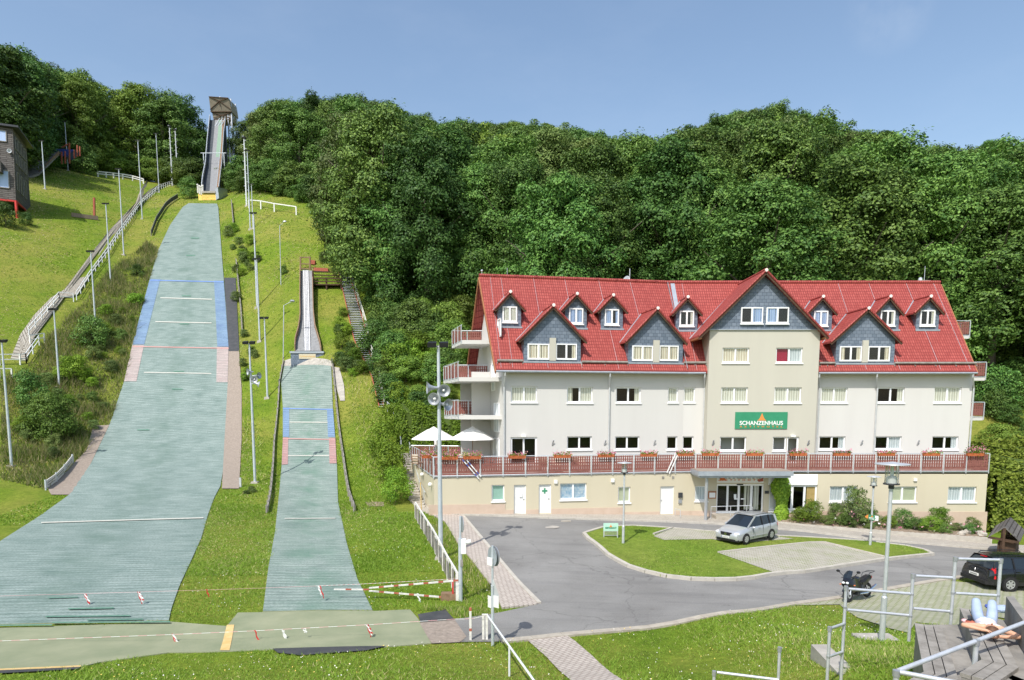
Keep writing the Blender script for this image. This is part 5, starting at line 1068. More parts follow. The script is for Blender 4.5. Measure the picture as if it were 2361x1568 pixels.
# take-off table with yellow board
tL, tR = onY(457, 460, 149.4), onY(497.3, 460, 149.4); zt0 = onY(480, 441.5, 149.4).z; zt1 = onY(480, 446.5, 149.4).z; zt2_ = onY(480, 472.5, 149.4).z
mb = MB(); mb.box((tL.x+.9, 149.2, zt1+.1), (tR.x+.1, 153, zt0)); mb.build('takeoff_table', 'concrete_old', bi)
mb = MB(); mb.box((tL.x+.2, 149.9, zt2_-1.5), (tR.x+.7, 153, zt1+.1)); mb.build('table_base', 'dark_metal', bi)
mb = MB(); mb.box((tL.x, 149.5, zt2_-.6), (tR.x, 149.62, zt1)); yb = mb.build('yellow_board', 'board_yellow', bi)
Hh = zt1-zt2_
for k, s_ in enumerate(('Sprungschanze', 'Zwölfmorgental', 'Wernigerode')): textobj(s_, .55, ((tL.x+tR.x)/2+.25, 149.49, zt1-Hh*(.26+.24*k)), (1,0,0), (0,0,1), 'letter_faint', yb, width=2.9)
mb = MB(); a = onY(499.5, 445, 149); mb.hexa([(tR.x+.05,149.3,zt2_+1),(tR.x+.75,149.3,zt2_+1.4),(tR.x+.75,154,zt2_+1.4),(tR.x+.05,154,zt2_+1),(tR.x+.05,149.3,zt0+.5),(tR.x+.6,149.3,zt0+.9),(tR.x+.7,154,zt0+1.9),(tR.x+.15,154,zt0+1.5)]); mb.build('wing_wall', 'zinc', bi)
mb = MB()
for x, y in ((455.5,427),(459.5,430),(463.5,431),(467,429)): p = onY(x, y, 149.5); mb.tube([(p.x, p.y, p.z-1.7), p], .16, 6); mb.blob(p, .24)
mb.build('white_posts', 'white_worn', bi)
# small in-run
si = root('ski_jump_inrun', 'small ski jump in-run with white double track and slate clad table', 'ski jump', tuple(hit(710, 835)))
pf = []
for i in range(25):
    t = i/24; y = 809+(624-809)*t; p = hit(708.5-4*t, y, 1.0+.5*t); pf.append((p.y, p.z, y))
SLo = [(680.7,809),(681.5,792),(689,766),(692.7,737),(692,690),(692.5,620)]; SRo = [(738.6,809),(735.8,792),(724.6,754),(721,719.8),(720,680),(719,620)]; T0 = [(701,809),(697.5,624)]; T1 = [(716,809),(711.3,624)]
_, PL = lane(pf, SLo, SRo, 0, 'inrun_grey', 'deck', si, .25); _, PT_ = lane(pf, T0, T1, .05, 'track_white', 'track', si, .04)
mb = MB()
for t in (.03, .3, .5, .72, .97): mb.tube([r[0].lerp(r[1], t)+V((0, 0, .04)) for r in PT_], .035, 4)
mb.build('track_rails', 'steel', si)
rim(PL, 0, -.25, .75, .1, 'wood_brown', 'left_side_board', si); rim(PL, 1, -.25, .4, .1, 'wood_brown', 'right_side_board', si)
mb = MB()
for i in range(1, 25, 2):
    for s_ in (0, 1): p = PL[i][s_]; mb.bar((p.x, p.y, h(p.x, p.y)-.5), p, .12, .12)
mb.build('trestle', 'wood_grey', si)
Yt = pf[0][0]-.2; a, b = onY(670, 820, Yt).x, onY(745.5, 820, Yt).x; zc0, zc1, zc2 = onY(708, 810, Yt).z, onY(708, 814.5, Yt).z, onY(708, 832, Yt).z
mb = MB(); mb.box((a-.08, Yt-.12, zc1), (b+.08, Yt+2.0, zc0)); mb.build('table_cap', 'zinc', si)
mb = MB(); P = [(a, zc2-1.2), (b, zc2-1.2), (b, zc1), (a, zc1)]; mb.face([(x, Yt, z) for x, z in P], P)
for X in (a, b): mb.face([(X, Yt, zc2-1.2), (X, Yt+2, zc2-1.2), (X, Yt+2, zc1), (X, Yt, zc1)])
mb.build('table_front', 'slate', si)
sa, sb = onY(689.3, 820, Yt).x, onY(728, 820, Yt).x; s0, s1 = onY(708, 827.4, Yt).z, onY(708, 816, Yt).z
mb = MB(); mb.box((sa, Yt-.06, s0), (sb, Yt-.003, s1)); sb_ = mb.build('name_board', 'cream', si); textobj('Schülerschanze', .36, ((sa+sb)/2, Yt-.066, (s0+s1)/2), (1,0,0), (0,0,1), 'letter_faint', sb_, width=(sb-sa)*.92)
stru(sheet_poly('concrete_apron', [(650,846),(656,833),(668,829),(748,829),(762,833),(766,846)], .09, 'concrete_old', block=False, skirt=.2), 'narrow concrete apron below the small take-off table', 'apron')
stru(strip('concrete_apron', [(768,848),(772,885),(784,926)], [(782,850),(793,890),(795,926)], .06, 'concrete_old', 14, 2), 'grey concrete slab right of the small slope', 'apron')
# timber platform beside the small in-run
tp = root('timber_platform', 'weathered timber scaffold platform with railings beside the small in-run', 'platform', tuple(hit(750, 670)))
mb = MB(); Yp = hit(752, 664).y; pz = onY(750, 657, Yp).z
def bx(x0, y0, x1, y1, Y, t=.14, m=None): mb.bar(onY(x0, y0, Y), onY(x1, y1, Y), t, t)
for y in (656, 649, 641.5): bx(721, y, 786, y+.6, Yp-.6)
bx(721, 625.5, 780, 628, Yp+2.6); bx(721, 634, 783, 636, Yp+2)
for x in (721, 752, 786): bx(x, 624 if x < 730 else 640, x+1, 668, Yp-.5, .2)
bx(754, 661, 786, 670, Yp); mb.box((onY(721,657,Yp).x, Yp-.5, pz-.15), (onY(787,657,Yp).x, Yp+4, pz+.05))
mb.build('lower_platform', 'wood_dark', tp); mb = MB()
Yq = hit(700, 622).y
for y in (593.5, 608.5, 619.5): bx(692, y, 714 if y < 600 else 713, y+.5, Yq)
for x in (692.5, 714.5): bx(x, 592, x, 626, Yq, .2)
mb.build('upper_railing', 'wood_brown', tp)
mb = MB(); bx(724, 621.5, 757, 623.5, Yp+5, .5); mb.build('red_plank', 'red_rust', tp); mb = MB(); bx(716, 605, 727, 606, Yq+2, .6); mb.build('red_plank', 'red_rust', tp)
# metal stairs right of the small slope
stt = root('hillside_stairs', 'long open-tread metal staircase climbing beside the small jump into the trees', 'stairs', tuple(hit(880, 944)))
Ls = edge_curve([(774,600),(786,654.7),(816.6,788.6),(829,815),(857,873),(874,942)]); Rs = edge_curve([(793.7,600),(812,658.5),(845,769.5),(851,815),(868,857.5),(885.5,945.5)])
n = 84; A_, _ = resamp(Ls, n); B_, _ = resamp(Rs, n); mb = MB()
for a, b in zip(A_, B_):
    z = (a.z+b.z)/2+.3; mb.hexa([(a.x,a.y,z-.05),(b.x,b.y,z-.05),(b.x,b.y+.32,z-.05),(a.x,a.y+.32,z-.05),(a.x,a.y,z),(b.x,b.y,z),(b.x,b.y+.32,z),(a.x,a.y+.32,z)])
mb.build('treads', 'galv', stt); mb = MB()
mb.grid([[p+V((0, 0, .1)), p+V((0, 0, .4))] for p in A_]); mb.tube([p+V((0, 0, .25)) for p in A_], .06, 4); mb.tube([p+V((0, 0, .25)) for p in B_], .06, 4); mb.build('stringer', 'red_rust', stt)
mb = MB(); Bh = B_[12:]; mb.tube([p+V((.05, 0, 1.35)) for p in Bh], .045, 5); mb.tube([p+V((.05, 0, .85)) for p in Bh], .035, 5)
for p in Bh[::5]: mb.tube([p, p+V((.05, 0, 1.35))], .04, 5)
mb.build('handrail', 'white_worn', stt)
mb = MB(); P = [hit(x, y)+V((0, 0, 1.0)) for x, y in ((893,950),(907,965),(918,990),(921,1020),(925,1045))]; mb.tube(P, .04, 5); mb.tube([p-V((0, 0, .45)) for p in P], .03, 5)
for p in P: mb.tube([p-V((0, 0, 1)), p], .04, 5)
tag(mb.build('handrail', 'galv', None), 'grey tube handrail among the bushes left of the parasols', 'handrail')
# side steps of the hotel
ssr = root('stone_steps', 'stone steps climbing along the left side wall of the hotel terrace', 'stairs', tuple(hit(958, 1170)))
A_, _ = resamp([hit(925,1052), hit(938,1100), hit(950,1150), hit(957,1172)], 22); B_, _ = resamp([hit(944,1048), hit(952,1090), hit(968,1145), hit(980,1172)], 22); mb = MB()
for a, b in zip(A_, B_): z = max(a.z, b.z)+.12; mb.hexa([(a.x,a.y-.25,z-.5),(b.x,b.y-.25,z-.5),(b.x,b.y+.5,z-.5),(a.x,a.y+.5,z-.5),(a.x,a.y-.25,z),(b.x,b.y-.25,z),(b.x,b.y+.5,z),(a.x,a.y+.5,z)])
mb.build('steps', 'stone', ssr); mb = MB(); P = [p+V((-.0, 0, 1.05)) for p in B_]; mb.tube(P, .035, 5); [mb.tube([p-V((0, 0, 1.05)), p], .03, 5) for p in P[::5]]; mb.build('handrail', 'galv', ssr)
# ---------------------------------------------------------------- poles
def pole(bx_, by, tx, ty, label, kind='flood', r=.11, group=None, Y=None):
    b = hit(bx_, by) if Y is None else V((onY(bx_, by, Y).x, Y, h(onY(bx_, by, Y).x, Y))); t = onY(tx, ty, b.y); H_ = t.z-b.z; o = root('floodlight_pole' if kind != 'lamp' else 'street_lamp', label, 'floodlight pole' if kind != 'lamp' else 'street lamp', tuple(b), group)
    mb = MB(); mb.tube([b-V((0, 0, .3)), b+V((0, 0, H_*.35)), b+V((0, 0, H_))], [r, r*.9, r*.6], 10); mb.build('pole', 'pole_white' if kind in ('rung',) else 'galv_pole', o)
    top = b+V((0, 0, H_))
    if kind in ('flood', 'horn', 'thin'):
        for s_ in (-1, 1):
            mb = MB(); c = top+V((s_*.27, -.05, .08)); mb.hexa([c+V(q) for q in ((-.2,-.16,-.14),(.2,-.16,-.14),(.16,.16,-.02),(-.16,.16,-.02),(-.2,-.2,.06),(.2,-.2,.06),(.18,.16,.16),(-.18,.16,.16))]); fl = mb.build('floodlight', 'black', o)
            if kind == 'thin': break
        mb = MB(); mb.bar(top+V((-.4, 0, 0)), top+V((.4, 0, 0)), .07, .07); mb.build('crossarm', 'galv_pole', o)
    if kind == 'rung':
        mb = MB()
        for k in range(int(H_/.8)): z = 1.5+k*.8; mb.bar(b+V((-.42*(k % 2)+0, 0, z)), b+V((.42*((k+1) % 2), 0, z)), .06, .06)
        mb.build('climbing_rungs', 'galv_pole', o); mb = MB(); mb.hexa([top+V(q) for q in ((-.4,-.2,0),(.4,-.2,0),(.4,.2,0),(-.4,.2,0),(-.35,-.25,.3),(.35,-.25,.3),(.35,.2,.35),(-.35,.2,.35))]); mb.build('floodlight', 'black', o)
    mb = MB(); mb.hexa([b+V(q) for q in ((-.3,-.3,-.3),(.3,-.3,-.3),(.3,.3,-.3),(-.3,.3,-.3),(-.25,-.25,.1),(.25,-.25,.1),(.25,.25,.1),(-.25,.25,.1))]); mb.build('footing', 'concrete_old', o)
    return o, b, H_
PG = 'floodlight poles beside the large slope'
for a in ((27,1075,6,789,'floodlight pole at the left picture edge above the low boards'),(137,892,124.5,715,'floodlight pole rising from the brush beside the lower stairs'),(220,747,208,581,'floodlight pole left of the blue slope edge, dark lamps above the stairway'),
          (255,648,246,471,'floodlight pole in front of the stairs, right of the red post'),(285.5,588,276.5,391,'floodlight pole just left of the stairs landing, below the white barrier'),(328,506,319,325,'tall floodlight pole right of the stairway gate'),
          (366.8,444,361,309,'floodlight pole beside the top of the left stairway')): pole(*a, group=PG)
pole(397.5,429,395,294,'left one of the two white poles with climbing rungs at the top of the stairs','rung',.15); pole(410,425,409,301,'right one of the two white poles with climbing rungs at the top of the stairs','rung',.15)
pole(104,436,96.5,326,'pole with twin lamps in front of the wooden ramp at upper left','flood',.13); pole(157,394,151.5,281,'floodlight pole beside the red trestle at upper left','flood',.13)
pole(568.7,475,564,320,'tallest white mast with rungs right of the yellow board','rung',.17); pole(577,529,572.3,349,'thinner pole right behind the tall rung mast','flood',.12,PG); pole(583.5,527,579.5,426,'short pole right of the white barrier line','flood',.1,PG)
pole(593,709,583.3,493,'long pole on the grass strip between the slopes, its lamp beside the upper bushes','flood',.14,PG); pole(599,787,589.5,599,'pole on the grass strip between the slopes standing below the long pole','flood',.12,PG); pole(616.5,917,611,735,'pole standing left of the small slope above the loudspeaker pole','flood',.11,PG)
def horn(c, d, r_, L_, o):
    d = V(d).normalized(); mb = MB(); mb.lathe([(.02, -L_), (r_*.22, -L_), (r_*.25, -L_*.6), (r_*.42, -L_*.3), (r_*.72, -L_*.08), (r_, .02), (r_*.93, .02), (r_*.6, -.1), (r_*.3, -L_*.35), (0, -L_*.4)], c, 20, axis=d)
    hn = mb.build('loudspeaker_horn', 'steel', o, smooth=True); mb = MB(); mb.lathe([(0, .0), (r_*.2, -.04), (r_*.22, -L_*.35)], c+d*-.02, 12, axis=d); mb.build('centre_plug', 'sign_white', hn)
    return hn
o, b, H_ = pole(588, 1113, 575.5, 793, 'pole with four horn loudspeakers between the two slopes', 'flood', .11)
for (x, y), d in (((571,857.5),(-.8,-.6,-.05)),((586,874.7),(.25,-1,-.1)),((597,866),(1,-.35,0)),((596.6,886),(.9,.4,-.25))):
    c = onY(x, y, b.y-.15); horn(c, d, .27, .42, o); mb = MB(); mb.tube([V((b.x, b.y, c.z)), c-V(d).normalized()*.35], .03, 5); mb.build('bracket', 'galv_pole', o)
o, b, H_ = pole(1016, 1288, 1009, 799, 'tall mast with four grey horn loudspeakers beside the paved footpath', 'flood', .115)
for (x, y), d in (((985,894),(-1,-.25,.0)),((1023.5,900.5),(.35,-1,-.12)),((1000,920),(-.25,-1,-.1)),((1033,933.5),(.8,-.62,-.1))):
    c = onY(x, y, b.y-.2); horn(c, d, .29, .55, o); mb = MB(); mb.tube([V((b.x, b.y, c.z)), c-V(d).normalized()*.45], .035, 6); mb.build('bracket', 'galv_pole', o)
def slimlamp(bx_, by, tx, ty, hx, hy, label):
    b = hit(bx_, by); t = onY(tx, ty, b.y); e = onY(hx, hy, b.y); o = root('street_lamp', label, 'street lamp', tuple(b)); mb = MB(); mb.tube([b, t, e], [.06, .05, .035], 6); mb.build('pole', 'galv', o); mb = MB(); mb.blob(e, (.3, .2, .13)); mb.build('lamp_head', 'steel', o, smooth=True)
slimlamp(647.6,657.5,644.6,521,656,511,'thin curved-arm lamp in the meadow above the timber platform'); slimlamp(653,827,654,704.4,674,694,'thin curved-arm lamp left of the small take-off table')
# ---------------------------------------------------------------- fences and rails on the hill
def fence(pts, label, hh=1., rails=(1.,), sp=2., m='white_paint', pr=.045, name='fence', cat='fence', box=False, pk=None):
    W = pxpoly(pts); L = sum((a-b).length for a, b in zip(W, W[1:])); Q, _ = resamp(W, max(2, int(L/sp)+1)); r = root(name, label, cat, tuple(W[0]))
    Q = [V((p.x, p.y, h(p.x, p.y))) for p in Q]
    for p in Q: mb = MB(); mb.bar(p-V((0, 0, .2)), p+V((0, 0, hh)), pr*2, pr*2); mb.build('post', m, r)
    for z in rails:
        mb = MB()
        for a, b in zip(Q, Q[1:]): mb.bar(a+V((0, 0, z)), b+V((0, 0, z)), pr*1.3, pr*1.7)
        mb.build('rail', m, r)
    return r, Q
for pl_, lb_ in (([(47,841),(61,838)],'short white handrail joining the lowest stair flight'),([(61,838),(91,796)],'white handrail of the lowest flight of the left stairway'),([(67,776),(137,693)],'white handrail of the second flight of the left stairway'),([(137,693),(170,696)],'level white handrail on the middle landing of the left stairway'),
  ([(177,692),(248,589),(320,482)],'long white handrail of the third flight of the left stairway'),([(320,482),(365,439),(405,425)],'white handrail of the uppermost flight of the left stairway')): fence(pl_, lb_, 1.1, (1.1,.6), 2.4, name='stair_railing', pr=.045, m='pole_white')
fence([(0,842),(47,841)], 'short white handrail at the left picture edge', 1.15, (1.15,.6), 1.6, name='stair_railing', pr=.06)
fence([(0,872),(28,872)], 'lower short white handrail at the left picture edge', 1.0, (1.0,), 1.6, name='stair_railing', pr=.06)
fence([(70,796),(103,790)], 'white handrail stub on the stairway landing', 1.1, (1.1,.6), 1.6, name='stair_railing', pr=.06)
fence([(226,408),(263,411),(298,415),(331,424)], 'white painted barrier across the upper left meadow', 1.25, (1.25,.75), 3., name='barrier', pr=.13)
fence([(574,479),(628,488),(683,496)], 'thin white barrier on the meadow right of the tall masts', 1.5, (1.5,), 5.5, name='barrier', pr=.1)
stru(strip('stairway', [(389,420),(379,422),(344,441),(303,480),(275.5,516.5),(168,661),(101,699),(38,787),(25,829)], [(392,424),(384,427),(350,447),(320,480),(283,522),(177,686),(135,690),(80,770),(62,834)], .12, 'steps', 100, 2, thick=.2), 'narrow wooden stairway up the left meadow', 'stairway')
def edgeboard(pts, label, hh=.45, m='wood_grey', sp=1.5):
    W = pxpoly(pts); L = sum((a-b).length for a, b in zip(W, W[1:])); Q, _ = resamp(W, max(2, int(L/sp)+1)); Q = [V((p.x, p.y, h(p.x, p.y))) for p in Q]
    r = root('edge_board', label, 'edge board', tuple(W[0])); mb = MB()
    for a, b in zip(Q, Q[1:]): mb.bar(a+V((0, 0, hh*.6)), b+V((0, 0, hh*.6)), .07, hh*.7)
    mb.build('board', m, r)
    for p in Q: mb = MB(); mb.bar(p-V((.07, 0, .2)), p+V((-.07, 0, hh+.1)), .09, .09); mb.build('peg', 'wood_grey', r)
edgeboard([(410,459),(382,480),(361.6,512),(349.5,545)], 'dark curved kickboard left of the upper large slope', 1.1, 'inrun_dark')
edgeboard([(534,470),(536,495),(538.5,521)], 'upper weathered kickboard right of the large slope', .8); edgeboard([(545,606),(550,660),(556,720),(559,772)], 'weathered kickboard right of the rubber sheet', .6)
edgeboard([(654,836),(644.4,888),(642.5,926),(633,1022),(625,1142),(617,1184)], 'long weathered kickboard left of the small slope', .5); edgeboard([(766,838),(773,904),(781,984),(792,1060),(805,1143),(818,1181)], 'long weathered kickboard right of the small slope', .5)
# low advertising boards
r = root('board_fence', 'low row of white advertising boards beside the foot of the large slope', 'board fence', tuple(hit(106,1130)))
Q = pxpoly([(106,1130),(131,1112),(150,1092),(168,1068)])
for a, b in zip(Q, Q[1:]): mb = MB(); u = (b-a).normalized(); mb.bar(a+u*.05+V((0, 0, .4)), b-u*.05+V((0, 0, .4)), .05, .62); k = mb.build('board', 'white_worn', r); mb = MB(); nn = u.cross(V((0, 0, 1))); [mb.bar(a+u*.4+nn*.03+V((0, 0, z)), b-u*.4+nn*.03+V((0, 0, z)), .004, .06) for z in (.3, .48)]; mb.build('faded_writing', 'wood_grey', k)
for p in Q: mb = MB(); mb.bar(p-V((0, 0, .2)), p+V((0, 0, .8)), .1, .1); mb.build('post', 'galv_pole', r)
# red post + low wall
p = hit(217.6, 501); mb = MB(); mb.bar(p, onY(217, 456, p.y), .3, .3); tag(mb.build('marker_post', 'red_rust', None), 'single rusty red post on the left meadow', 'post')
kerbline([(165,500),(195,504),(226,508)], 'kerb', 'low brown retaining edge below the red post', .4, .7, 'soil')
mb = MB(); p = hit(554.5,1123); mb.bar(p, p+V((0, 0, .75)), .15, .12); tag(mb.build('marker_post', 'galv', None), 'short grey stake left of the loudspeaker pole foot', 'post')
# white fence beside the footpath
W_px = [(958,1196),(981,1236),(1000,1268),(1020,1311),(1040,1350),(1054,1378)]
r, Q = fence(W_px, 'weathered white picket fence leaning along the verge beside the footpath', 1.0, (.98,), 1.3, m='white_worn', pr=.05, name='picket_fence'); mb = MB()
for a, b in zip(Q, Q[1:]):
    for k in range(5): p = a.lerp(b, (k+.5)/5); mb.bar(p+V((-.03, 0, .08)), p+V((-.03+random.uniform(-.03,.03), 0, .88+random.uniform(-.06,.04))), .1, .02)
mb.build('pickets', 'wood_grey', r)
p = hit(972, 1205); mb = MB(); mb.tube([p, onY(969, 1112, p.y)], .035, 5); tag(mb.build('marker_stake', 'yellow_paint', None), 'thin yellow and grey stake at the top of the picket fence', 'stake')
# ---------------------------------------------------------------- barrier, sign poles, tape
Yg = hit(1060.5, 1386).y
bp_ = hit(1060.5, 1386); r = root('barrier_gate', 'red and white tapered barrier gate reaching over the small slope', 'barrier', tuple(bp_))
def stripes(pts, name, w0, w1, k=9):
    P, _ = resamp(pts, k*2+1); mb = MB()
    for i, (a, b) in enumerate(zip(P, P[1:])): mb.cur = 0 if i % 3 else 1; t = i/len(P); ww = w0+(w1-w0)*t; mb.bar(a, b, ww, ww)
    return mb.build(name, ['white_worn', 'red_rust'], r)
G0 = onY(1056, 1338, Yg); G1 = onY(1057.5, 1380, Yg); G2 = onY(850.6, 1359, Yg); G3 = onY(769.6, 1358.5, Yg)
stripes([G0, G2+V((0, 0, .06))], 'upper_arm', .06, .05); stripes([G1, G2-V((0, 0, .05))], 'lower_arm', .06, .05); stripes([G2, G3], 'boom_tip', .05, .04, 3)
mb = MB(); mb.bar(onY(1043.7, 1341, Yg), onY(1043.7, 1379, Yg), .06, .06); mb.build('brace', 'red_paint', r); mb = MB(); a = onY(1054.5, 1381, Yg); mb.hexa([a+V(q) for q in ((-.06,-.06,-.05),(.06,-.06,-.05),(.06,.06,-.05),(-.06,.06,-.05),(-.06,-.06,.62),(.06,-.06,.62),(.06,.06,.62),(-.06,.06,.62))]); mb.build('hinge_post', 'white_worn', r)
mb = MB(); p = hit(1038, 1384); mb.box((p.x-.35,p.y-.1,p.z-.1),(p.x+.25,p.y+.25,p.z+.28)); tag(mb.build('support_block', 'wood_brown', None), 'small wooden block under the barrier gate arm', 'block')
def disc(mb, c, nrm, r_, t=.02, n=28): c = V(c); mb.lathe([(0, 0), (r_, 0), (r_, t), (0, t)], c, n, axis=nrm)
r = root('sign_pole', 'grey sign pole with round sign and white camera box at the barrier gate', 'sign pole', tuple(bp_)); bp = bp_+V((.02, 0, 0))
tp_ = onY(1059.6, 1190, bp.y); zk = onY(1060, 1241, bp.y).z; mb = MB(); mb.tube([V((bp.x, bp.y, bp.z-.1)), V((bp.x, bp.y, zk))], .075, 10); mb.tube([V((bp.x, bp.y, zk)), V((bp.x+.02, bp.y, tp_.z))], .045, 10); mb.build('pole', 'galv_pole', r)
mb = MB(); c = onY(1064, 1208.5, bp.y+.05); disc(mb, c, (.96, .28, 0), .31); mb.build('round_sign', 'steel', r)
mb = MB(); c = onY(1068.5, 1259, bp.y); mb.hexa([c+V(q) for q in ((-.09,-.1,-.28),(.09,-.1,-.28),(.09,.1,-.28),(-.09,.1,-.28),(-.09,-.1,.28),(.09,-.1,.28),(.09,.1,.28),(-.09,.1,.28))]); k = mb.build('camera_box', 'sign_white', r); mb = MB(); mb.tube([onY(1073, 1250, bp.y), onY(1085, 1248.5, bp.y)], .085, 12); mb.build('camera', 'sign_white', k)
mb = MB(); c = onY(1064, 1298, bp.y-.09); mb.bar(c+V((0, 0, -.13)), c+V((0, 0, .13)), .1, .03); mb.build('small_plate', 'wood_grey', r)
b2 = hit(1135.5, 1489); r = root('sign_pole', 'grey sign pole in the front with a round sign seen from behind and white plates', 'sign pole', tuple(b2)); tz = onY(1125, 1258, b2.y).z
mb = MB(); mb.tube([b2-V((0, 0, .1)), V((b2.x, b2.y, onY(1130,1350,b2.y).z))], .05, 10); mb.tube([V((b2.x, b2.y, onY(1130,1350,b2.y).z)), V((b2.x, b2.y, tz))], .035, 10); mb.build('pole', 'galv_pole', r)
zc = onY(1131, 1283, b2.y).z; mb = MB(); disc(mb, (b2.x+.06, b2.y+.05, zc), (.88, .48, 0), .31); mb.build('round_sign', 'steel', r); mb = MB(); disc(mb, (b2.x+.0, b2.y+.02, zc), (-.88, -.48, 0), .3, .01); mb.build('round_sign_back', 'zinc', r)
mb = MB(); c = V((b2.x-.07, b2.y-.06, onY(1125, 1293, b2.y).z)); mb.hexa([c+V(q) for q in ((-.09,-.01,-.1),(.07,-.01,-.16),(.07,.01,-.16),(-.09,.01,-.1),(-.09,-.01,.14),(.07,-.01,.1),(.07,.01,.1),(-.09,.01,.14))]); mb.build('white_plate', 'sign_white', r)
zt_ = onY(1135, 1334, b2.y).z; zb_ = onY(1135, 1377, b2.y).z; mb = MB(); mb.prism([(b2.x+.03,b2.y-.03,zt_),(b2.x+.0,b2.y-.05,zb_),(b2.x+.2,b2.y+.12,zb_)], (-.01,.012,0)); mb.build('triangular_sign', 'sign_white', r)
z0_, z1_ = onY(1135, 1398, b2.y).z, onY(1135, 1371, b2.y).z
for s_ in (-1, 1): mb = MB(); x0 = b2.x+(.03 if s_ > 0 else -.14); mb.hexa([(x0,b2.y-.06,z0_),(x0+(.16 if s_>0 else .1),b2.y-.04,z0_-.05),(x0+(.16 if s_>0 else .1),b2.y-.02,z0_-.05),(x0,b2.y-.04,z0_),(x0,b2.y-.06,z1_),(x0+(.16 if s_>0 else .1),b2.y-.04,z1_-.05),(x0+(.16 if s_>0 else .1),b2.y-.02,z1_-.05),(x0,b2.y-.04,z1_)]); mb.build('white_plate', 'sign_white', r)
# white posts, hand rail
p = hit(1084.5, 1477); r = root('tape_post', 'slim white post with red bands holding the barrier tape', 'post', tuple(p)); tz = onY(1081, 1402, p.y).z; mb = MB(); mb.bar(p, V((p.x, p.y, tz)), .07, .07); mb.build('post', 'white_worn', r)
for z in (.32, tz-p.z-.08): mb = MB(); mb.bar(p+V((0, 0, z)), p+V((0, 0, z+.09)), .078, .078); mb.build('red_band', 'red_rust', r)
p = hit(1114, 1475); r = root('handrail', 'white handrail sloping down from a thick double post at the bottom', 'handrail', tuple(p)); tz = onY(1112, 1417, p.y).z
for dx in (-.0, .11): mb = MB(); mb.bar(p+V((dx, 0, -.1)), V((p.x+dx, p.y, tz)), .075, .09); mb.build('post', 'white_worn', r)
mb = MB(); mb.bar(V((p.x-.04, p.y, tz)), V((p.x+.15, p.y, tz)), .1, .03); mb.build('post_cap', 'white_worn', r)
q1 = hit(1174, 1559); qz = onY(1173, 1489.5, q1.y).z; e = V((q1.x, q1.y, qz)); st_ = V((p.x+.13, p.y, tz-.02)); dr = (e-st_); mb = MB(); mb.tube([st_, e, e+dr*1.6], .028, 8); mb.build('rail', 'pole_white', r); mb = MB(); mb.tube([q1-V((0, 0, .1)), e], .027, 8); mb.build('post', 'pole_white', r); q2 = e+dr*1.5; mb = MB(); mb.tube([V((q2.x, q2.y, h(q2.x, q2.y))), q2], .027, 8); mb.build('post', 'pole_white', r)
def tape(pts, Y, label, flags, wd=.02):
    P = [onY(x, y, Y) for x, y in pts]; r = root('barrier_tape', label, 'barrier tape', tuple(P[0])); D, L = resamp(P, 60); mb = MB()
    for i, (a, b) in enumerate(zip(D, D[1:])): mb.cur = i % 2 if wd > .015 else 0; mb.bar(a, b, .006, wd*.6)
    mb.build('cord', ['sign_white', 'pale_pink'] if wd > .015 else 'pale_pink', r)
    for x, y, L_, c in flags:
        p = onY(x, y, Y-.02); s = 1500/p.y; k = MB(); n_ = 6
        for q in range(1 if c == 'r' else 2 if c == 'w' else 4):
            P_ = []; ox = random.uniform(-.03,.05)
            for i in range(n_+1): t = i/n_; P_.append([p+V((ox-.018+t*L_/s*.3+.015*math.sin(i*1.7+q), -.01*q, -t*L_/s*(1-.15*q))), p+V((ox+.018+t*L_/s*.3+.02*math.sin(i*2+q), .02-.01*q, -t*L_/s*(1-.15*q)))])
            k.cur = 0 if (c == 'r' or (c == 'm' and q % 2 == 0)) else 1; k.grid(P_)
        k.build('ribbon', ['red_paint', 'sign_white'], r)
tape([(1112,1421),(1084,1427),(1048,1427),(858.5,1439.5),(600,1453.5),(395.5,1462.8),(0,1477.5),(-120,1481)], hit(1084.5,1477).y, 'lower red and white tape with ribbons strung across the turf strip', [(396,1461,42,'m'),(588,1453,36,'r'),(650,1453,28,'w'),(700,1449,12,'w'),(846,1439,32,'m')])
tape([(1055,1334),(986,1338),(827,1346.7),(729,1350.7)], Yg-.3, 'white tape leading from the barrier gate to a red ribbon over the small slope', [(735,1351,30,'r'),(731,1351,24,'w'),(960,1368,22,'w')])
tape([(729,1350.7),(610,1355.4),(476.5,1360),(0,1374),(-120,1378)], Yg-.3, 'thin pink cord with red ribbons crossing the foot of the large slope', [(195,1369,33,'m'),(318,1364,30,'m'),(477,1358.5,19,'r')], .012)
# ---------------------------------------------------------------- judges' house (left), second ramp
jr = root('judges_tower', 'dark shingled wooden judges tower on red steel legs at the left edge', 'tower house', tuple(hit(43, 500)))
Yj = hit(43.5, 500).y; zt = onY(32, 296, Yj).z; zb = onY(45, 466, Yj).z; xt = onY(29.5, 300, Yj).x; xb = onY(45, 466, Yj).x
dF = V((-1, -.42, 0)).normalized()*9; dS = V((-.42, 1, 0)).normalized()*7.5
C_ = lambda t: V((xt+(xb-xt)*(1-t), Yj-.8*(1-t), zb+(zt-zb)*t)); F_ = lambda t: C_(t)+dF; S_ = lambda t: C_(t)+dS*(1+.15*(1-t)); B2 = lambda t: C_(t)+dF+dS*(1+.15*(1-t))
def wq(mb, a0, b0, b1, a1): L = (b0-a0).length; mb.face([a0, b0, b1, a1], [(0, a0.z), (L, b0.z), (L, b1.z), (0, a1.z)])
mb = MB(); wq(mb, F_(0), C_(0), C_(1), F_(1)); wq(mb, C_(0), S_(0), S_(1), C_(1)); wq(mb, S_(0), B2(0), B2(1), S_(1)); wq(mb, B2(0), F_(0), F_(1), B2(1)); mb.face([F_(0), B2(0), S_(0), C_(0)]); mb.build('wall', 'shingle', jr)
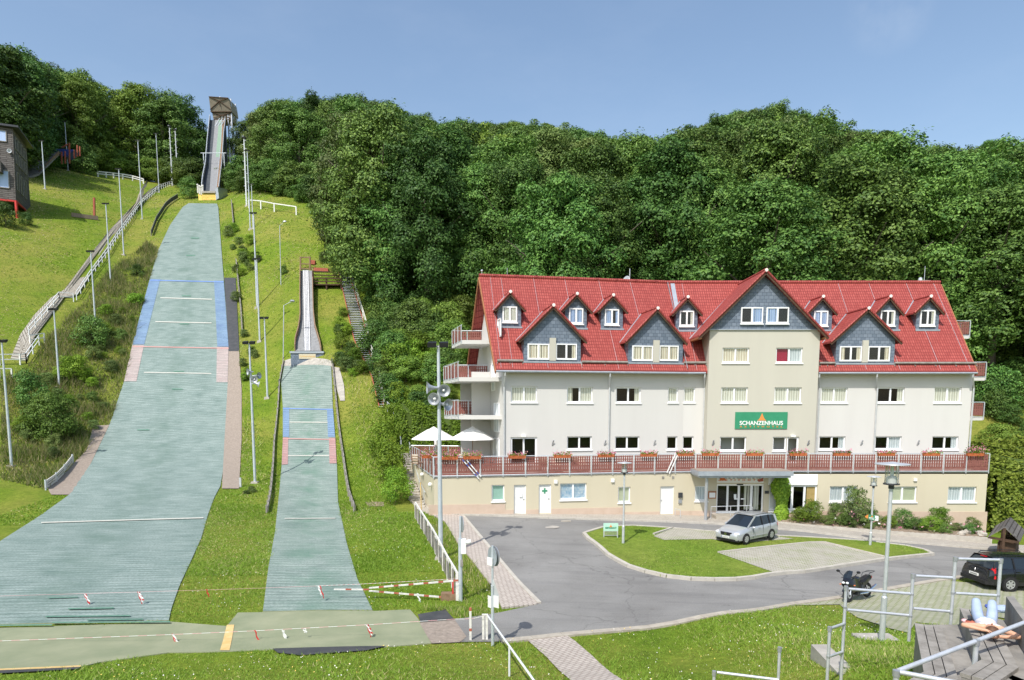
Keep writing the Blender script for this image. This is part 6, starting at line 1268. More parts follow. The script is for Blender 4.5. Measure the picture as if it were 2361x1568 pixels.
rise = 0
mb = MB(); P = [p+V((0, 0, .05)) for p in (F_(1)-dS.normalized()*.6, C_(1)-dS.normalized()*.6-dF.normalized()*.9, S_(1)+dS.normalized()*.6-dF.normalized()*.9, B2(1)+dS.normalized()*.6)]; P[2].z -= .3; P[3].z -= .3; mb.prism(P, (0, 0, .3)); mb.build('roof', 'dark_metal', jr)
nF = V((dF.y, -dF.x, 0)).normalized(); nF = nF if nF.y < 0 else -nF; nS = V((dS.y, -dS.x, 0)).normalized(); nS = nS if nS.x > 0 else -nS
def jwin(base, d, n_, a, b, t0, t1, m='curtain_blue'):
    u = d.normalized(); mb = MB(); P = [base(t0)+u*a, base(t0)+u*b, base(t1)+u*b, base(t1)+u*a]; P = [p+n_*.06 for p in P]; mb.prism(P, n_*-.1); w_ = mb.build('window', m, jr)
    mb = MB()
    for i in range(4): mb.bar(P[i]+n_*.02, P[(i+1) % 4]+n_*.02, .12, .12, n_)
    mb.build('frame', 'wood_grey', w_)
jwin(C_, dF, nF, .9, 2.2, .8, .95); jwin(C_, dF, nF, .8, 2.1, .16, .4); jwin(C_, dF, nF, 2.4, 4.3, .5, .66, 'dark_metal')
for a in (.9, 3., 5.): jwin(C_, dS, nS, a, a+1.1, .17, .42, 'dark_metal')
for t in (.6, .8):
    for a in (.8, 2.4, 4., 5.6): jwin(C_, dS, nS, a, a+.9, t-.06, t+.1, 'dark_metal')
mb = MB(); u = dF.normalized(); a = C_(.45)+u*1.5; b = C_(.45)+u*7; mb.hexa([a+V((0,0,-1.2)), b+V((0,0,-1.2)), b+nF*1.3+V((0,0,-1.2)), a+nF*1.3+V((0,0,-1.2)), a+V((0,0,.5)), b+V((0,0,.5)), b+nF*1.3+V((0,0,.5)), a+nF*1.3+V((0,0,.5))]); mb.build('balcony_box', 'shingle', jr)
mb = MB(); c = C_(.67)+u*.5+nF*.3; mb.lathe([(.1,-.4),(.2,-.1),(.33,.1),(.28,.1),(0,-.2)], c, 12, axis=nF); mb.build('loudspeaker_horn', 'galv', jr)
mb = MB()
for A_, B_ in ((C_(0), F_(0)), (C_(0), S_(0))): mb.bar(A_-V((0, 0, .12)), B_-V((0, 0, .12)), .22, .25)
mb.build('floor_beam', 'red_paint', jr)
for p in (C_(0), F_(0), S_(0)): mb = MB(); mb.bar((p.x, p.y, h(p.x, p.y)-1), (p.x, p.y, p.z-.1), .3, .3); mb.build('steel_leg', 'red_paint', jr)
rr = root('wooden_ramp', 'old wooden practice ramp with red and blue trestle at upper left', 'ramp', tuple(hit(160, 372)))
Ya = min(hit(150, 400).y, 150.); mb = MB(); A1 = onY(63, 391, Ya-9); A2 = onY(66, 408, Ya-12); B1_ = onY(119, 347.5, Ya+3); B2_ = onY(136, 354, Ya); mid1 = onY(98, 358, Ya-1); mid2 = onY(89.5, 398, Ya-8)
mb.prism([A2, onY(90,400,Ya-10), B2_, B1_, A1], (0, 0, -.4)); mb.build('deck', 'wood_grey', rr)
mb = MB(); mb.bar(onY(68,381,Ya-8), B1_+V((0,0,.6)), .2, .8); mb.bar(onY(91,400,Ya-9)+V((0,0,.2)), B2_+V((0,0,.2)), .2, .5); mb.build('side_rail', 'wood_brown', rr)
mb = MB(); P0 = onY(120, 343, Ya+3); P1 = onY(172, 345, Ya+2); mb.prism([P0, P1, P1+V((-2,0,-1.6)), P0+V((0,0,-.9))], (0, 2, 0)); mb.build('blue_platform', 'blue_paint', rr)
mb = MB()
for x, y0, y1 in ((142,350,373),(150,349,372),(160,330,372),(171,345,360),(178,335,356),(184,338,355)): mb.bar(onY(x, y0, Ya+1), onY(x, y1, Ya+1)-V((0,0,.5)), .22, .22)
mb.bar(onY(143,340,Ya+1), onY(156,333,Ya+1), .2, .2); mb.build('red_trestle', 'red_rust', rr)
# ================================================================ vegetation
def fastmesh(name, verts, faces_n, mats, mi=None, uv=None):
    """verts (N,3) grouped in faces of faces_n vertices each"""
    me = bpy.data.meshes.new(name); n = len(verts); k = n//faces_n
    me.vertices.add(n); me.vertices.foreach_set('co', np.ascontiguousarray(verts, dtype=np.float32).ravel()); me.loops.add(n); me.loops.foreach_set('vertex_index', np.arange(n, dtype=np.int32))
    me.polygons.add(k); me.polygons.foreach_set('loop_start', np.arange(0, n, faces_n, dtype=np.int32)); me.polygons.foreach_set('loop_total', np.full(k, faces_n, dtype=np.int32))
    for m in mats: me.materials.append(M[m])
    if mi is not None: me.polygons.foreach_set('material_index', mi.astype(np.int32))
    me.update(); return me
def unit(v): return v/np.maximum(np.linalg.norm(v, axis=-1, keepdims=True), 1e-9)
def leaves(cent, nrm, size, rg, aspect=.62):
    n = len(cent); t = unit(np.cross(nrm, rg.normal(size=(n, 3)))); b = np.cross(nrm, t)
    s = size[:, None]; t = t*s; b = b*s*aspect; fold = nrm*s*.25
    return np.stack([cent-t, cent+b+fold, cent+t, cent-b+fold], 1).reshape(-1, 3)
def crown(seed, H, Rr, z0, n_cl, n_lf, lsz, flat=1., mat_='leaf', top=.5, cl=(.17, .27)):
    rg = np.random.default_rng(seed); C = []
    for i in range(n_cl):
        t = (i+.5)/n_cl; zc = z0+(H-z0)*(.06+.9*t); prof = math.sin(math.pi*min(1, (.14+.8*t)**.75))**.75
        an = i*2.39996+rg.uniform(-.5, .5); rr = Rr*prof*rg.uniform(.5, .9); C.append((math.cos(an)*rr, math.sin(an)*rr, zc, Rr*rg.uniform(*cl)*1.35))
    C = np.array(C); w_ = C[:, 3]**2; idx = rg.choice(len(C), n_lf, p=w_/w_.sum()); d = unit(rg.normal(size=(n_lf, 3)))
    d[:, 2] = np.where(rg.random(n_lf) < .7, np.abs(d[:, 2]), d[:, 2]); rad = C[idx, 3]*rg.uniform(.62, 1.12, n_lf)**.7
    p = C[idx, :3]+d*rad[:, None]*np.array([1, 1, .72*flat])
    ctr = np.array([0, 0, z0+(H-z0)*.45]); nrm = unit(d*.9+unit(p-ctr)*.4+rg.normal(size=(n_lf, 3))*.55+np.array([0, 0, .35]))
    v = leaves(p, nrm, lsz*rg.uniform(.6, 1.25, n_lf), rg); return fastmesh('crown', v, 4, [mat_])
def crown2(seed, H, Rr, z0, n_cl, n_lf, lsz, mat_='leaf', cl=(.15, .3)):
    rg = np.random.default_rng(seed); C = []
    for i in range(n_cl):
        t = (i+.5)/n_cl; zc = z0+(H-z0)*(.06+.88*t)+rg.normal()*H*.02; prof = math.sin(math.pi*min(1, (.16+.78*t)**.78))**.62; an = i*2.39996+rg.uniform(-.7, .7); rr = Rr*prof*rg.uniform(.45, .92); C.append((math.cos(an)*rr, math.sin(an)*rr, zc, Rr*rg.uniform(*cl)*1.15))
    for j in range(5): C.append((rg.normal()*Rr*.3, rg.normal()*Rr*.3, H-rg.uniform(1.0, 2.4)*H/18, Rr*rg.uniform(.16, .24)))
    C = np.array(C); w_ = C[:, 3]**2; idx = rg.choice(len(C), n_lf, p=w_/w_.sum()); d = unit(rg.normal(size=(n_lf, 3))); fl = (rg.random(n_lf) < .55) & (d[:, 2] < 0); d[fl, 2] *= -1
    ph = idx*1.7; lump = np.sin(d[:, 0]*5.1+ph)*np.sin(d[:, 1]*4.7+ph*1.3)*np.sin(d[:, 2]*5.5+ph*.7); rad = C[idx, 3]*(1+.38*lump)*rg.uniform(.7, 1.1, n_lf)
    p = C[idx, :3]+d*rad[:, None]*np.array([1.05, 1.05, .9]); ctr = np.array([0, 0, z0+(H-z0)*.42])
    nrm = unit(d*1.0+unit(p-ctr)*.3+rg.normal(size=(n_lf, 3))*.5+np.array([0, 0, .25])); return fastmesh('crown', leaves(p, nrm, lsz*rg.uniform(.55, 1.3, n_lf), rg), 4, [mat_])
def trunkmesh(seed, H, r0, hi, n_l=5, spread=.3):
    rg = random.Random(seed); mb = MB(); top = V((rg.uniform(-.3,.3), rg.uniform(-.3,.3), H*hi)); mb.tube([(0,0,-.6),(0,0,H*.2), V((top.x*.5,top.y*.5,H*hi*.6)), top], [r0*1.25, r0*.85, r0*.6, r0*.2], 7)
    for k in range(n_l): a = k*2.4+rg.random(); z = H*rg.uniform(.25,.5); mb.tube([(0,0,z),(math.cos(a)*H*spread*.5, math.sin(a)*H*spread*.5, z+H*.14),(math.cos(a)*H*spread, math.sin(a)*H*spread, z+H*.26)], [r0*.4, r0*.28, r0*.08], 5)
    o = mb.build('trunk', 'bark'); me = o.data; bpy.data.objects.remove(o); return me
TT = {}
for i in range(5): TT['oak%d' % i] = (crown2(10+i, 18, 5.7, .8, 50+5*i, 34000, .165), trunkmesh(i, 18, .3, .8), 18.)
for i in range(2): TT['yel%d' % i] = (crown2(50+i, 18, 5.5, .8, 54, 32000, .16, 'leaf_mid'), trunkmesh(13+i, 18, .28, .8), 18.)
for i in range(2): TT['dull%d' % i] = (crown2(30+i, 18, 5.4, .8, 58, 32000, .155, 'leaf_dull'), trunkmesh(9+i, 18, .28, .8), 18.)
TT['near0'] = (crown2(41, 18, 6.2, 1.0, 84, 56000, .135, cl=(.13, .25)), trunkmesh(20, 18, .35, .8), 18.)
TT['near1'] = (crown2(42, 18, 6.3, 1.0, 76, 56000, .135, cl=(.13, .25)), trunkmesh(21, 18, .35, .8), 18.)
TT['near2'] = (crown2(43, 18, 6.1, 1.0, 80, 54000, .135, 'leaf_dull', cl=(.13, .25)), trunkmesh(22, 18, .33, .8), 18.)
BT = {}
for i, (m_, n_) in enumerate((('leaf', 3), ('leaf_yellow', 2), ('leaf_dull', 2))):
    for k in range(n_): BT[m_+str(k)] = (crown2(60+i*5+k, 2.4, 1.3, .05, 20, 5200, .062, m_, cl=(.2, .42)), trunkmesh(50+i+k, 2.4, .04, .6, 4, .2), 2.4)
BT['big0'] = (crown2(90, 5, 2.7, .3, 34, 13000, .1, cl=(.2, .34)), trunkmesh(70, 5, .1, .7), 5.); BT['big1'] = (crown2(91, 5, 2.8, .3, 34, 13000, .1, 'leaf_mid', cl=(.2, .34)), trunkmesh(71, 5, .1, .7), 5.)
def plant(kind, x, y, H, wf, label, cat, name, group, TB, rz=None, z=None):
    cr, tk, H0 = TB[kind]; r = root(name, label, cat, (x, y, h(x, y)-.05 if z is None else z), group); s = H/H0; r.scale = (s*wf, s*wf, s); r.rotation_euler = (0, 0, random.uniform(0, 6.28) if rz is None else rz)
    for nm, me_ in (('crown', cr), ('trunk', tk)):
        o = bpy.data.objects.new(nm, me_); COL.objects.link(o); o.parent = r
    return r
SKY = [(-300,60),(0,92),(60,97),(80,120),(120,140),(190,160),(250,165),(320,190),(345,195),(400,190),(430,183),(470,200),(490,228),(540,242),(600,240),(650,236),(700,224),(760,220),(850,226),(930,240),(980,265),(1020,290),(1080,285),(1150,290),(1220,281),(1280,290),(1330,305),(1400,310),(1450,325),(1500,330),(1560,300),(1610,280),(1680,255),(1750,238),(1830,253),(1880,272),(1950,303),(2000,308),(2060,305),(2100,330),(2150,345),(2200,350),(2260,330),(2310,325),(2360,338),(2700,360)]
BND = [(-400,420),(0,405),(60,398),(150,380),(200,388),(260,398),(420,432),(470,438),(530,436),(590,446),(690,458),(722,474),(742,540),(770,585),(800,615),(850,672),(900,712),(1000,765),(1100,805),(1200,850),(1600,900),(2800,940)]
skx = np.array([a for a, b in SKY]); sky_ = np.array([b for a, b in SKY])
bnx = [a for a, b in BND]; bny = [b for a, b in BND]
def ybase(x):
    y = float(np.interp(x, bnx, bny))
    while True:
        p = hit(x, y)
        if p.y < 235 or y > 1000: return p.y
        y += 4
_bx = list(range(-300, 2700, 20)); _by = [ybase(x) for x in _bx]
cover = np.full(3200, 1568.); off_ = 400
cover[1110+off_:2165+off_] = 648
rgf = random.Random(11); cand = []
Yv = 63.
while Yv < 250:
    st = 7.2 if Yv < 110 else 9.0 if Yv < 170 else 11.; half = Yv*.95+10; X = -half
    while X < half:
        cand.append((X+rgf.uniform(-.42, .42)*st, Yv+rgf.uniform(-.42, .42)*st)); X += st
    Yv += st
cand.sort(key=lambda p: p[1]); NT = {'left': 0, 'mid': 0, 'right': 0}; ntree = 0
GL_ = {'left': ('tall broadleaf tree in the dense dark wood at the left above the meadow', 'trees of the left wood'), 'mid': ('broadleaf tree of the wood behind the ski jump tower and upper meadow', 'trees of the wood behind the jump tower'), 'right': ('broadleaf tree of the dense wooded hillside behind the hotel', 'trees on the hillside behind the hotel')}
for X, Y in cand:
    g = h(X, Y); bx_, by_, d = proj((X, Y, g))
    if bx_ < -260 or bx_ > 2600: continue
    if Y < np.interp(bx_, _bx, _by): continue
    if X > 30 and Y < 66 and False: continue
    big = 1.25 if bx_ < 500 else 1.
    H = rgf.uniform(15.5, 22.5)*big; w_ = H*.36
    wpx = w_*F/d
    if Y < 230 and (bx_-wpx*.62 < 536 and bx_+wpx*.62 > 482-(8 if Y < 170 else 0)): continue
    if Y < 150 and bx_ > 600 and bx_-wpx*.95 < 712+(Y < 100)*25: continue
    x0 = bx_-wpx*.45; x1 = bx_+wpx*.45; lim = max(np.interp(v, skx, sky_) for v in np.linspace(x0, x1, 5))+rgf.uniform(-4, 15)
    tx, ty, _ = proj((X, Y, g+H))
    if ty < lim:
        H = (onY(tx, lim, Y).z-g); ty = lim
        if H < 9: continue
    i0, i1 = int(max(0, bx_-wpx*.75+off_)), int(min(3199, bx_+wpx*.75+off_))
    if ty > np.percentile(cover[i0:i1], 80)-(9 if Y > 120 else 14): continue
    hp = H*F/d; xs = np.arange(i0, i1)-off_; prof = ty+hp*.24*((xs-bx_)/(wpx*.75))**2+hp*.10
    cover[i0:i1] = np.minimum(cover[i0:i1], prof)
    reg = 'left' if bx_ < 500 else 'mid' if bx_ < 760 else 'right'
    near = Y < 98 and bx_ > 700
    kind = rgf.choice(['near0', 'near1', 'near0', 'near1', 'near2'] if near else ['oak0', 'oak1', 'oak2', 'oak3', 'oak4', 'yel0', 'yel1', 'dull0', 'oak2'])
    plant(kind, X, Y, H, rgf.uniform(.98, 1.2)*(1 if H > 13 else 1.3), *GL_[reg][:1], 'tree', 'broadleaf_tree', GL_[reg][1], TT, rz=rgf.uniform(0, 6.28)); ntree += 1; NT[reg] += 1
print('TREES', ntree, NT)
# named near trees
for x, y, Y, Hh, kd, lb in ((838,600,96,22,'near2','olive tinted tree overhanging the right edge of the upper meadow'),(880,690,88,24,'near0','large dark green tree right above the metal hillside stairs'),(985,700,84,21,'near1','large round tree between the metal stairs and the hotel roof')):
    p = onY(x, y, Y); plant(kd, p.x, Y, Hh, .95, lb, 'tree', 'broadleaf_tree', None, TT)
# shrubs
for i_, bx0 in enumerate(range(-240, 470, 15)):
    Ye = float(np.interp(bx0, _bx, _by))+2.5+3*(i_ % 3); xw = onY(bx0, 400, Ye).x
    if bx0 > 452: break
    plant('big0' if i_ % 3 else 'big1', xw, Ye, 5.5+1.5*math.sin(i_*2.1), 1.35, 'bushy undergrowth tree closing the edge of the left wood', 'shrub', 'shrub', 'undergrowth at the edge of the left wood', BT)
for i_, bx0 in enumerate(range(548, 740, 16)):
    Ye = float(np.interp(bx0, _bx, _by))+3+3*(i_ % 2); xw = onY(bx0, 440, Ye).x; plant('big0', xw, Ye, 5.+1.2*math.sin(i_*1.7), 1.35, 'bushy undergrowth tree at the wood edge above the upper meadow', 'shrub', 'shrub', 'undergrowth above the upper meadow', BT)
def shrub(px_, py_, wpx, kind, label, group, ht=.95):
    p = hit(px_, py_); d = proj(p)[2]; wd = wpx*d/F; cr, tk, H0 = BT[kind]; H = wd*ht; r = plant(kind, p.x, p.y, H, (wd/(H*(2.7/2.4 if H0 < 3 else 1.08))), label, 'shrub', 'shrub', group, BT); return r
SK = ['leaf0', 'leaf1', 'leaf2', 'leaf_yellow0', 'leaf_yellow1', 'leaf_dull0', 'leaf_dull1']
def scatter_shrubs(poly, n, w0, w1, kinds, label, group, seed=1, ht=.8):
    rg = random.Random(seed); xs = [p[0] for p in poly]; ys = [p[1] for p in poly]; k = 0; t = 0
    while k < n and t < 4000:
        t += 1; x, y = rg.uniform(min(xs), max(xs)), rg.uniform(min(ys), max(ys))
        if inpoly(poly, np.array([x]), np.array([y]))[0]: shrub(x, y, rg.uniform(w0, w1), rg.choice(kinds), label, group, ht*rg.uniform(.8, 1.15)); k += 1
scatter_shrubs([(345,590),(362,585),(338,660),(300,790),(270,900),(232,985),(185,1040),(120,1080),(50,1070),(40,985),(90,900),(150,830),(215,760),(270,690),(315,620)], 62, 14, 40, ['leaf_dull0','leaf_dull1','leaf0','leaf_yellow0','leaf_yellow1','leaf_dull0'], 'scrubby bush on the rough bank left of the large slope', 'scrub on the bank left of the large slope', 1)
for a in ((120,1015,110,'big1','largest dark green shrub on the left bank above the low advertising boards'),(70,940,80,'leaf0','green shrub left of the largest one on the left bank'),(175,880,62,'leaf_yellow0','light green shrub beside the floodlight pole on the left bank'),(215,800,70,'leaf1','dark shrub below the third floodlight pole on the left bank'),
          (436,458,46,'leaf1','bush left of the yellow take-off board'),(508,432,40,'leaf_dull0','bush right behind the yellow take-off board'),(14,524,54,'leaf0','bush under the judges tower'),(62,520,30,'leaf2','smaller bush at the red leg of the judges tower'),
          (190,400,70,'leaf0','rounded bush at the forest edge in the upper left meadow'),(158,392,50,'leaf_dull0','bush below the red trestle'),(655,632,20,'leaf0','tiny round bush alone in the meadow above the timber platform'),(745,607,26,'leaf1','small bush on top of the timber platform')): shrub(*a, None)
scatter_shrubs([(522,540),(560,530),(596,600),(602,640),(560,640),(545,680),(548,730),(530,640)], 18, 16, 30, ['leaf_dull0','leaf_yellow0','leaf_dull1'], 'scrubby bush right of the upper large slope', 'scrub right of the large slope', 2)
scatter_shrubs([(545,770),(575,760),(590,840),(560,900),(560,800)], 8, 16, 26, ['leaf_dull0','leaf_yellow0'], 'low weed clump beside the gravel lane', 'weeds beside the gravel lane', 3)
scatter_shrubs([(230,372),(330,372),(430,415),(425,432),(340,405),(260,398)], 16, 26, 58, ['leaf0','leaf_yellow0','leaf2','leaf_dull1'], 'bush at the forest edge above the left stairway', 'bushes at the left forest edge', 4, .8)
scatter_shrubs([(500,410),(560,405),(600,440),(560,452),(510,450)], 12, 26, 44, ['leaf0','leaf_dull0','leaf2'], 'bush at the forest edge right of the yellow board', 'bushes right of the yellow board', 5)
scatter_shrubs([(600,440),(720,462),(740,545),(722,480),(680,462)], 12, 24, 40, ['leaf0','leaf2'], 'bush along the shaded edge of the upper meadow', 'bushes at the upper meadow edge', 6)
scatter_shrubs([(790,700),(815,790),(858,880),(868,940),(840,950),(805,930),(785,850),(778,780)], 15, 24, 42, ['leaf0','leaf_yellow1','leaf2','leaf_yellow0','leaf_dull0'], 'bush growing over the lower part of the metal stairs', 'bushes left of the metal stairs', 7)
scatter_shrubs([(850,760),(885,790),(1000,840),(1070,900),(1060,960),(920,970),(890,930),(870,850)], 34, 46, 86, ['big1','leaf0','leaf_yellow0','big1','leaf2','big1'], 'bush in the thicket between the metal stairs and the hotel gable', 'thicket left of the hotel gable', 8, .85)
scatter_shrubs([(830,690),(1090,720),(1095,830),(1000,830),(890,780),(850,740)], 20, 60, 100, ['big0','big1','big0','leaf0'], 'bush below the dark trees left of the hotel roof', 'bushes below the trees left of the hotel roof', 18, .8)
for a in ((905,1000,70,'leaf_yellow0','bright yellow green shrub below the parasols, uppermost of the column'),(880,1050,78,'leaf_yellow1','bright yellow green shrub, second of the column left of the stone steps'),(905,1105,86,'leaf_yellow0','bright yellow green shrub, third of the column left of the stone steps'),(912,1158,78,'leaf_yellow1','lowest yellow green shrub beside the stone steps'),
          (905,860,96,'big0','rounded dark bush right of the lower metal stairs'),(960,800,110,'big0','broad mid green bush above the rounded dark one'),(1040,840,100,'big1','light green bush behind the tall loudspeaker mast')): shrub(*a, None)
scatter_shrubs([(560,1122),(600,1118),(598,1135),(565,1140)], 4, 14, 22, ['leaf_dull0'], 'dry weed clump at the loudspeaker pole foot', 'weeds at the loudspeaker pole', 9, .5)
# right-hand thicket
scatter_shrubs([(2258,880),(2300,850),(2480,860),(2480,1040),(2262,1060)], 26, 60, 100, ['big0','big1','leaf0','leaf1'], 'leafy bush of the thicket right of the hotel', 'thicket right of the hotel', 10, .85)
# hedges : leaves over a clipped solid
def hedge(corners, z0f, hh, label, lm='leaf_hedge', n=9000, sz=.09, slope=0.):
    """corners: 4 XY ccw (front-left, front-right, back-right, back-left)"""
    c = [V(q) for q in corners]; rg = np.random.default_rng(len(label)); r = root('hedge', label, 'hedge', (c[0].x, c[0].y, h(c[0].x, c[0].y)))
    B_ = [V((p.x, p.y, (h(p.x, p.y) if z0f is None else z0f)-.2)) for p in c]; T_ = [p+V((0, 0, hh+(slope if i > 1 else 0))) for i, p in enumerate(B_)]; P = []; Nn = []
    faces = [(B_[0], B_[1], T_[1], T_[0]), (T_[0], T_[1], T_[2], T_[3]), (B_[1], B_[2], T_[2], T_[1]), (B_[3], B_[0], T_[0], T_[3])]
    ar = [((b-a).length*(d-a).length) for a, b, c_, d in faces]
    for (a, b, c_, d), A_ in zip(faces, ar):
        k = int(n*A_/sum(ar)); u = rg.random((k, 1)); v = rg.random((k, 1)); a, b, c_, d = [np.array(q) for q in (a, b, c_, d)]
        p = (a*(1-u)+b*u)*(1-v)+(d*(1-u)+c_*u)*v; nn = unit(np.cross(b-a, d-a)[None])[0]; wob = .13*np.sin(p[:, :1]*2.1+p[:, 2:]*1.7)+.1*np.sin(p[:, :1]*5.3+p[:, 1:2]*3)
        P.append(p+nn*(wob+rg.uniform(-.12, .1, (k, 1)))); Nn.append(unit(nn+rg.normal(size=(k, 3))*.55+np.array([0, 0, .25])))
    P = np.concatenate(P)-np.array(r.location); Nn = np.concatenate(Nn); me_ = fastmesh('foliage', leaves(P, Nn, sz*rg.uniform(.6, 1.3, len(P)), rg), 4, [lm]); o = bpy.data.objects.new('foliage', me_); COL.objects.link(o); o.parent = r
    mb = MB(); ce = sum((p for p in B_+T_), V((0, 0, 0)))/8; mb.hexa([ce+(p-ce)*.93 for p in B_]+[ce+(p-ce)*.93 for p in T_]); mb.build('dark_core', 'hedge_core', r); return r  # dark core box stands in for the shade between the leaves
EX = FRR.pt(uE, NT_, 0)
hedge([(EX.x+.6, 42.6), (EX.x+24, 42.6), (EX.x+24, 50), (EX.x+1.9, 50)], None, 4.1, 'broad clipped yellow green hedge on the bank right of the hotel', n=42000, sz=.12, slope=1.6)
hedge([(-10.2, 57.2), (-3.2, 57.5), (-3.2, 59.6), (-10.2, 59.4)], None, 3.7, 'feathery green conifer hedge behind the terrace parasols', 'leaf_yellow', 16000, .1)
# ---------------------------------------------------------------- grass blades
rg = np.random.default_rng(5)
def blades(n, xr, yr, hmin, hmax, wd, dens=None, lawn=None):
    SH = SHEETS if lawn is None else [s for i, s in enumerate(SHEETS) if i not in (0, 1)]
    X = rg.uniform(*xr, n); Y = rg.uniform(*yr, n)
    if dens is not None: k = rg.random(n) < dens(X, Y); X = X[k]; Y = Y[k]
    keep = np.ones(len(X), bool)
    for s in SH:
        keep &= ~inpoly(s, X, Y)
    if lawn is None: keep &= ~inpoly(ISLW, X, Y)
    else:
        keep &= inpoly(ISLW, X, Y)
    keep &= ~((X > -7.6-(Y-42)*.26) & (X < 32.2) & (Y > 40.5) & (Y < 58))
    d = Y*math.cos(TH); px_ = CX+F*X/np.maximum(Y, 1)
    keep &= (px_ > -120) & (px_ < 2480)
    X = X[keep]; Y = Y[keep]; Z = hgt(X, Y)+(lawn or 0); n = len(X); hh = rg.uniform(hmin, hmax, n)*(.7+.6*(np.sin(X*.9+1.3*np.sin(Y*.7))*.5+.5)); a = rg.uniform(0, 6.283, n); w2 = wd*rg.uniform(.6, 1.3, n)
    base = np.stack([X, Y, Z-.02], 1); sd = np.stack([np.cos(a)*w2, np.sin(a)*w2, np.zeros(n)], 1); ln = np.stack([rg.normal(0, .7, n)*hh, rg.normal(0, .7, n)*hh, hh*.8], 1)
    return np.stack([base-sd, base+sd, base+ln], 1).reshape(-1, 3), np.stack([X, Y], 1)
ISLW = [(p.x, p.y) for p in pxpoly(ISL)]
vv = []; mi = []
def addb(*a, dry=.1, **k):
    v, xy = blades(*a, **k); vv.append(v); n = len(v)//3
    pn = np.sin(xy[:, 0]*.21+2)*np.sin(xy[:, 1]*.17+xy[:, 0]*.09)+.5*np.sin(xy[:, 0]*.63+xy[:, 1]*.51); mi.append((rg.random(n) < dry*(1+1.4*np.clip(pn, -.6, 1.2))).astype(int))
addb(210000, (-18, 16), (14.5, 31), .05, .13, .018, dry=.06)
addb(70000, (4, 13), (8, 16), .04, .11, .014, dry=.22)
addb(110000, (-22, -3), (28, 46), .07, .16, .03, dry=.08)
addb(60000, (-34, 0), (40, 66), .08, .18, .05, dry=.2)
addb(90000, (-95, 0), (50, 105), .08, .2, .08, dry=.3, dens=lambda X, Y: np.clip(60/Y, 0, 1))
addb(50000, (-120, -20), (95, 165), .1, .22, .13, dry=.3)
addb(60000, (3, 27), (26, 42), .04, .09, .02, dry=.04, lawn=.14)
v = np.concatenate(vv); mi = np.concatenate(mi); me_ = fastmesh('grass', v, 3, ['leaf_blade', 'leaf_dry'], mi); o = bpy.data.objects.new('grass', me_); COL.objects.link(o); tag(o, 'short uneven meadow grass covering the slopes, verges and island', 'grass', kind='stuff')
print('BLADES', len(v)//3)
# rough dry grass on banks
def rough(poly, n, h0, h1, wd, dry, label, seed):
    W_ = [(p.x, p.y) for p in pxpoly(poly)]; g_ = np.random.default_rng(seed); xs = [p[0] for p in W_]; ys = [p[1] for p in W_]; X = g_.uniform(min(xs), max(xs), n); Y = g_.uniform(min(ys), max(ys), n); k = inpoly(W_, X, Y)
    for s in SHEETS: k &= ~inpoly(s, X, Y)
    X = X[k]; Y = Y[k]; m = len(X); hh = g_.uniform(h0, h1, m)*(.5+.8*(np.sin(X*.7+np.sin(Y*.5)*2)*.5+.5)); a = g_.uniform(0, 6.28, m); w2 = wd*g_.uniform(.6, 1.4, m); base = np.stack([X, Y, hgt(X, Y)-.05], 1); sd = np.stack([np.cos(a)*w2, np.sin(a)*w2, np.zeros(m)], 1); ln = np.stack([g_.normal(0,.4,m)*hh, g_.normal(0,.4,m)*hh, hh], 1)
    v = np.stack([base-sd, base+sd, base+ln], 1).reshape(-1, 3); me_ = fastmesh('tall_grass', v, 3, ['leaf_blade', 'leaf_dry', 'leaf_dull'], g_.choice([0, 1, 2], m, p=[.95-dry, dry, .05])); o = bpy.data.objects.new('tall_grass', me_); COL.objects.link(o); tag(o, label, 'tall grass', kind='stuff')
rough([(340,560),(368,580),(345,650),(304,800),(285,890),(250,985),(205,1060),(150,1130),(100,1130),(0,1105),(0,880),(60,850),(120,770),(190,700),(240,640),(300,590)], 120000, .35, 1.0, .045, .6, 'dry unmown grass and weeds on the bank left of the large slope', 1)
rough([(505,480),(530,500),(560,560),(600,640),(604,700),(562,790),(562,900),(600,1000),(600,1120),(558,1120),(560,900),(548,780),(520,640),(512,560)], 36000, .2, .6, .045, .45, 'rough dry grass strip right of the large slope', 2)
rough([(780,700),(860,900),(900,1000),(880,1150),(850,1165),(830,1050),(800,900),(785,800)], 16000, .2, .5, .04, .35, 'rough grass below the metal stairs', 3)
rough([(1000,1200),(1022,1210),(1056,1262),(1086,1300),(1130,1356),(1155,1405),(1076,1424),(1060,1400),(1062,1380),(1010,1262)], 14000, .12, .4, .02, .35, 'tall ungroomed grass on the verge between picket fence and footpath', 4)
rough([(960,1408),(1050,1402),(1150,1408),(1150,1416),(1060,1426),(1030,1410)], 5000, .1, .3, .018, .3, 'shaggy grass edge along the end of the road', 5)
rough([(1690,1500),(1800,1440),(1880,1420),(1985,1490),(2060,1500),(2075,1568),(1700,1580),(1620,1560)], 15000, .05, .16, .014, .55, 'short dry grass on the trampled slope around the tall disc lamp', 6)
# tall weeds and flowers
v1, xy = blades(4200, (-14, 14), (15, 44), .1, .16, .02); n = len(xy); X, Y = xy[:, 0], xy[:, 1]; s = rg.uniform(.008, .02, n); c = np.stack([X, Y, hgt(X, Y)+rg.uniform(.08, .15, n)], 1)
pat = (np.sin(X*.8)*np.sin(Y*.9+X*.3) > -.1) ; c = c[pat]; s = s[pat]; v = leaves(c, unit(rg.normal(size=(len(c), 3))*.4+np.array([0, -.5, 1])), s, rg, .9); yl = (rg.random(len(c)) < .35).astype(int)
me_ = fastmesh('wildflowers', v, 4, ['rose_white', 'board_yellow'], yl); o = bpy.data.objects.new('wildflowers', me_); COL.objects.link(o); tag(o, 'scattered small white and yellow flowers in the grass', 'wildflowers', kind='stuff')
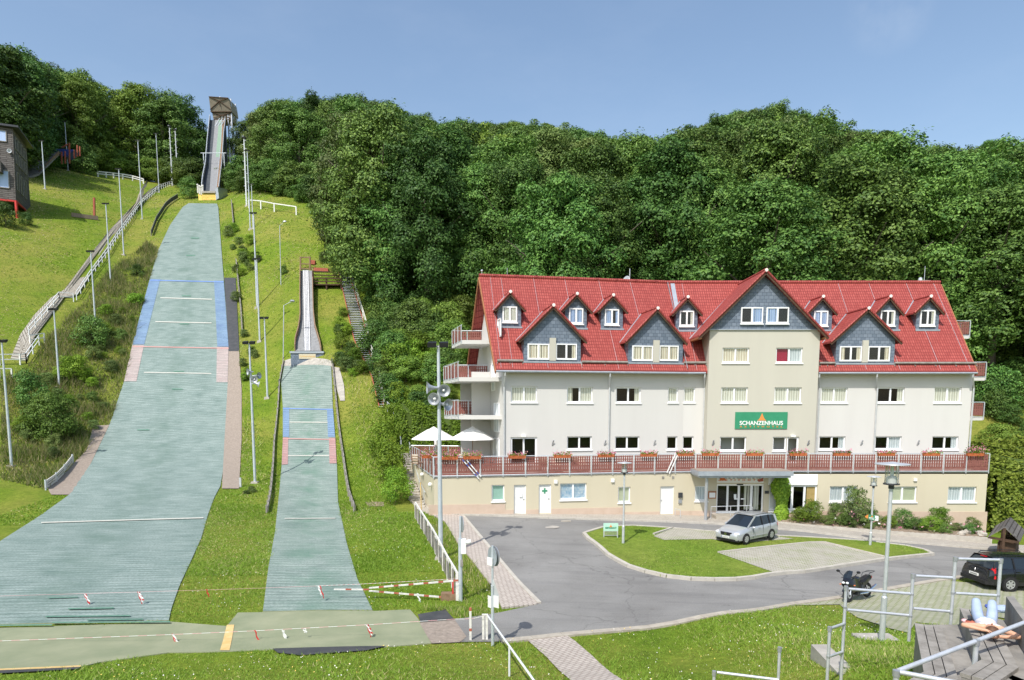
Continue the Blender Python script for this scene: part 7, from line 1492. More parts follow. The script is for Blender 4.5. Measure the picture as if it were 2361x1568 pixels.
# ================================================================ lamps, signs, garden
def disclamp(bp, tp, ycol, rdisc, label, k=1.):
    b = hit(*bp); H_ = onY(tp[0], tp[1], b.y).z-b.z; zc = onY(tp[0], ycol, b.y).z-b.z; r = root('street_lamp', label, 'street lamp', tuple(b)); P = lambda z: b+V((0, 0, z))
    mb = MB(); mb.tube([P(-.3), P(zc)], .075*k, 14); mb.tube([P(zc), P(zc+.04)], [.075*k, .05*k], 14, False); mb.tube([P(zc), P(H_-.62*k)], .05*k, 14); mb.build('pole', 'galv', r, smooth=True)
    mb = MB(); mb.tube([P(H_-.66*k), P(H_-.55*k)], .07*k, 14); mb.lathe([(0,0),(.2*k,0),(.2*k,.035*k),(0,.035*k)], P(H_-.55*k), 20); mb.build('collar', 'dark_metal', r)
    mb = MB(); mb.lathe([(.13*k, 0), (.13*k, .16*k), (.06*k, .2*k), (0, .2*k)], P(H_-.51*k), 16); hd = mb.build('lamp_base', 'sign_white', r, smooth=True)
    mb = MB(); mb.tube([P(H_-.3*k), P(H_-.06*k)], .045*k, 10); mb.build('bulb', 'lamp_glass', hd)
    mb = MB(); mb.lathe([(.15*k, 0), (.15*k, .47*k)], P(H_-.515*k), 20); mb.build('glass_cylinder', 'glass', r)
    for i in range(4): mb = MB(); a = i*math.pi/2+.5; o_ = V((math.cos(a), math.sin(a), 0))*.185*k; mb.tube([P(H_-.52*k)+o_, P(H_-.03*k)+o_*.95], .009*k, 5); mb.build('strut', 'steel', r)
    mb = MB(); mb.lathe([(0, -.03), (rdisc, -.012), (rdisc+.005, 0), (rdisc, .012), (rdisc*.3, .045), (0, .07)], P(H_), 36); mb.build('disc_shade', 'galv', r, smooth=True)
    return r, b
disclamp((2032,1478), (2068,1070), 1377, .42, 'tall disc topped lamp standing on the near grass slope', 1.)
disclamp((1436,1258), (1441,1067), 1213, .38, 'disc topped lamp on the grass island beside the restaurant sign', .95)
_, b3 = disclamp((2005,1262), (2022,1099), 1228, .36, 'disc topped lamp at the right of the island carrying a direction arrow', .95)
# direction arrow
z0, z1 = onY(2012, 1197.5, b3.y).z, onY(2012, 1185.5, b3.y).z; xa = onY(1993.6, 1190, b3.y-.1).x; xb = onY(2001, 1190, b3.y-.1).x; xc = onY(2025, 1190, b3.y-.1).x; ya = b3.y-.1
r = root('direction_sign', 'small green and orange direction arrow sign mounted on the lamp right of the island', 'sign', (xc, ya, z0))
mb = MB(); mb.prism([(xb,ya,z0+.03),(xb,ya,z1),(xa,ya,(z0+z1)/2+.02)], (0,.03,0)); mb.build('arrow_tip', 'sign_orange', r)
mb = MB(); mb.prism([(xb+.01,ya,z0+.02),(xc-.2,ya,z0-.05),(xc-.2,ya,z1-.07),(xb+.01,ya,z1)], (0,.04,0)); bd = mb.build('board', 'sign_green', r)
mb = MB(); mb.prism([(xc-.2,ya,z0-.05),(xc,ya,z0-.07),(xc,ya,z1-.1),(xc-.2,ya,z1-.07)], (0,.14,0)); mb.build('board_end', 'sign_white', r)
mb = MB(); mb.prism([(xb+.04,ya-.004,z0+.05),(xc-.24,ya-.004,z0+.0),(xc-.24,ya-.004,z0+.1),(xb+.04,ya-.004,z0+.15)], (0,-.004,0)); k_ = mb.build('name_strip', 'sign_white', bd); textobj('SCHANZENHAUS', .07, ((xb+xc)/2-.1, ya-.012, z0+.075), (1,0,-.06), (.06,0,1), 'sign_green', k_, width=.46)
mb = MB(); xm_ = (xb+xc)/2-.08; mb.prism([(xm_-.08,ya-.004,z0+.16),(xm_+.08,ya-.004,z0+.155),(xm_,ya-.004,z1-.05)], (0,-.004,0)); mb.build('tent_emblem', 'sign_orange', bd)
# restaurant board
bL, bR = hit(1391.5,1244), hit(1422.8,1245.2); bR = V((bR.x, bL.y, bR.z)); zt, zm = onY(1408, 1206, bL.y).z, onY(1408, 1224, bL.y).z
r = root('restaurant_sign', 'mint coloured RESTAURANT board on two legs at the tip of the island', 'sign', (bL.x, bL.y, bL.z))
for p in (bL, bR): mb = MB(); mb.bar(p-V((0,0,.1)), (p.x, p.y, zm), .05, .05); mb.bar(p+V((-.08,0,.02)), p+V((.08,0,.02)), .12, .04); mb.build('leg', 'galv', r)
mb = MB(); mb.box((bL.x-.03, bL.y-.02, zm), (bR.x+.03, bL.y+.02, zt)); bo = mb.build('board', 'mint', r); mb = MB(); xm_ = (bL.x+bR.x)/2; yy = bL.y-.023
mb.prism([(xm_-.09,yy,zt-.22),(xm_+.09,yy,zt-.22),(xm_+.02,yy,zt-.12),(xm_,yy,zt-.05),(xm_-.02,yy,zt-.12)], (0,-.006,0)); mb.build('tent_emblem', 'sign_orange', bo); textobj('RESTAURANT', .13, (xm_, yy-.004, zm+.17), (1,0,0), (0,0,1), 'sign_green', bo, bold=.004, width=(bR.x-bL.x)*.82)
mb = MB(); [mb.bar((bL.x+(bR.x-bL.x)*t, bL.y, zm-.25), (bL.x+(bR.x-bL.x)*t, bL.y, zm), .012, .012) for t in np.linspace(.06,.94,12)]; [mb.bar((bL.x, bL.y, z), (bR.x, bL.y, z), .02, .02) for z in (zm-.25, zm-.02)]; mb.build('lower_grille', 'galv', r)
# manhole and drain
p = hit(1271, 1216); mb = MB(); mb.lathe([(0, .045), (.36, .045), (.38, .035)], p, 24); mb.lathe([(.38,.036),(.46,.034)], p, 24); tag(mb.build('manhole_cover', 'concrete_old'), 'round pale manhole cover in the asphalt near the doors', 'manhole cover')
p = hit(1304, 1202.5); mb = MB(); mb.box((p.x-.3,p.y-.18,p.z+.032),(p.x+.3,p.y+.18,p.z+.042)); [mb.box((p.x-.25+.1*k,p.y-.14,p.z+.043),(p.x-.2+.1*k,p.y+.14,p.z+.05)) for k in range(5)]; tag(mb.build('drain_grate', 'kerb_dirty'), 'small rectangular drain grate beside the hotel kerb', 'drain')
# garden bed with palisade wall
GB = [hit(x, y) for x, y in ((1783,1207),(1860,1216.5),(1950,1226),(2048,1236),(2130,1243.5),(2200,1249.5),(2282,1257.5))]; GQ, GLn = resamp(GB, 150)
def gtop(t): return .14+.3*t
mb = MB()
for i, p in enumerate(GQ):
    t = i/149; z = h(p.x, p.y); q = GQ[min(i+1, 149)]; u = (q-p) if i < 149 else (p-GQ[i-1]); u.z = 0; w_ = u.length*.94; u.normalize(); nn = V((-u.y, u.x, 0)); a = V((p.x, p.y, z-.1)); H_ = gtop(t)+.1+random.uniform(0, .03)
    mb.hexa([a, a+u*w_, a+u*w_+nn*.13, a+nn*.13, a+V((0,0,H_)), a+u*w_+V((0,0,H_)), a+u*w_+nn*.13+V((0,0,H_)), a+nn*.13+V((0,0,H_))])
tag(mb.build('palisade_wall', 'kerb'), 'low wall of upright concrete palisades in front of the flower bed', 'garden wall')
P = []; 
for i, p in enumerate(GQ):
    t = i/149; z = h(p.x, p.y)+gtop(t)-.03; row = []
    for j in range(7):
        s = j/6; Yb = 42.46; row.append(V((p.x+(.35*t-.1)*s*3, p.y+.12+(Yb-p.y-.12)*s, z+(.32-.1*t)*s+.04*math.sin(i*.9+j*2))))
    P.append(row)
mb = MB(); mb.grid(P); stru(mb.build('flower_bed', 'soil'), 'soil of the long flower bed along the right half of the hotel')
def bedpt(t, s): r = P[int(t*149)]; q = s*6; j = min(5, int(q)); return r[j].lerp(r[j+1], q-j)
def bedt(px_): return min(1, max(0, min(range(150), key=lambda i: abs(proj(P[i][3])[0]-px_))/149))
for px_, s, wpx, ht, kd, lb in ((1838,.35,44,.8,'leaf_yellow0','yellow green shrub below the shop window'),(1868,.5,52,.9,'leaf_yellow1','rounded light shrub right of the shop window'),(1900,.3,36,.6,'leaf_dull0','low brownish plant between two bed shrubs'),(1925,.5,48,.9,'leaf0','green shrub under the first right ground floor window'),
        (1968,.45,66,1.25,'leaf_dull1','tall rose bush with pink blooms beside the direction sign'),(1950,.25,40,.6,'leaf0','low green plant at the foot of the rose bush'),(2040,.35,40,.7,'leaf_yellow0','low light plant hanging over the palisades'),(2010,.55,44,.8,'leaf0','shrub behind the direction sign lamp'),
        (2078,.5,52,.75,'leaf1','green shrub right of the tall disc lamp pole'),(2104,.35,44,.6,'leaf0','second green shrub right of the tall disc lamp pole'),(2132,.3,52,.6,'leaf_yellow1','flat light cushion plant in the bed'),(2168,.6,46,1.0,'leaf_yellow0','upright light shrub under the last window'),(2160,.25,40,.5,'leaf1','low dark plant under the last window'),
        (2200,.45,30,.6,'leaf_dull0','small thin shrub near the plinth at the right'),(2222,.3,34,.6,'leaf0','spreading plant near the right end of the bed'),(2250,.5,36,.8,'leaf_dull1','greyish bush at the right end of the bed'),(2265,.3,24,.6,'leaf2','small bush closing the right end of the bed'),(1990,.2,30,.4,'leaf_dull0','low creeping plant in front of the rose bush')):
    q = bedpt(bedt(px_), s); d = proj(q)[2]; wd = wpx*d/F; cr, tk, H0 = BT[kd]; H = wd*ht; plant(kd, q.x, q.y, H, wd/(H*2.7/2.4), lb, 'shrub', 'shrub', 'plants of the flower bed', BT, z=q.z-.05)
rgv = np.random.default_rng(8); n = 60; C = []
for k in range(n): px_ = rgv.uniform(1838, 2262); q = bedpt(bedt(px_), rgv.uniform(.1,.7)); C.append((q.x, q.y, q.z+rgv.uniform(.1,.5)))
for k in range(22): q = bedpt(bedt(rgv.uniform(1950,1990)), .45); C.append((q.x, q.y-rgv.uniform(0,.5), q.z+rgv.uniform(.5,1.6)))
C = np.array(C); me_ = fastmesh('blossoms', leaves(np.repeat(C,4,0)+rgv.normal(0,.025,(len(C)*4,3)), unit(rgv.normal(size=(len(C)*4,3))), np.full(len(C)*4,.05), rgv, .9), 4, ['pale_pink','pink','rose_white'], np.repeat(rgv.integers(0,3,len(C)),4)); o = bpy.data.objects.new('blossoms', me_); COL.objects.link(o); tag(o, 'scattered pink, red and white blossoms in the flower bed', 'blossoms', kind='stuff')
mb = MB(); q0 = bedpt(bedt(2205), .4); q1 = bedpt(bedt(2246), .15); mb.tube([q0+V((0,0,.35)), q1+V((0,0,.1))], .05, 6); tag(mb.build('driftwood', 'wood_grey'), 'pale weathered branch lying across the right part of the flower bed', 'branch')
for k in range(5): q = bedpt(bedt(2196+k*14), .15+.1*(k % 3)); mb = MB(); mb.blob(q+V((0,0,.08)), (.28,.2,.18), 7, 5, .25); tag(mb.build('garden_stone', 'stone'), 'rough garden stone among the plants at the right end of the flower bed', 'stone', 'stones in the flower bed')
# climbing plant
u_, _z = FRR.px(1799, 1150, NT_+.2); rgv = np.random.default_rng(3); n = 5200; zz_ = rgv.uniform(-.15, 3.05, n); prof = np.interp(zz_, [-.2,.4,.9,1.3,1.8,2.3,2.7,3.05], [.5,.48,.33,.4,.62,.62,.4,.22]); a = rgv.uniform(0, 6.28, n); rad = np.sqrt(rgv.uniform(.25,1.1,n))*prof
c0 = FRR.pt(u_, NT_+.3, .1); C = np.stack([np.cos(a)*rad+.06*np.sin(zz_*2), np.sin(a)*rad*.55, zz_], 1); nn = unit(np.stack([np.cos(a), np.sin(a)*1.2-.3, np.full(n,.4)], 1)+rgv.normal(size=(n,3))*.5)
r = root('climbing_plant', 'leafy climbing plant growing up the wall right of the hotel entrance', 'climber', tuple(c0)); me_ = fastmesh('foliage', leaves(C, nn, .075*rgv.uniform(.6,1.3,n), rgv), 4, ['leaf_yellow']); o = bpy.data.objects.new('foliage', me_); COL.objects.link(o); o.parent = r
mb = MB(); mb.tube([c0+V((0,.1,-.3)), c0+V((.05,.15,1.5)), c0+V((0,.2,2.8))], [.05,.04,.02], 6); mb.build('stem', 'bark', r)
# entrance slab and rails
mb = MB(); a, b = FRR.px(1641, 1190, NT_+.2)[0], FRR.px(1776, 1190, NT_+.2)[0]; fbox(mb, FRR, a, b, NT_+.0, NT_+1.1, -.3, qe[2]-.0); stru(mb.build('entrance_slab', 'kerb_dirty'), 'raised paved slab in front of the hotel entrance')
r = root('ramp_railing', 'thin steel railing in front of the hotel entrance', 'railing', tuple(FRR.pt(FRR.px(1639,1190,NT_+1.0)[0], NT_+1., .2))); Pn = [FRR.pt(*(lambda q: (q[0], NT_+1.0, q[1]))(FRR.px(x, y, NT_+1.0))) for x, y in ((1639,1168),(1684,1166.8),(1721,1165.6),(1731,1165.3),(1735,1171))]
mb = MB(); mb.tube(Pn, .02, 6); mb.tube([p-V((0,0,.42)) for p in Pn[:4]], .014, 5); mb.build('handrail', 'galv', r)
for p in Pn[:3]+Pn[4:]: mb = MB(); mb.tube([p, V((p.x, p.y, .15))], .018, 6); mb.build('post', 'galv', r)
r = root('low_rail', 'small angled steel rail on the pavement beside the plain white door', 'railing', tuple(FRL.pt(FRL.px(1556,1185,NT_+.5)[0], NT_+.5, .3))); pts = [FRL.pt(*(lambda q: (q[0], NT_+nn_, q[1]))(FRL.px(x, y, NT_+nn_))) for x, y, nn_ in ((1556,1186,.4),(1556,1172.8,.4),(1568,1175.5,1.0),(1568,1192,1.0))]; mb = MB(); mb.tube(pts, .02, 6); mb.build('rail', 'galv', r)
# kiosk
kb = hit(2330, 1300); k0 = V((kb.x, kb.y, kb.z)); r = root('notice_shelter', 'dark wooden notice shelter with a shingled gable roof at the right edge', 'shelter', tuple(k0)); Yk = kb.y
zr, ze_ = onY(2315,1217,Yk).z, onY(2277,1239,Yk).z; xr, xl, xr2 = onY(2315,1217,Yk).x, onY(2277,1239,Yk).x, onY(2351,1250,Yk).x; zer = onY(2351,1250,Yk).z; D = V((2.6, 3.0, 0))
mb = MB()
for xa_, za_ in ((xl, ze_), (xr2, zer)):
    q = [V((xr,Yk,zr)), V((xa_,Yk,za_)), V((xa_,Yk,za_))+D, V((xr,Yk,zr))+D]; L1_ = (q[1]-q[0]).length; L2_ = D.length; t_ = V((0,0,.07)); top = [p+t_ for p in q]; uv = [(0,0),(0,L1_),(L2_,L1_),(L2_,0)]
    if xa_ < xr: mb.face(top, uv); mb.face(q[::-1])
    else: mb.face(top[::-1], uv[::-1]); mb.face(q)
    for i in range(4): mb.face([q[i], q[(i+1)%4], top[(i+1)%4], top[i]])
mb.build('roof', 'shingle', r)
mb = MB(); mb.bar((xl+.08,Yk+.05,ze_-.0), (xr2-.08,Yk+.05,zer-.02), .1, .12); mb.build('cross_beam', 'wood_dark', r); mb = MB(); mb.bar((xr,Yk+.05,kb.z-.3), (xr,Yk+.05,zr-.02), .14, .14); mb.build('post', 'wood_dark', r); mb = MB(); mb.bar(V((xr,Yk+.05,kb.z-.3))+D*.9, V((xr,Yk+.05,zr-.02))+D*.9, .14, .14); mb.build('post', 'wood_dark', r)
mb = MB(); pz = onY(2330,1252,Yk).z; a = V((xr-.15,Yk+.2,0)); b = V((onY(2349,1270,Yk).x,Yk+.25,0)); mb.hexa([zz(a,kb.z-.2),zz(b,kb.z-.2),zz(b+D*.7,kb.z-.2),zz(a+D*.7,kb.z-.2),zz(a,pz),zz(b,pz),zz(b+D*.7,pz),zz(a+D*.7,pz)]); mb.build('notice_case', 'wood_dark', r)
# ================================================================ seating steps at the lower right
z1, z2, z3 = 3.2, 3.5, 3.9
A0, A1 = onZ(2108,1436,z1), onZ(2129,1548,z1); B0, B1 = onZ(2212,1401,z2), onZ(2262,1520,z2); d1 = (A1-A0).normalized(); d2 = (B1-B0).normalized(); B2_ = onZ(2209,1552,z2); e2 = (B2_-B1).normalized(); A2_ = A1+e2*1.3
nrm1 = V((-d1.y, d1.x, 0)); nrm1 = nrm1 if nrm1.x > 0 else -nrm1; nrm2 = V((-d2.y, d2.x, 0)); nrm2 = nrm2 if nrm2.x > 0 else -nrm2
def planks(P0, P1, P2, nr, en, name, label):
    r = root('bench', label, 'bench', tuple(P0)); d = (P1-P0).normalized(); e = (P2-P1).normalized(); ne = V((-e.y, e.x, 0)); ne = ne if ne.dot(nr) > 0 or ne.x > 0 else -ne
    if ne.dot(d) < 0: ne = -ne
    hb = (nr+ne); hb = hb/ (1+nr.dot(ne))
    for k in range(3):
        o0, o1 = k*.155, k*.155+.14
        for (Q0, Q1, off0, off1) in ((P0, P1, (nr*o0, nr*o1), (hb*o0, hb*o1)), (P1, P2, (hb*o0, hb*o1), (ne*o0, ne*o1))):
            g = (Q1-Q0).normalized()*.004; mb = MB(); q = [Q0+off0[0]+g, Q1+off1[0]-g, Q1+off1[1]-g, Q0+off0[1]+g]; mb.hexa([p-V((0,0,.06)) for p in q[::-1]]+[p for p in q[::-1]]); mb.build('plank', 'wood_grey', r)
    return r, hb, ne
b1_, hb1, ne1 = planks(A0, A1, A2_, nrm1, None, 'bench', 'lower weathered plank bench of the stand, empty'); b2_, hb2, ne2 = planks(B0, B1, B1+e2*.85, nrm2, None, 'bench', 'upper weathered plank bench on which a person lies')
def tier(pts, ztop, zbot, label, m='concrete_tier', name='seating_tier'): mb = MB(); mb.prism([V((p.x, p.y, zbot)) for p in pts], (0, 0, ztop-zbot)); return stru(mb.build(name, m), label, 'seating step')
Wl0, Wl1 = onZ(2319,1375,z3), onZ(2400,1490,z3); C2 = Wl1+(Wl1-Wl0)*.8
tier([A0+nrm1*.03-d1*.12, A1+hb1*.03, A2_+ne1*.03, A2_+ne1*1.6, B1+e2*1.2+ne2*.2, B1+hb2*.05, B0+nrm2*.05-d2*.12], z1-.065, 1.4, 'lower concrete tier of the spectator seating')
tier([B0+nrm2*.02-d2*.12, B1+hb2*.02, B1+e2*.84+ne2*.02, B1+e2*.84+ne2*2.4, C2+V((.6,0,0)), Wl1+V((.1,0,0)), Wl0+V((.05,-.02,0))], z2-.065, 1.4, 'upper concrete tier of the spectator seating')
wd_ = V((.2, .0, 0)); mb = MB(); q = [Wl0, Wl1, Wl1+V((.24,.03,0)), Wl0+V((.13,.0,0))]; q = [Wl0, C2, C2+V((.2,.06,0)), Wl0+V((.16,.03,0))]; mb.prism([V((p.x,p.y,1.5)) for p in q], (0,0,z3-1.5)); tag(mb.build('retaining_wall', 'concrete_tier'), 'concrete side wall right of the lying person', 'wall')
# tube railings
def trail(posts, rails, label, r_=.03, name='tube_railing'):
    r = root(name, label, 'railing', tuple(posts[0][1]))
    for t, b, rings in posts:
        mb = MB(); mb.tube([b, t], r_, 12); p_ = mb.build('post', 'galv', r, smooth=True); mb = MB(); mb.tube([t-V((0,0,.07)), t+V((0,0,.02))], r_*1.35, 12); mb.build('clamp', 'steel', p_)
        for z in rings: mb = MB(); mb.tube([V((t.x,t.y,z-.02)), V((t.x,t.y,z+.02))], r_*1.22, 12); mb.build('ring', 'steel', p_)
    for a, b in rails: mb = MB(); d = (b-a).normalized(); mb.tube([a+d*.05, b-d*.04], r_*.95, 12); mb.build('rail', 'galv', r, smooth=True)
    return r
def pz_(x, y, Y): return onY(x, y, Y)
def post(x, yt, Y, yb=None, rings=()): t = onY(x, yt, Y); b = onY(x, yb, Y) if yb else V((t.x, t.y, h(t.x, t.y)-.2)); b = V((t.x, t.y, b.z)); return (t, b, [onY(x, y_, Y).z for y_ in rings])
Yr = 12.6; PA_ = post(1950,1353,Yr,rings=(1400,1437)); PB = post(2104.5,1325,Yr,1478,(1370,1420)); PC_ = post(2202,1286,Yr,1446,(1336,1367,1413)); PD_ = post(2307,1290,Yr,1412,(1373,)); PE = post(1912.5,1447,12.0,rings=(1514,))
L = lambda p, x, y, Y=Yr: V((p[0].x, p[0].y, onY(x, y, Y).z))
trail([PA_, PB, PC_, PD_], [(L(PA_,1950,1357), L(PB,2104,1369)), (L(PA_,1950,1405), L(PB,2100,1419)), (L(PB,2104,1327), L(PC_,2202,1332)), (L(PB,2102,1402), L(PC_,2195,1410)), (L(PC_,2202,1288), L(PD_,2307,1291)), (L(PC_,2195,1367), L(PD_,2303,1373))], 'stepped tube railing along the far end of the spectator seating')
trail([PE], [(L(PE,1913,1449,12.), L(PA_,1945,1438)), (L(PE,1910,1514,12.), L(PA_,1940,1503))], 'low return section of tube railing left of the stepped railing')
Yn0, Yn1 = 8.9, 10.3
N0 = onY(2066,1548,Yn0); N1 = onY(2380,1428,Yn1+.15); Nm = N0.lerp(N1, .55); lo0 = onY(2215,1588,9.6); lo1 = onY(2380,1503,Yn1+.15)
trail([(N0, N0-V((0,0,1.3)), []), (Nm, Nm-V((0,0,1.4)), []), (N1, N1-V((0,0,1.4)), [])], [(N0, Nm), (Nm, N1), (V((Nm.x,Nm.y,Nm.z-.55)), V((N1.x,N1.y,N1.z-.5))), (N0, onY(2240,1581,8.3))], 'thick tube railing crossing the bottom right corner nearest the viewer', .037)
Q0 = onY(1646,1549,11.3); Q1 = onY(1800,1568,11.0); Q2 = onY(1797,1494,11.9)
trail([(Q0, Q0-V((0,0,1.2)), [])], [(Q0, Q1)], 'short tube rail at the bottom edge in the middle grass', .028); trail([(Q2, Q2-V((0,0,1.3)), [])], [], 'single tube post in the grass at the bottom edge', .028, 'tube_post')
mb = MB(); p = hit(2018,1474); mb.box((p.x-.5,p.y-.25,p.z-.2),(p.x+.55,p.y+.35,p.z+.06)); stru(mb.build('lamp_foundation', 'concrete_old'), 'crumbling concrete footing of the tall disc lamp', 'footing')
mb = MB(); p = hit(1925,1540); mb.hexa([(p.x-.25,p.y-.8,p.z-.5),(p.x+.2,p.y-.8,p.z-.5),(p.x+.4,p.y+1.2,p.z-.5),(p.x+.0,p.y+1.2,p.z-.5),(p.x-.25,p.y-.8,p.z+.12),(p.x+.2,p.y-.8,p.z+.12),(p.x+.4,p.y+1.2,p.z+.1),(p.x+.0,p.y+1.2,p.z+.1)]); tag(mb.build('retaining_wall', 'concrete_old'), 'low crumbling concrete edge under the return railing', 'wall')
# ================================================================ person lying on the upper bench
hip = onZ(2271, 1434, z2+.1); ax = -d2; lt = nrm2; zu = V((0,0,1))
pr = root('person', 'person in light blue jeans and white blouse lying on the upper bench with knees up', 'person', (hip.x, hip.y, z2))
def W(a, l, z): return hip+ax*a+lt*l+zu*(z-.0)
J = {'pel':(0,0,.0,.125),'wai':(-.17,0,.0,.115),'che':(-.34,0,.02,.13),'nek':(-.50,.0,.03,.055),'hea':(-.60,.01,.06,.085),'hed2':(-.70,.01,.06,.075)}
for s, n_ in ((-1,'L'),(1,'R')): J.update({'hip'+n_:(.04,s*.09,.01,.1),'thi'+n_:(.18,s*.115,.14,.09),'kne'+n_:(.34,s*.12,.31,.07),'shi'+n_:(.42,s*.12,.13,.055),'ank'+n_:(.47,s*.12,-.03,.042),'toe'+n_:(.6,s*.13,-.06,.034),'sho'+n_:(-.44,s*.16,.03,.06)})
J.update({'elbL':(-.62,-.41,.07,.042),'wriL':(-.72,-.16,.06,.03),'elbR':(-.66,.40,.0,.042),'wriR':(-.76,.14,-.01,.03),'palL':(-.74,-.08,.06,.034),'palR':(-.79,.06,.0,.034)})
E = [('pel','wai'),('wai','che'),('che','nek'),('nek','hea'),('hea','hed2')]
for n_ in 'LR': E += [('pel','hip'+n_),('hip'+n_,'thi'+n_),('thi'+n_,'kne'+n_),('kne'+n_,'shi'+n_),('shi'+n_,'ank'+n_),('ank'+n_,'toe'+n_),('che','sho'+n_),('sho'+n_,'elb'+n_),('elb'+n_,'wri'+n_),('wri'+n_,'pal'+n_)]
for n_, s in (('L',1),('R',-1)):
    pb_ = J['pal'+n_]
    for k in range(5):
        off = (k-2)*.017; J['f%s%d' % (n_, k)] = (pb_[0]-.02+off*.9, pb_[1]+s*(.045 if k else .02), pb_[2]+.008*(k % 2), .009); J['g%s%d' % (n_, k)] = (pb_[0]-.03+off*1.1, pb_[1]+s*((.085-.006*abs(k-2)) if k else .045), pb_[2]-.012, .0075); E += [('pal'+n_, 'f%s%d' % (n_, k)), ('f%s%d' % (n_, k), 'g%s%d' % (n_, k))]
names = list(J); me_ = bpy.data.meshes.new('body'); me_.from_pydata([W(*J[k][:3]) for k in names], [(names.index(a), names.index(b)) for a, b in E], []); ob = bpy.data.objects.new('body', me_); COL.objects.link(ob)
mdf = ob.modifiers.new('skin', 'SKIN'); mdf.use_smooth_shade = True
for i, k in enumerate(names): sv = me_.skin_vertices[0].data[i]; sv.radius = (J[k][3], J[k][3]*(.75 if k in ('pel','wai','che') else 1)) if k not in ('pel','wai','che') else (J[k][3]*1.12, J[k][3]*.75); sv.use_root = (k == 'pel')
ob.modifiers.new('sub', 'SUBSURF').levels = 2; bpy.context.view_layer.update(); bm2 = bpy.data.meshes.new_from_object(ob.evaluated_get(bpy.context.evaluated_depsgraph_get())); bpy.data.objects.remove(ob)
for m_ in ('skin', 'denim', 'blouse'): bm2.materials.append(M[m_])
for f in bm2.polygons:
    c = f.center-hip; a, l, z = c.dot(ax), c.dot(lt), c.z
    f.material_index = 1 if (a > -.07 and a < .46) else 2 if (-.44 < a <= -.07 and abs(l) < .2) else 0
for v in bm2.vertices: v.co -= V(pr.location)
bm2.name = 'body'; ob = bpy.data.objects.new('body', bm2); COL.objects.link(ob); ob.parent = pr
mb = MB(); mb.blob(W(-.69, .01, .05), (.1,.1,.085), 14, 8, .04); 
for k in range(9): a = W(-.72, -.06+.015*k, .05); mb.tube([a, a-ax*.1+lt*.02*math.sin(k)+zu*-.04, a-ax*.16-zu*.07], [.02,.016,.006], 5)
mb.build('hair', 'hair', pr, smooth=True)
mb = MB(); mb.tube([W(-.595,.01,.135), W(-.63,.01,.165), W(-.64,.01,.15)], [.014,.013,.012], 6); mb.build('nose', 'skin', pr)
def small(name, label, cat, c, pieces):
    r = root(name, label, cat, tuple(c))
    for nm, m_, rr, off in pieces: mb = MB(); mb.blob(V(c)+V(off), rr, 9, 6, .12); mb.build(nm, m_, r)
small('handbag', 'small dark pink and black bag lying on the bench beside the person', 'bag', onZ(2237,1436,z2+.06), [('pouch','red_rust',(.09,.07,.05),(0,0,.0)),('flap','black',(.08,.06,.03),(.02,.03,.03)),('scarf','pale_pink',(.05,.06,.03),(-.04,.1,.01))])
small('jacket', 'crumpled dark blue jacket on the tier behind the last railing post', 'jacket', onZ(2313,1404,z2+.02), [('cloth','denim',(.22,.1,.07),(0,0,0)),('sleeve','blue_paint',(.12,.08,.05),(-.2,.06,.03))])
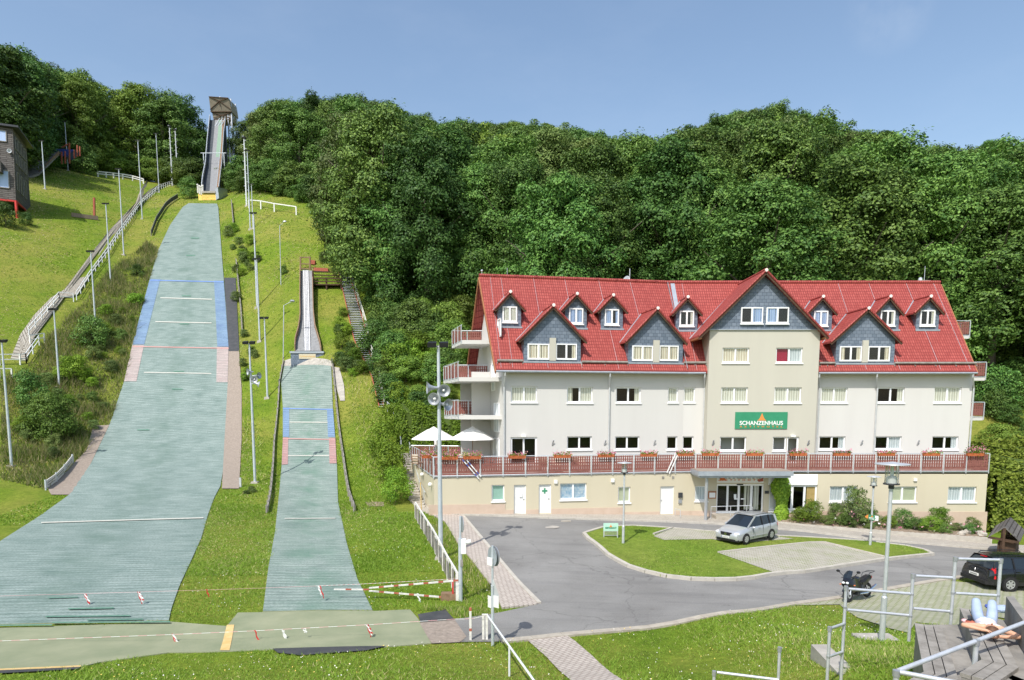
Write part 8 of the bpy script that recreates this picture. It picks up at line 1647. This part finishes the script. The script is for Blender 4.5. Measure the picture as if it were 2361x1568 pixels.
# ================================================================ vehicles
def loft(mb, secs, cap=True):
    P = [[V(p) for p in s] for s in secs]; mb.grid(P)
    if cap: mb.face(P[0][::-1]); mb.face(P[-1])
def ring(x, w_, zs, zm, zb, wb, zt, wt):
    half = [(w_*.82, zs), (w_*.97, zs+.06), (w_, zm), (w_*.99, (zm+zb)/2+.05), (wb, zb), (wt, zt-.015), (wt*.75, zt)]
    return [(x, y, z) for y, z in half]+[(x, 0, zt+.012)]+[(x, -y, z) for y, z in half[::-1]]+[(x, 0, zs), (x, half[0][0], zs)]
def car(name, label, body, S):
    """x forward, y left. S: dict of proportions"""
    r = root(name, label, 'car', (0, 0, 0)); L2 = S['L']/2; Wd = S['W']/2
    def put(mb, nm, m_, par=r, smooth=False): o = mb.build(nm, m_, None, smooth=smooth); o.parent = par; return o
    mb = MB(); loft(mb, [ring(*q) for q in S['secs']]); bd = put(mb, 'body', body, smooth=True)
    gl = S['glass']  # (x, half width bottom, z bottom, half width top, z top)
    mb = MB(); G = [[V((x, wb, zb)), V((x, wt, zt)), V((x, 0, zt+.01)), V((x, -wt, zt)), V((x, -wb, zb))] for x, wb, zb, wt, zt in gl]; mb.grid(G); mb.face(G[0][::-1]); mb.face(G[-1]); put(mb, 'windows', 'glass_car', smooth=False)
    mb = MB(); mb.grid([[V((x, wt*1.0, zt-.03)), V((x, wt*.97, zt+.025)), V((x, wt*.7, zt+.055)), V((x, 0, zt+.065)), V((x, -wt*.7, zt+.055)), V((x, -wt*.97, zt+.025)), V((x, -wt*1.0, zt-.03))] for x, wb, zb, wt, zt in S['roof']]); rf = put(mb, 'roof', body, smooth=True)
    for sg in (-1, 1):
        for (x0, w0, zz0, x1, w1, zz1, th) in S['pillars']:
            mb = MB(); mb.bar((x0, sg*w0, zz0), (x1, sg*w1, zz1), th, .05, V((0, sg, .1))); put(mb, 'pillar', body if th > .07 else 'black')
        mb = MB(); x0, x1, zr_ = S['rails']; w_ = S['roof'][1][3]*.93; mb.tube([(x0, sg*w_, zr_-.07), (x0-.12, sg*w_, zr_+.02), ((x0+x1)/2, sg*w_, zr_+.045), (x1+.12, sg*w_, zr_+.02), (x1, sg*w_, zr_-.07)], .018, 6); put(mb, 'roof_rail', 'black')
        mx, mz = S['mirror']; mb = MB(); mb.blob((mx, sg*(Wd+.1), mz), (.08, .12, .08), 10, 7, 0); mb.bar((mx+.02, sg*(Wd-.08), mz-.06), (mx, sg*(Wd+.05), mz-.04), .05, .03); put(mb, 'mirror', body, smooth=True)
        for hx in S['handles']: mb = MB(); mb.box((hx-.09, sg*(Wd-.0)-.012, S['hz']-.015), (hx+.09, sg*(Wd-.0)+.022, S['hz']+.018)); put(mb, 'door_handle', body)
        mb = MB(); mb.box((S['ws'][0]+.42, sg*(Wd+.0)-.012, .42), (S['ws'][1]-.42, sg*(Wd)+.018, .47)); put(mb, 'side_moulding', body)
        for xs in S['seams']: mb = MB(); mb.box((xs-.006, sg*Wd*.998-.012, .3), (xs+.006, sg*Wd*.998+.0035, S['hz']+.12)); put(mb, 'door_seam', 'black')
    for x in S['ws']:
        for sg in (-1, 1):
            y = sg*(Wd-.1); mb = MB(); a = MB(); n_ = 22; R_ = S['R']
            a.lathe([(0, 0), (R_+.055, 0), (R_+.055, .012), (0, .014)], (x, sg*(Wd-.004), R_+.0), 28, axis=(0, sg, 0)); put(a, 'wheel_arch', 'black')
            mb.lathe([(R_*.62, -.1), (R_*.95, -.1), (R_, -.07), (R_, .07), (R_*.95, .1), (R_*.66, .105), (R_*.64, .085)], (x, y+sg*.03, R_), 28, axis=(0, sg, 0)); ty = put(mb, 'wheel', 'rubber', smooth=True)
            rm = MB(); rm.lathe([(R_*.66, .095), (R_*.62, .06), (R_*.6, .045), (0, .045)], (x, y+sg*.03, R_), 26, axis=(0, sg, 0)); o = rm.build('rim_well', 'dark_metal', None); o.parent = ty
            rm = MB(); rm.lathe([(R_*.67, .1), (R_*.57, .1), (R_*.55, .09)], (x, y+sg*.03, R_), 26, axis=(0, sg, 0)); rm.lathe([(0, .105), (R_*.17, .1), (R_*.17, .06)], (x, y+sg*.03, R_), 14, axis=(0, sg, 0))
            for k in range(S['spokes']): an = 2*math.pi*k/S['spokes']; dd = V((math.cos(an), 0, math.sin(an))); c = V((x, y+sg*.118, R_)); rm.bar(c+dd*R_*.1, c+dd*R_*.6, R_*.24, .03, V((0, 1, 0)))
            o = rm.build('rim', 'alloy', None); o.parent = ty
    return r, put, bd
VS = dict(L=4.4, W=1.79, R=.315, ws=(-1.33, 1.35), spokes=7, rails=(.55, -1.75, 1.66), mirror=(.78, 1.0), handles=(.0, -.98), hz=.9, seams=(.62, -.42, -1.2),
  secs=[(2.2,.62,.32,.42,.55,.6,.6,.5),(2.12,.78,.22,.42,.6,.76,.72,.62),(1.9,.87,.19,.45,.68,.85,.84,.7),(1.5,.895,.18,.48,.76,.87,.93,.74),(1.05,.895,.18,.5,.86,.86,1.02,.78),(.85,.895,.18,.5,.92,.85,1.05,.79),(0,.895,.18,.5,.95,.85,1.06,.8),(-1.2,.895,.18,.5,.98,.85,1.08,.8),(-1.9,.885,.2,.5,1.0,.83,1.09,.78),(-2.12,.84,.24,.5,.98,.79,1.06,.74),(-2.2,.74,.34,.5,.9,.72,.98,.68)],
  glass=[(1.12,.8,.98,.8,.99),(.2,.82,1.02,.64,1.58),(-.1,.82,1.02,.645,1.61),(-1.55,.81,1.04,.64,1.59),(-1.92,.79,1.06,.62,1.53),(-2.08,.77,1.05,.75,1.06)],
  roof=[(.22,.8,1,.65,1.575),(-.1,.8,1,.655,1.61),(-.9,.8,1,.655,1.625),(-1.6,.8,1,.65,1.6),(-2.0,.8,1,.63,1.52)],
  pillars=[(1.12,.81,.99,.2,.655,1.585,.09),(-.42,.83,1.03,-.4,.66,1.6,.06),(-1.22,.83,1.03,-1.2,.66,1.6,.06),(-2.0,.79,1.05,-1.9,.64,1.56,.16)])
r, put, bd = car('silver_people_carrier', 'silver people carrier parked nose left on the rear bay of the island', 'silver', VS)
mb = MB(); mb.hexa([(2.14,-.36,.62),(2.2,-.36,.54),(2.2,.36,.54),(2.14,.36,.62),(2.12,-.42,.73),(2.16,-.4,.7),(2.16,.4,.7),(2.12,.42,.73)]); mb.box((2.185,-.33,.545),(2.215,.33,.67)); put(mb, 'grille', 'black')
mb = MB(); mb.lathe([(.05,0),(.075,.0),(.075,.01),(.05,.01)], (2.217,0,.62), 18, axis=(1,0,0)); mb.bar((2.222,-.05,.65),(2.222,0,.575),.012,.006,V((1,0,0))); mb.bar((2.222,.05,.65),(2.222,0,.575),.012,.006,V((1,0,0))); put(mb, 'emblem', 'chrome')
for sg in (-1, 1): mb = MB(); mb.blob((2.0, sg*.66, .66), (.17, .19, .1), 12, 8, 0); put(mb, 'headlight', 'lamp_glass', smooth=True); mb = MB(); mb.blob((-2.13, sg*.72, .85), (.06, .1, .2), 8, 6, 0); put(mb, 'tail_light', 'tail_red', smooth=True)
mb = MB(); mb.hexa([(2.0,-.84,.18),(2.21,-.6,.2),(2.21,.6,.2),(2.0,.84,.18),(2.0,-.84,.3),(2.225,-.6,.34),(2.225,.6,.34),(2.0,.84,.3)]); put(mb, 'lower_grille', 'black')
mb = MB(); mb.box((2.2,-.26,.375),(2.222,.26,.485)); pl = put(mb, 'number_plate', 'sign_white'); mb = MB(); mb.box((2.223,-.26,.378),(2.226,-.22,.482)); o = mb.build('blue_band', 'blue_paint', None); o.parent = pl; mb = MB(); [mb.box((2.223,-.18+.06*k,.405),(2.226,-.145+.06*k,.455)) for k in range(7)]; o = mb.build('plate_characters', 'letter_dark', None); o.parent = pl
mb = MB(); mb.tube([(-1.7,0,1.64),(-1.78,0,1.74)], .012, 5); put(mb, 'aerial', 'black')
for sx, sy in ((.2,.38),(.2,-.38),(-.75,.4),(-.75,-.4)): mb = MB(); mb.blob((sx, sy, 1.02), (.1,.24,.3), 8, 6, .05); put(mb, 'seat', 'wood_grey', smooth=True)
fw, rw_ = hit(1711,1259.5), hit(1774,1253.5); ctr = hit(1719, 1251); r.location = (ctr.x+.1, ctr.y+.2, ctr.z+.155); r.scale = (.88, .88, .86); r.rotation_euler = (0, 0, R(180+36))
BS = dict(L=4.5, W=1.77, R=.315, ws=(-1.3, 1.38), spokes=6, rails=(.3, -1.7, 1.5), mirror=(.75, .98), handles=(-.1, -.95), hz=.86, seams=(.62, -.45, -1.1),
  secs=[(2.22,.6,.3,.42,.55,.6,.6,.5),(2.0,.84,.2,.42,.64,.82,.78,.66),(1.5,.88,.18,.48,.72,.86,.88,.72),(.95,.885,.18,.5,.82,.85,.96,.78),(0,.885,.18,.5,.88,.84,1.0,.8),(-1.2,.885,.18,.5,.9,.84,1.02,.8),(-1.95,.875,.22,.5,.92,.8,1.02,.72),(-2.18,.85,.26,.48,.88,.76,.98,.66),(-2.27,.8,.32,.46,.6,.76,.64,.7)],
  glass=[(1.0,.8,.93,.8,.94),(.1,.81,.97,.63,1.42),(-.3,.81,.97,.635,1.44),(-1.5,.8,1.0,.62,1.43),(-1.8,.78,1.0,.6,1.39),(-2.16,.74,.99,.7,1.0)],
  roof=[(.12,.8,1,.64,1.415),(-.3,.8,1,.645,1.44),(-1.0,.8,1,.64,1.45),(-1.6,.8,1,.63,1.43),(-1.86,.8,1,.61,1.39)],
  pillars=[(1.0,.81,.94,.1,.645,1.42,.08),(-.45,.82,.98,-.43,.645,1.43,.06),(-1.1,.82,.99,-1.1,.64,1.43,.06),(-1.98,.79,.99,-1.78,.63,1.4,.13)])
r, put, bd = car('black_estate_car', 'black estate car seen from behind at the right edge of the car park', 'car_black', BS)
for sg in (-1, 1): mb = MB(); mb.hexa([(-2.22,sg*.62,.56),(-2.02,sg*.89,.56),(-1.96,sg*.89,.56),(-2.1,sg*.62,.56),(-2.12,sg*.70,1.02),(-1.99,sg*.80,1.05),(-1.93,sg*.80,1.05),(-2.0,sg*.70,1.02)]); put(mb, 'tail_light', 'tail_red', smooth=False); mb = MB(); mb.blob((2.02, sg*.62, .64), (.14,.18,.09), 10, 7, 0); put(mb, 'headlight', 'lamp_glass', smooth=True)
mb = MB(); mb.hexa([(-2.34,-.76,.3),(-2.34,.76,.3),(-2.05,.88,.3),(-2.05,-.88,.3),(-2.35,-.76,.46),(-2.35,.76,.46),(-2.05,.9,.46),(-2.05,-.9,.46)]); put(mb, 'bumper', 'rubber')
mb = MB(); mb.box((-2.315,-.27,.56),(-2.285,.27,.67)); pl = put(mb, 'number_plate', 'sign_white'); mb = MB(); [mb.box((-2.319,-.2+.06*k,.585),(-2.316,-.165+.06*k,.645)) for k in range(7)]; o = mb.build('plate_characters', 'letter_dark', None); o.parent = pl
mb = MB(); mb.prism([(-2.25,0,.88),(-2.25,.045,.8),(-2.25,0,.72),(-2.25,-.045,.8)], (-.02,0,0)); put(mb, 'emblem', 'chrome'); mb = MB(); mb.bar((-2.19,.12,1.03),(-2.14,-.3,1.07),.02,.02); put(mb, 'rear_wiper', 'black'); mb = MB(); mb.box((-1.93,-.16,1.4),(-1.86,.16,1.43)); put(mb, 'brake_light', 'tail_red')
cw = hit(2320, 1364); r.location = (cw.x+1.3, cw.y+.8, cw.z+.04); r.rotation_euler = (0, 0, R(2))
# second car nose just inside the right edge is represented by its shadowed bumper only in the photo: omitted parts stay outside the frame
# motorcycle (x forward, y left)
r = root('motorcycle', 'black touring motorcycle leaning on its stand on the turf pavers', 'motorcycle', (0, 0, 0))
def put(mb, nm, m_, par=None, smooth=False): o = mb.build(nm, m_, None, smooth=smooth); o.parent = par or r; return o
for x, nm in ((.74, 'front_wheel'), (-.7, 'rear_wheel')):
    mb = MB(); mb.lathe([(.22,-.05),(.28,-.065),(.31,-.03),(.315,0),(.31,.03),(.28,.065),(.22,.05)], (x,0,.315), 26, axis=(0,1,0)); w_ = put(mb, nm, 'rubber', smooth=True); mb = MB(); mb.lathe([(.22,-.04),(.2,-.03),(.2,.03),(.22,.04)], (x,0,.315), 22, axis=(0,1,0)); [mb.bar((x,0,.315), (x+.21*math.cos(a), 0, .315+.21*math.sin(a)), .03, .03, V((0,1,0))) for a in np.linspace(0,5.03,5)]; put(mb, 'rim', 'dark_metal', w_); mb = MB(); mb.lathe([(.07,.05),(.14,.05),(.14,.056),(.07,.056)], (x,.02,.315), 18, axis=(0,1,0)); put(mb, 'brake_disc', 'steel', w_)
mb = MB()
for s in (-1, 1): mb.tube([(.74,s*.09,.315),(.52,s*.09,.86)], .027, 8)
put(mb, 'fork', 'chrome'); mb = MB(); mb.grid([[(.74+.34*math.cos(a), y, .32+.34*math.sin(a)) for a in np.linspace(.5,2.5,8)] for y in (-.075,0,.075)]); put(mb, 'mudguard', 'bike_black')
mb = MB(); loft(mb, [[(.86,y*.16,z) for y,z in ((-1,.78),(-.6,.92),(.6,.92),(1,.78),(0,.7))],[(.74,y*.24,z) for y,z in ((-1,.72),(-.6,1.0),(.6,1.0),(1,.72),(0,.6))],[(.5,y*.27,z) for y,z in ((-1,.5),(-.7,.98),(.7,.98),(1,.5),(0,.35))],[(.15,y*.24,z) for y,z in ((-1,.4),(-.8,.82),(.8,.82),(1,.4),(0,.25))],[(-.1,y*.18,z) for y,z in ((-1,.42),(-.8,.7),(.8,.7),(1,.42),(0,.3))]]); put(mb, 'fairing', 'bike_black', smooth=True)
mb = MB(); mb.grid([[(.74,-.16,.98),(.76,0,1.0),(.74,.16,.98)],[(.62,-.17,1.12),(.65,0,1.15),(.62,.17,1.12)],[(.47,-.12,1.24),(.5,0,1.27),(.47,.12,1.24)]]); put(mb, 'windscreen', 'glass_car')
mb = MB(); mb.blob((.12,0,.86), (.3,.17,.14), 14, 8, 0); put(mb, 'tank', 'bike_black', smooth=True); mb = MB(); loft(mb, [[(x,y*w_,z) for y,z in ((-1,zt-.1),(-.7,zt),(.7,zt),(1,zt-.1))] for x,w_,zt in ((-.1,.11,.8),(-.3,.16,.79),(-.5,.15,.86),(-.85,.12,.92),(-.95,.08,.9))]); put(mb, 'seat', 'black', smooth=True)
mb = MB(); loft(mb, [[(x,y*w_,z) for y,z in ((-1,z0),(-1,z1),(1,z1),(1,z0))] for x,w_,z0,z1 in ((-.2,.12,.5,.72),(-.6,.13,.62,.82),(-1.0,.08,.74,.88))]); put(mb, 'tail', 'bike_black'); mb = MB(); mb.box((-1.06,-.07,.76),(-1.0,.07,.82)); put(mb, 'tail_light', 'tail_red')
mb = MB(); mb.tube([(-.6,.12,.9),(-.75,.15,1.0),(-1.15,.15,1.03),(-1.2,0,1.03),(-1.15,-.15,1.03),(-.75,-.15,1.0),(-.6,-.12,.9)], .014, 6); mb.tube([(-.95,.15,1.01),(-.95,-.15,1.01)], .012, 5); put(mb, 'luggage_rack', 'dark_metal')
mb = MB(); mb.box((-.25,-.17,.25),(.3,.17,.58)); put(mb, 'engine', 'dark_metal'); mb = MB(); mb.tube([(.2,.2,.3),(-.3,.22,.26),(-.55,.24,.36),(-.95,.26,.5)], [.03,.04,.055,.05], 10); put(mb, 'exhaust', 'chrome')
mb = MB(); mb.tube([(.5,-.36,.96),(.48,-.12,1.0),(.48,.12,1.0),(.5,.36,.96)], .016, 6); put(mb, 'handlebar', 'dark_metal')
for s in (-1, 1):
    mb = MB(); mb.tube([(.58,s*.2,1.02),(.6,s*.38,1.2)], .012, 5); mb.blob((.6,s*.42,1.24), (.03,.09,.055), 8, 6, 0); put(mb, 'mirror', 'bike_black'); mb = MB(); mb.blob((.87,s*.08,.82), (.04,.065,.05), 10, 6, 0); put(mb, 'headlight', 'lamp_glass', smooth=True); mb = MB(); mb.blob((.72,s*.29,.72), (.04,.04,.025), 6, 4, 0); put(mb, 'indicator', 'orange')
mb = MB(); mb.tube([(0,.1,.3),(-.05,.3,.02)], .014, 5); put(mb, 'side_stand', 'dark_metal')
m0 = hit(1975, 1386); r.location = (m0.x+.1, m0.y+.1, m0.z+.035); r.rotation_euler = (R(7), 0, R(180+34))
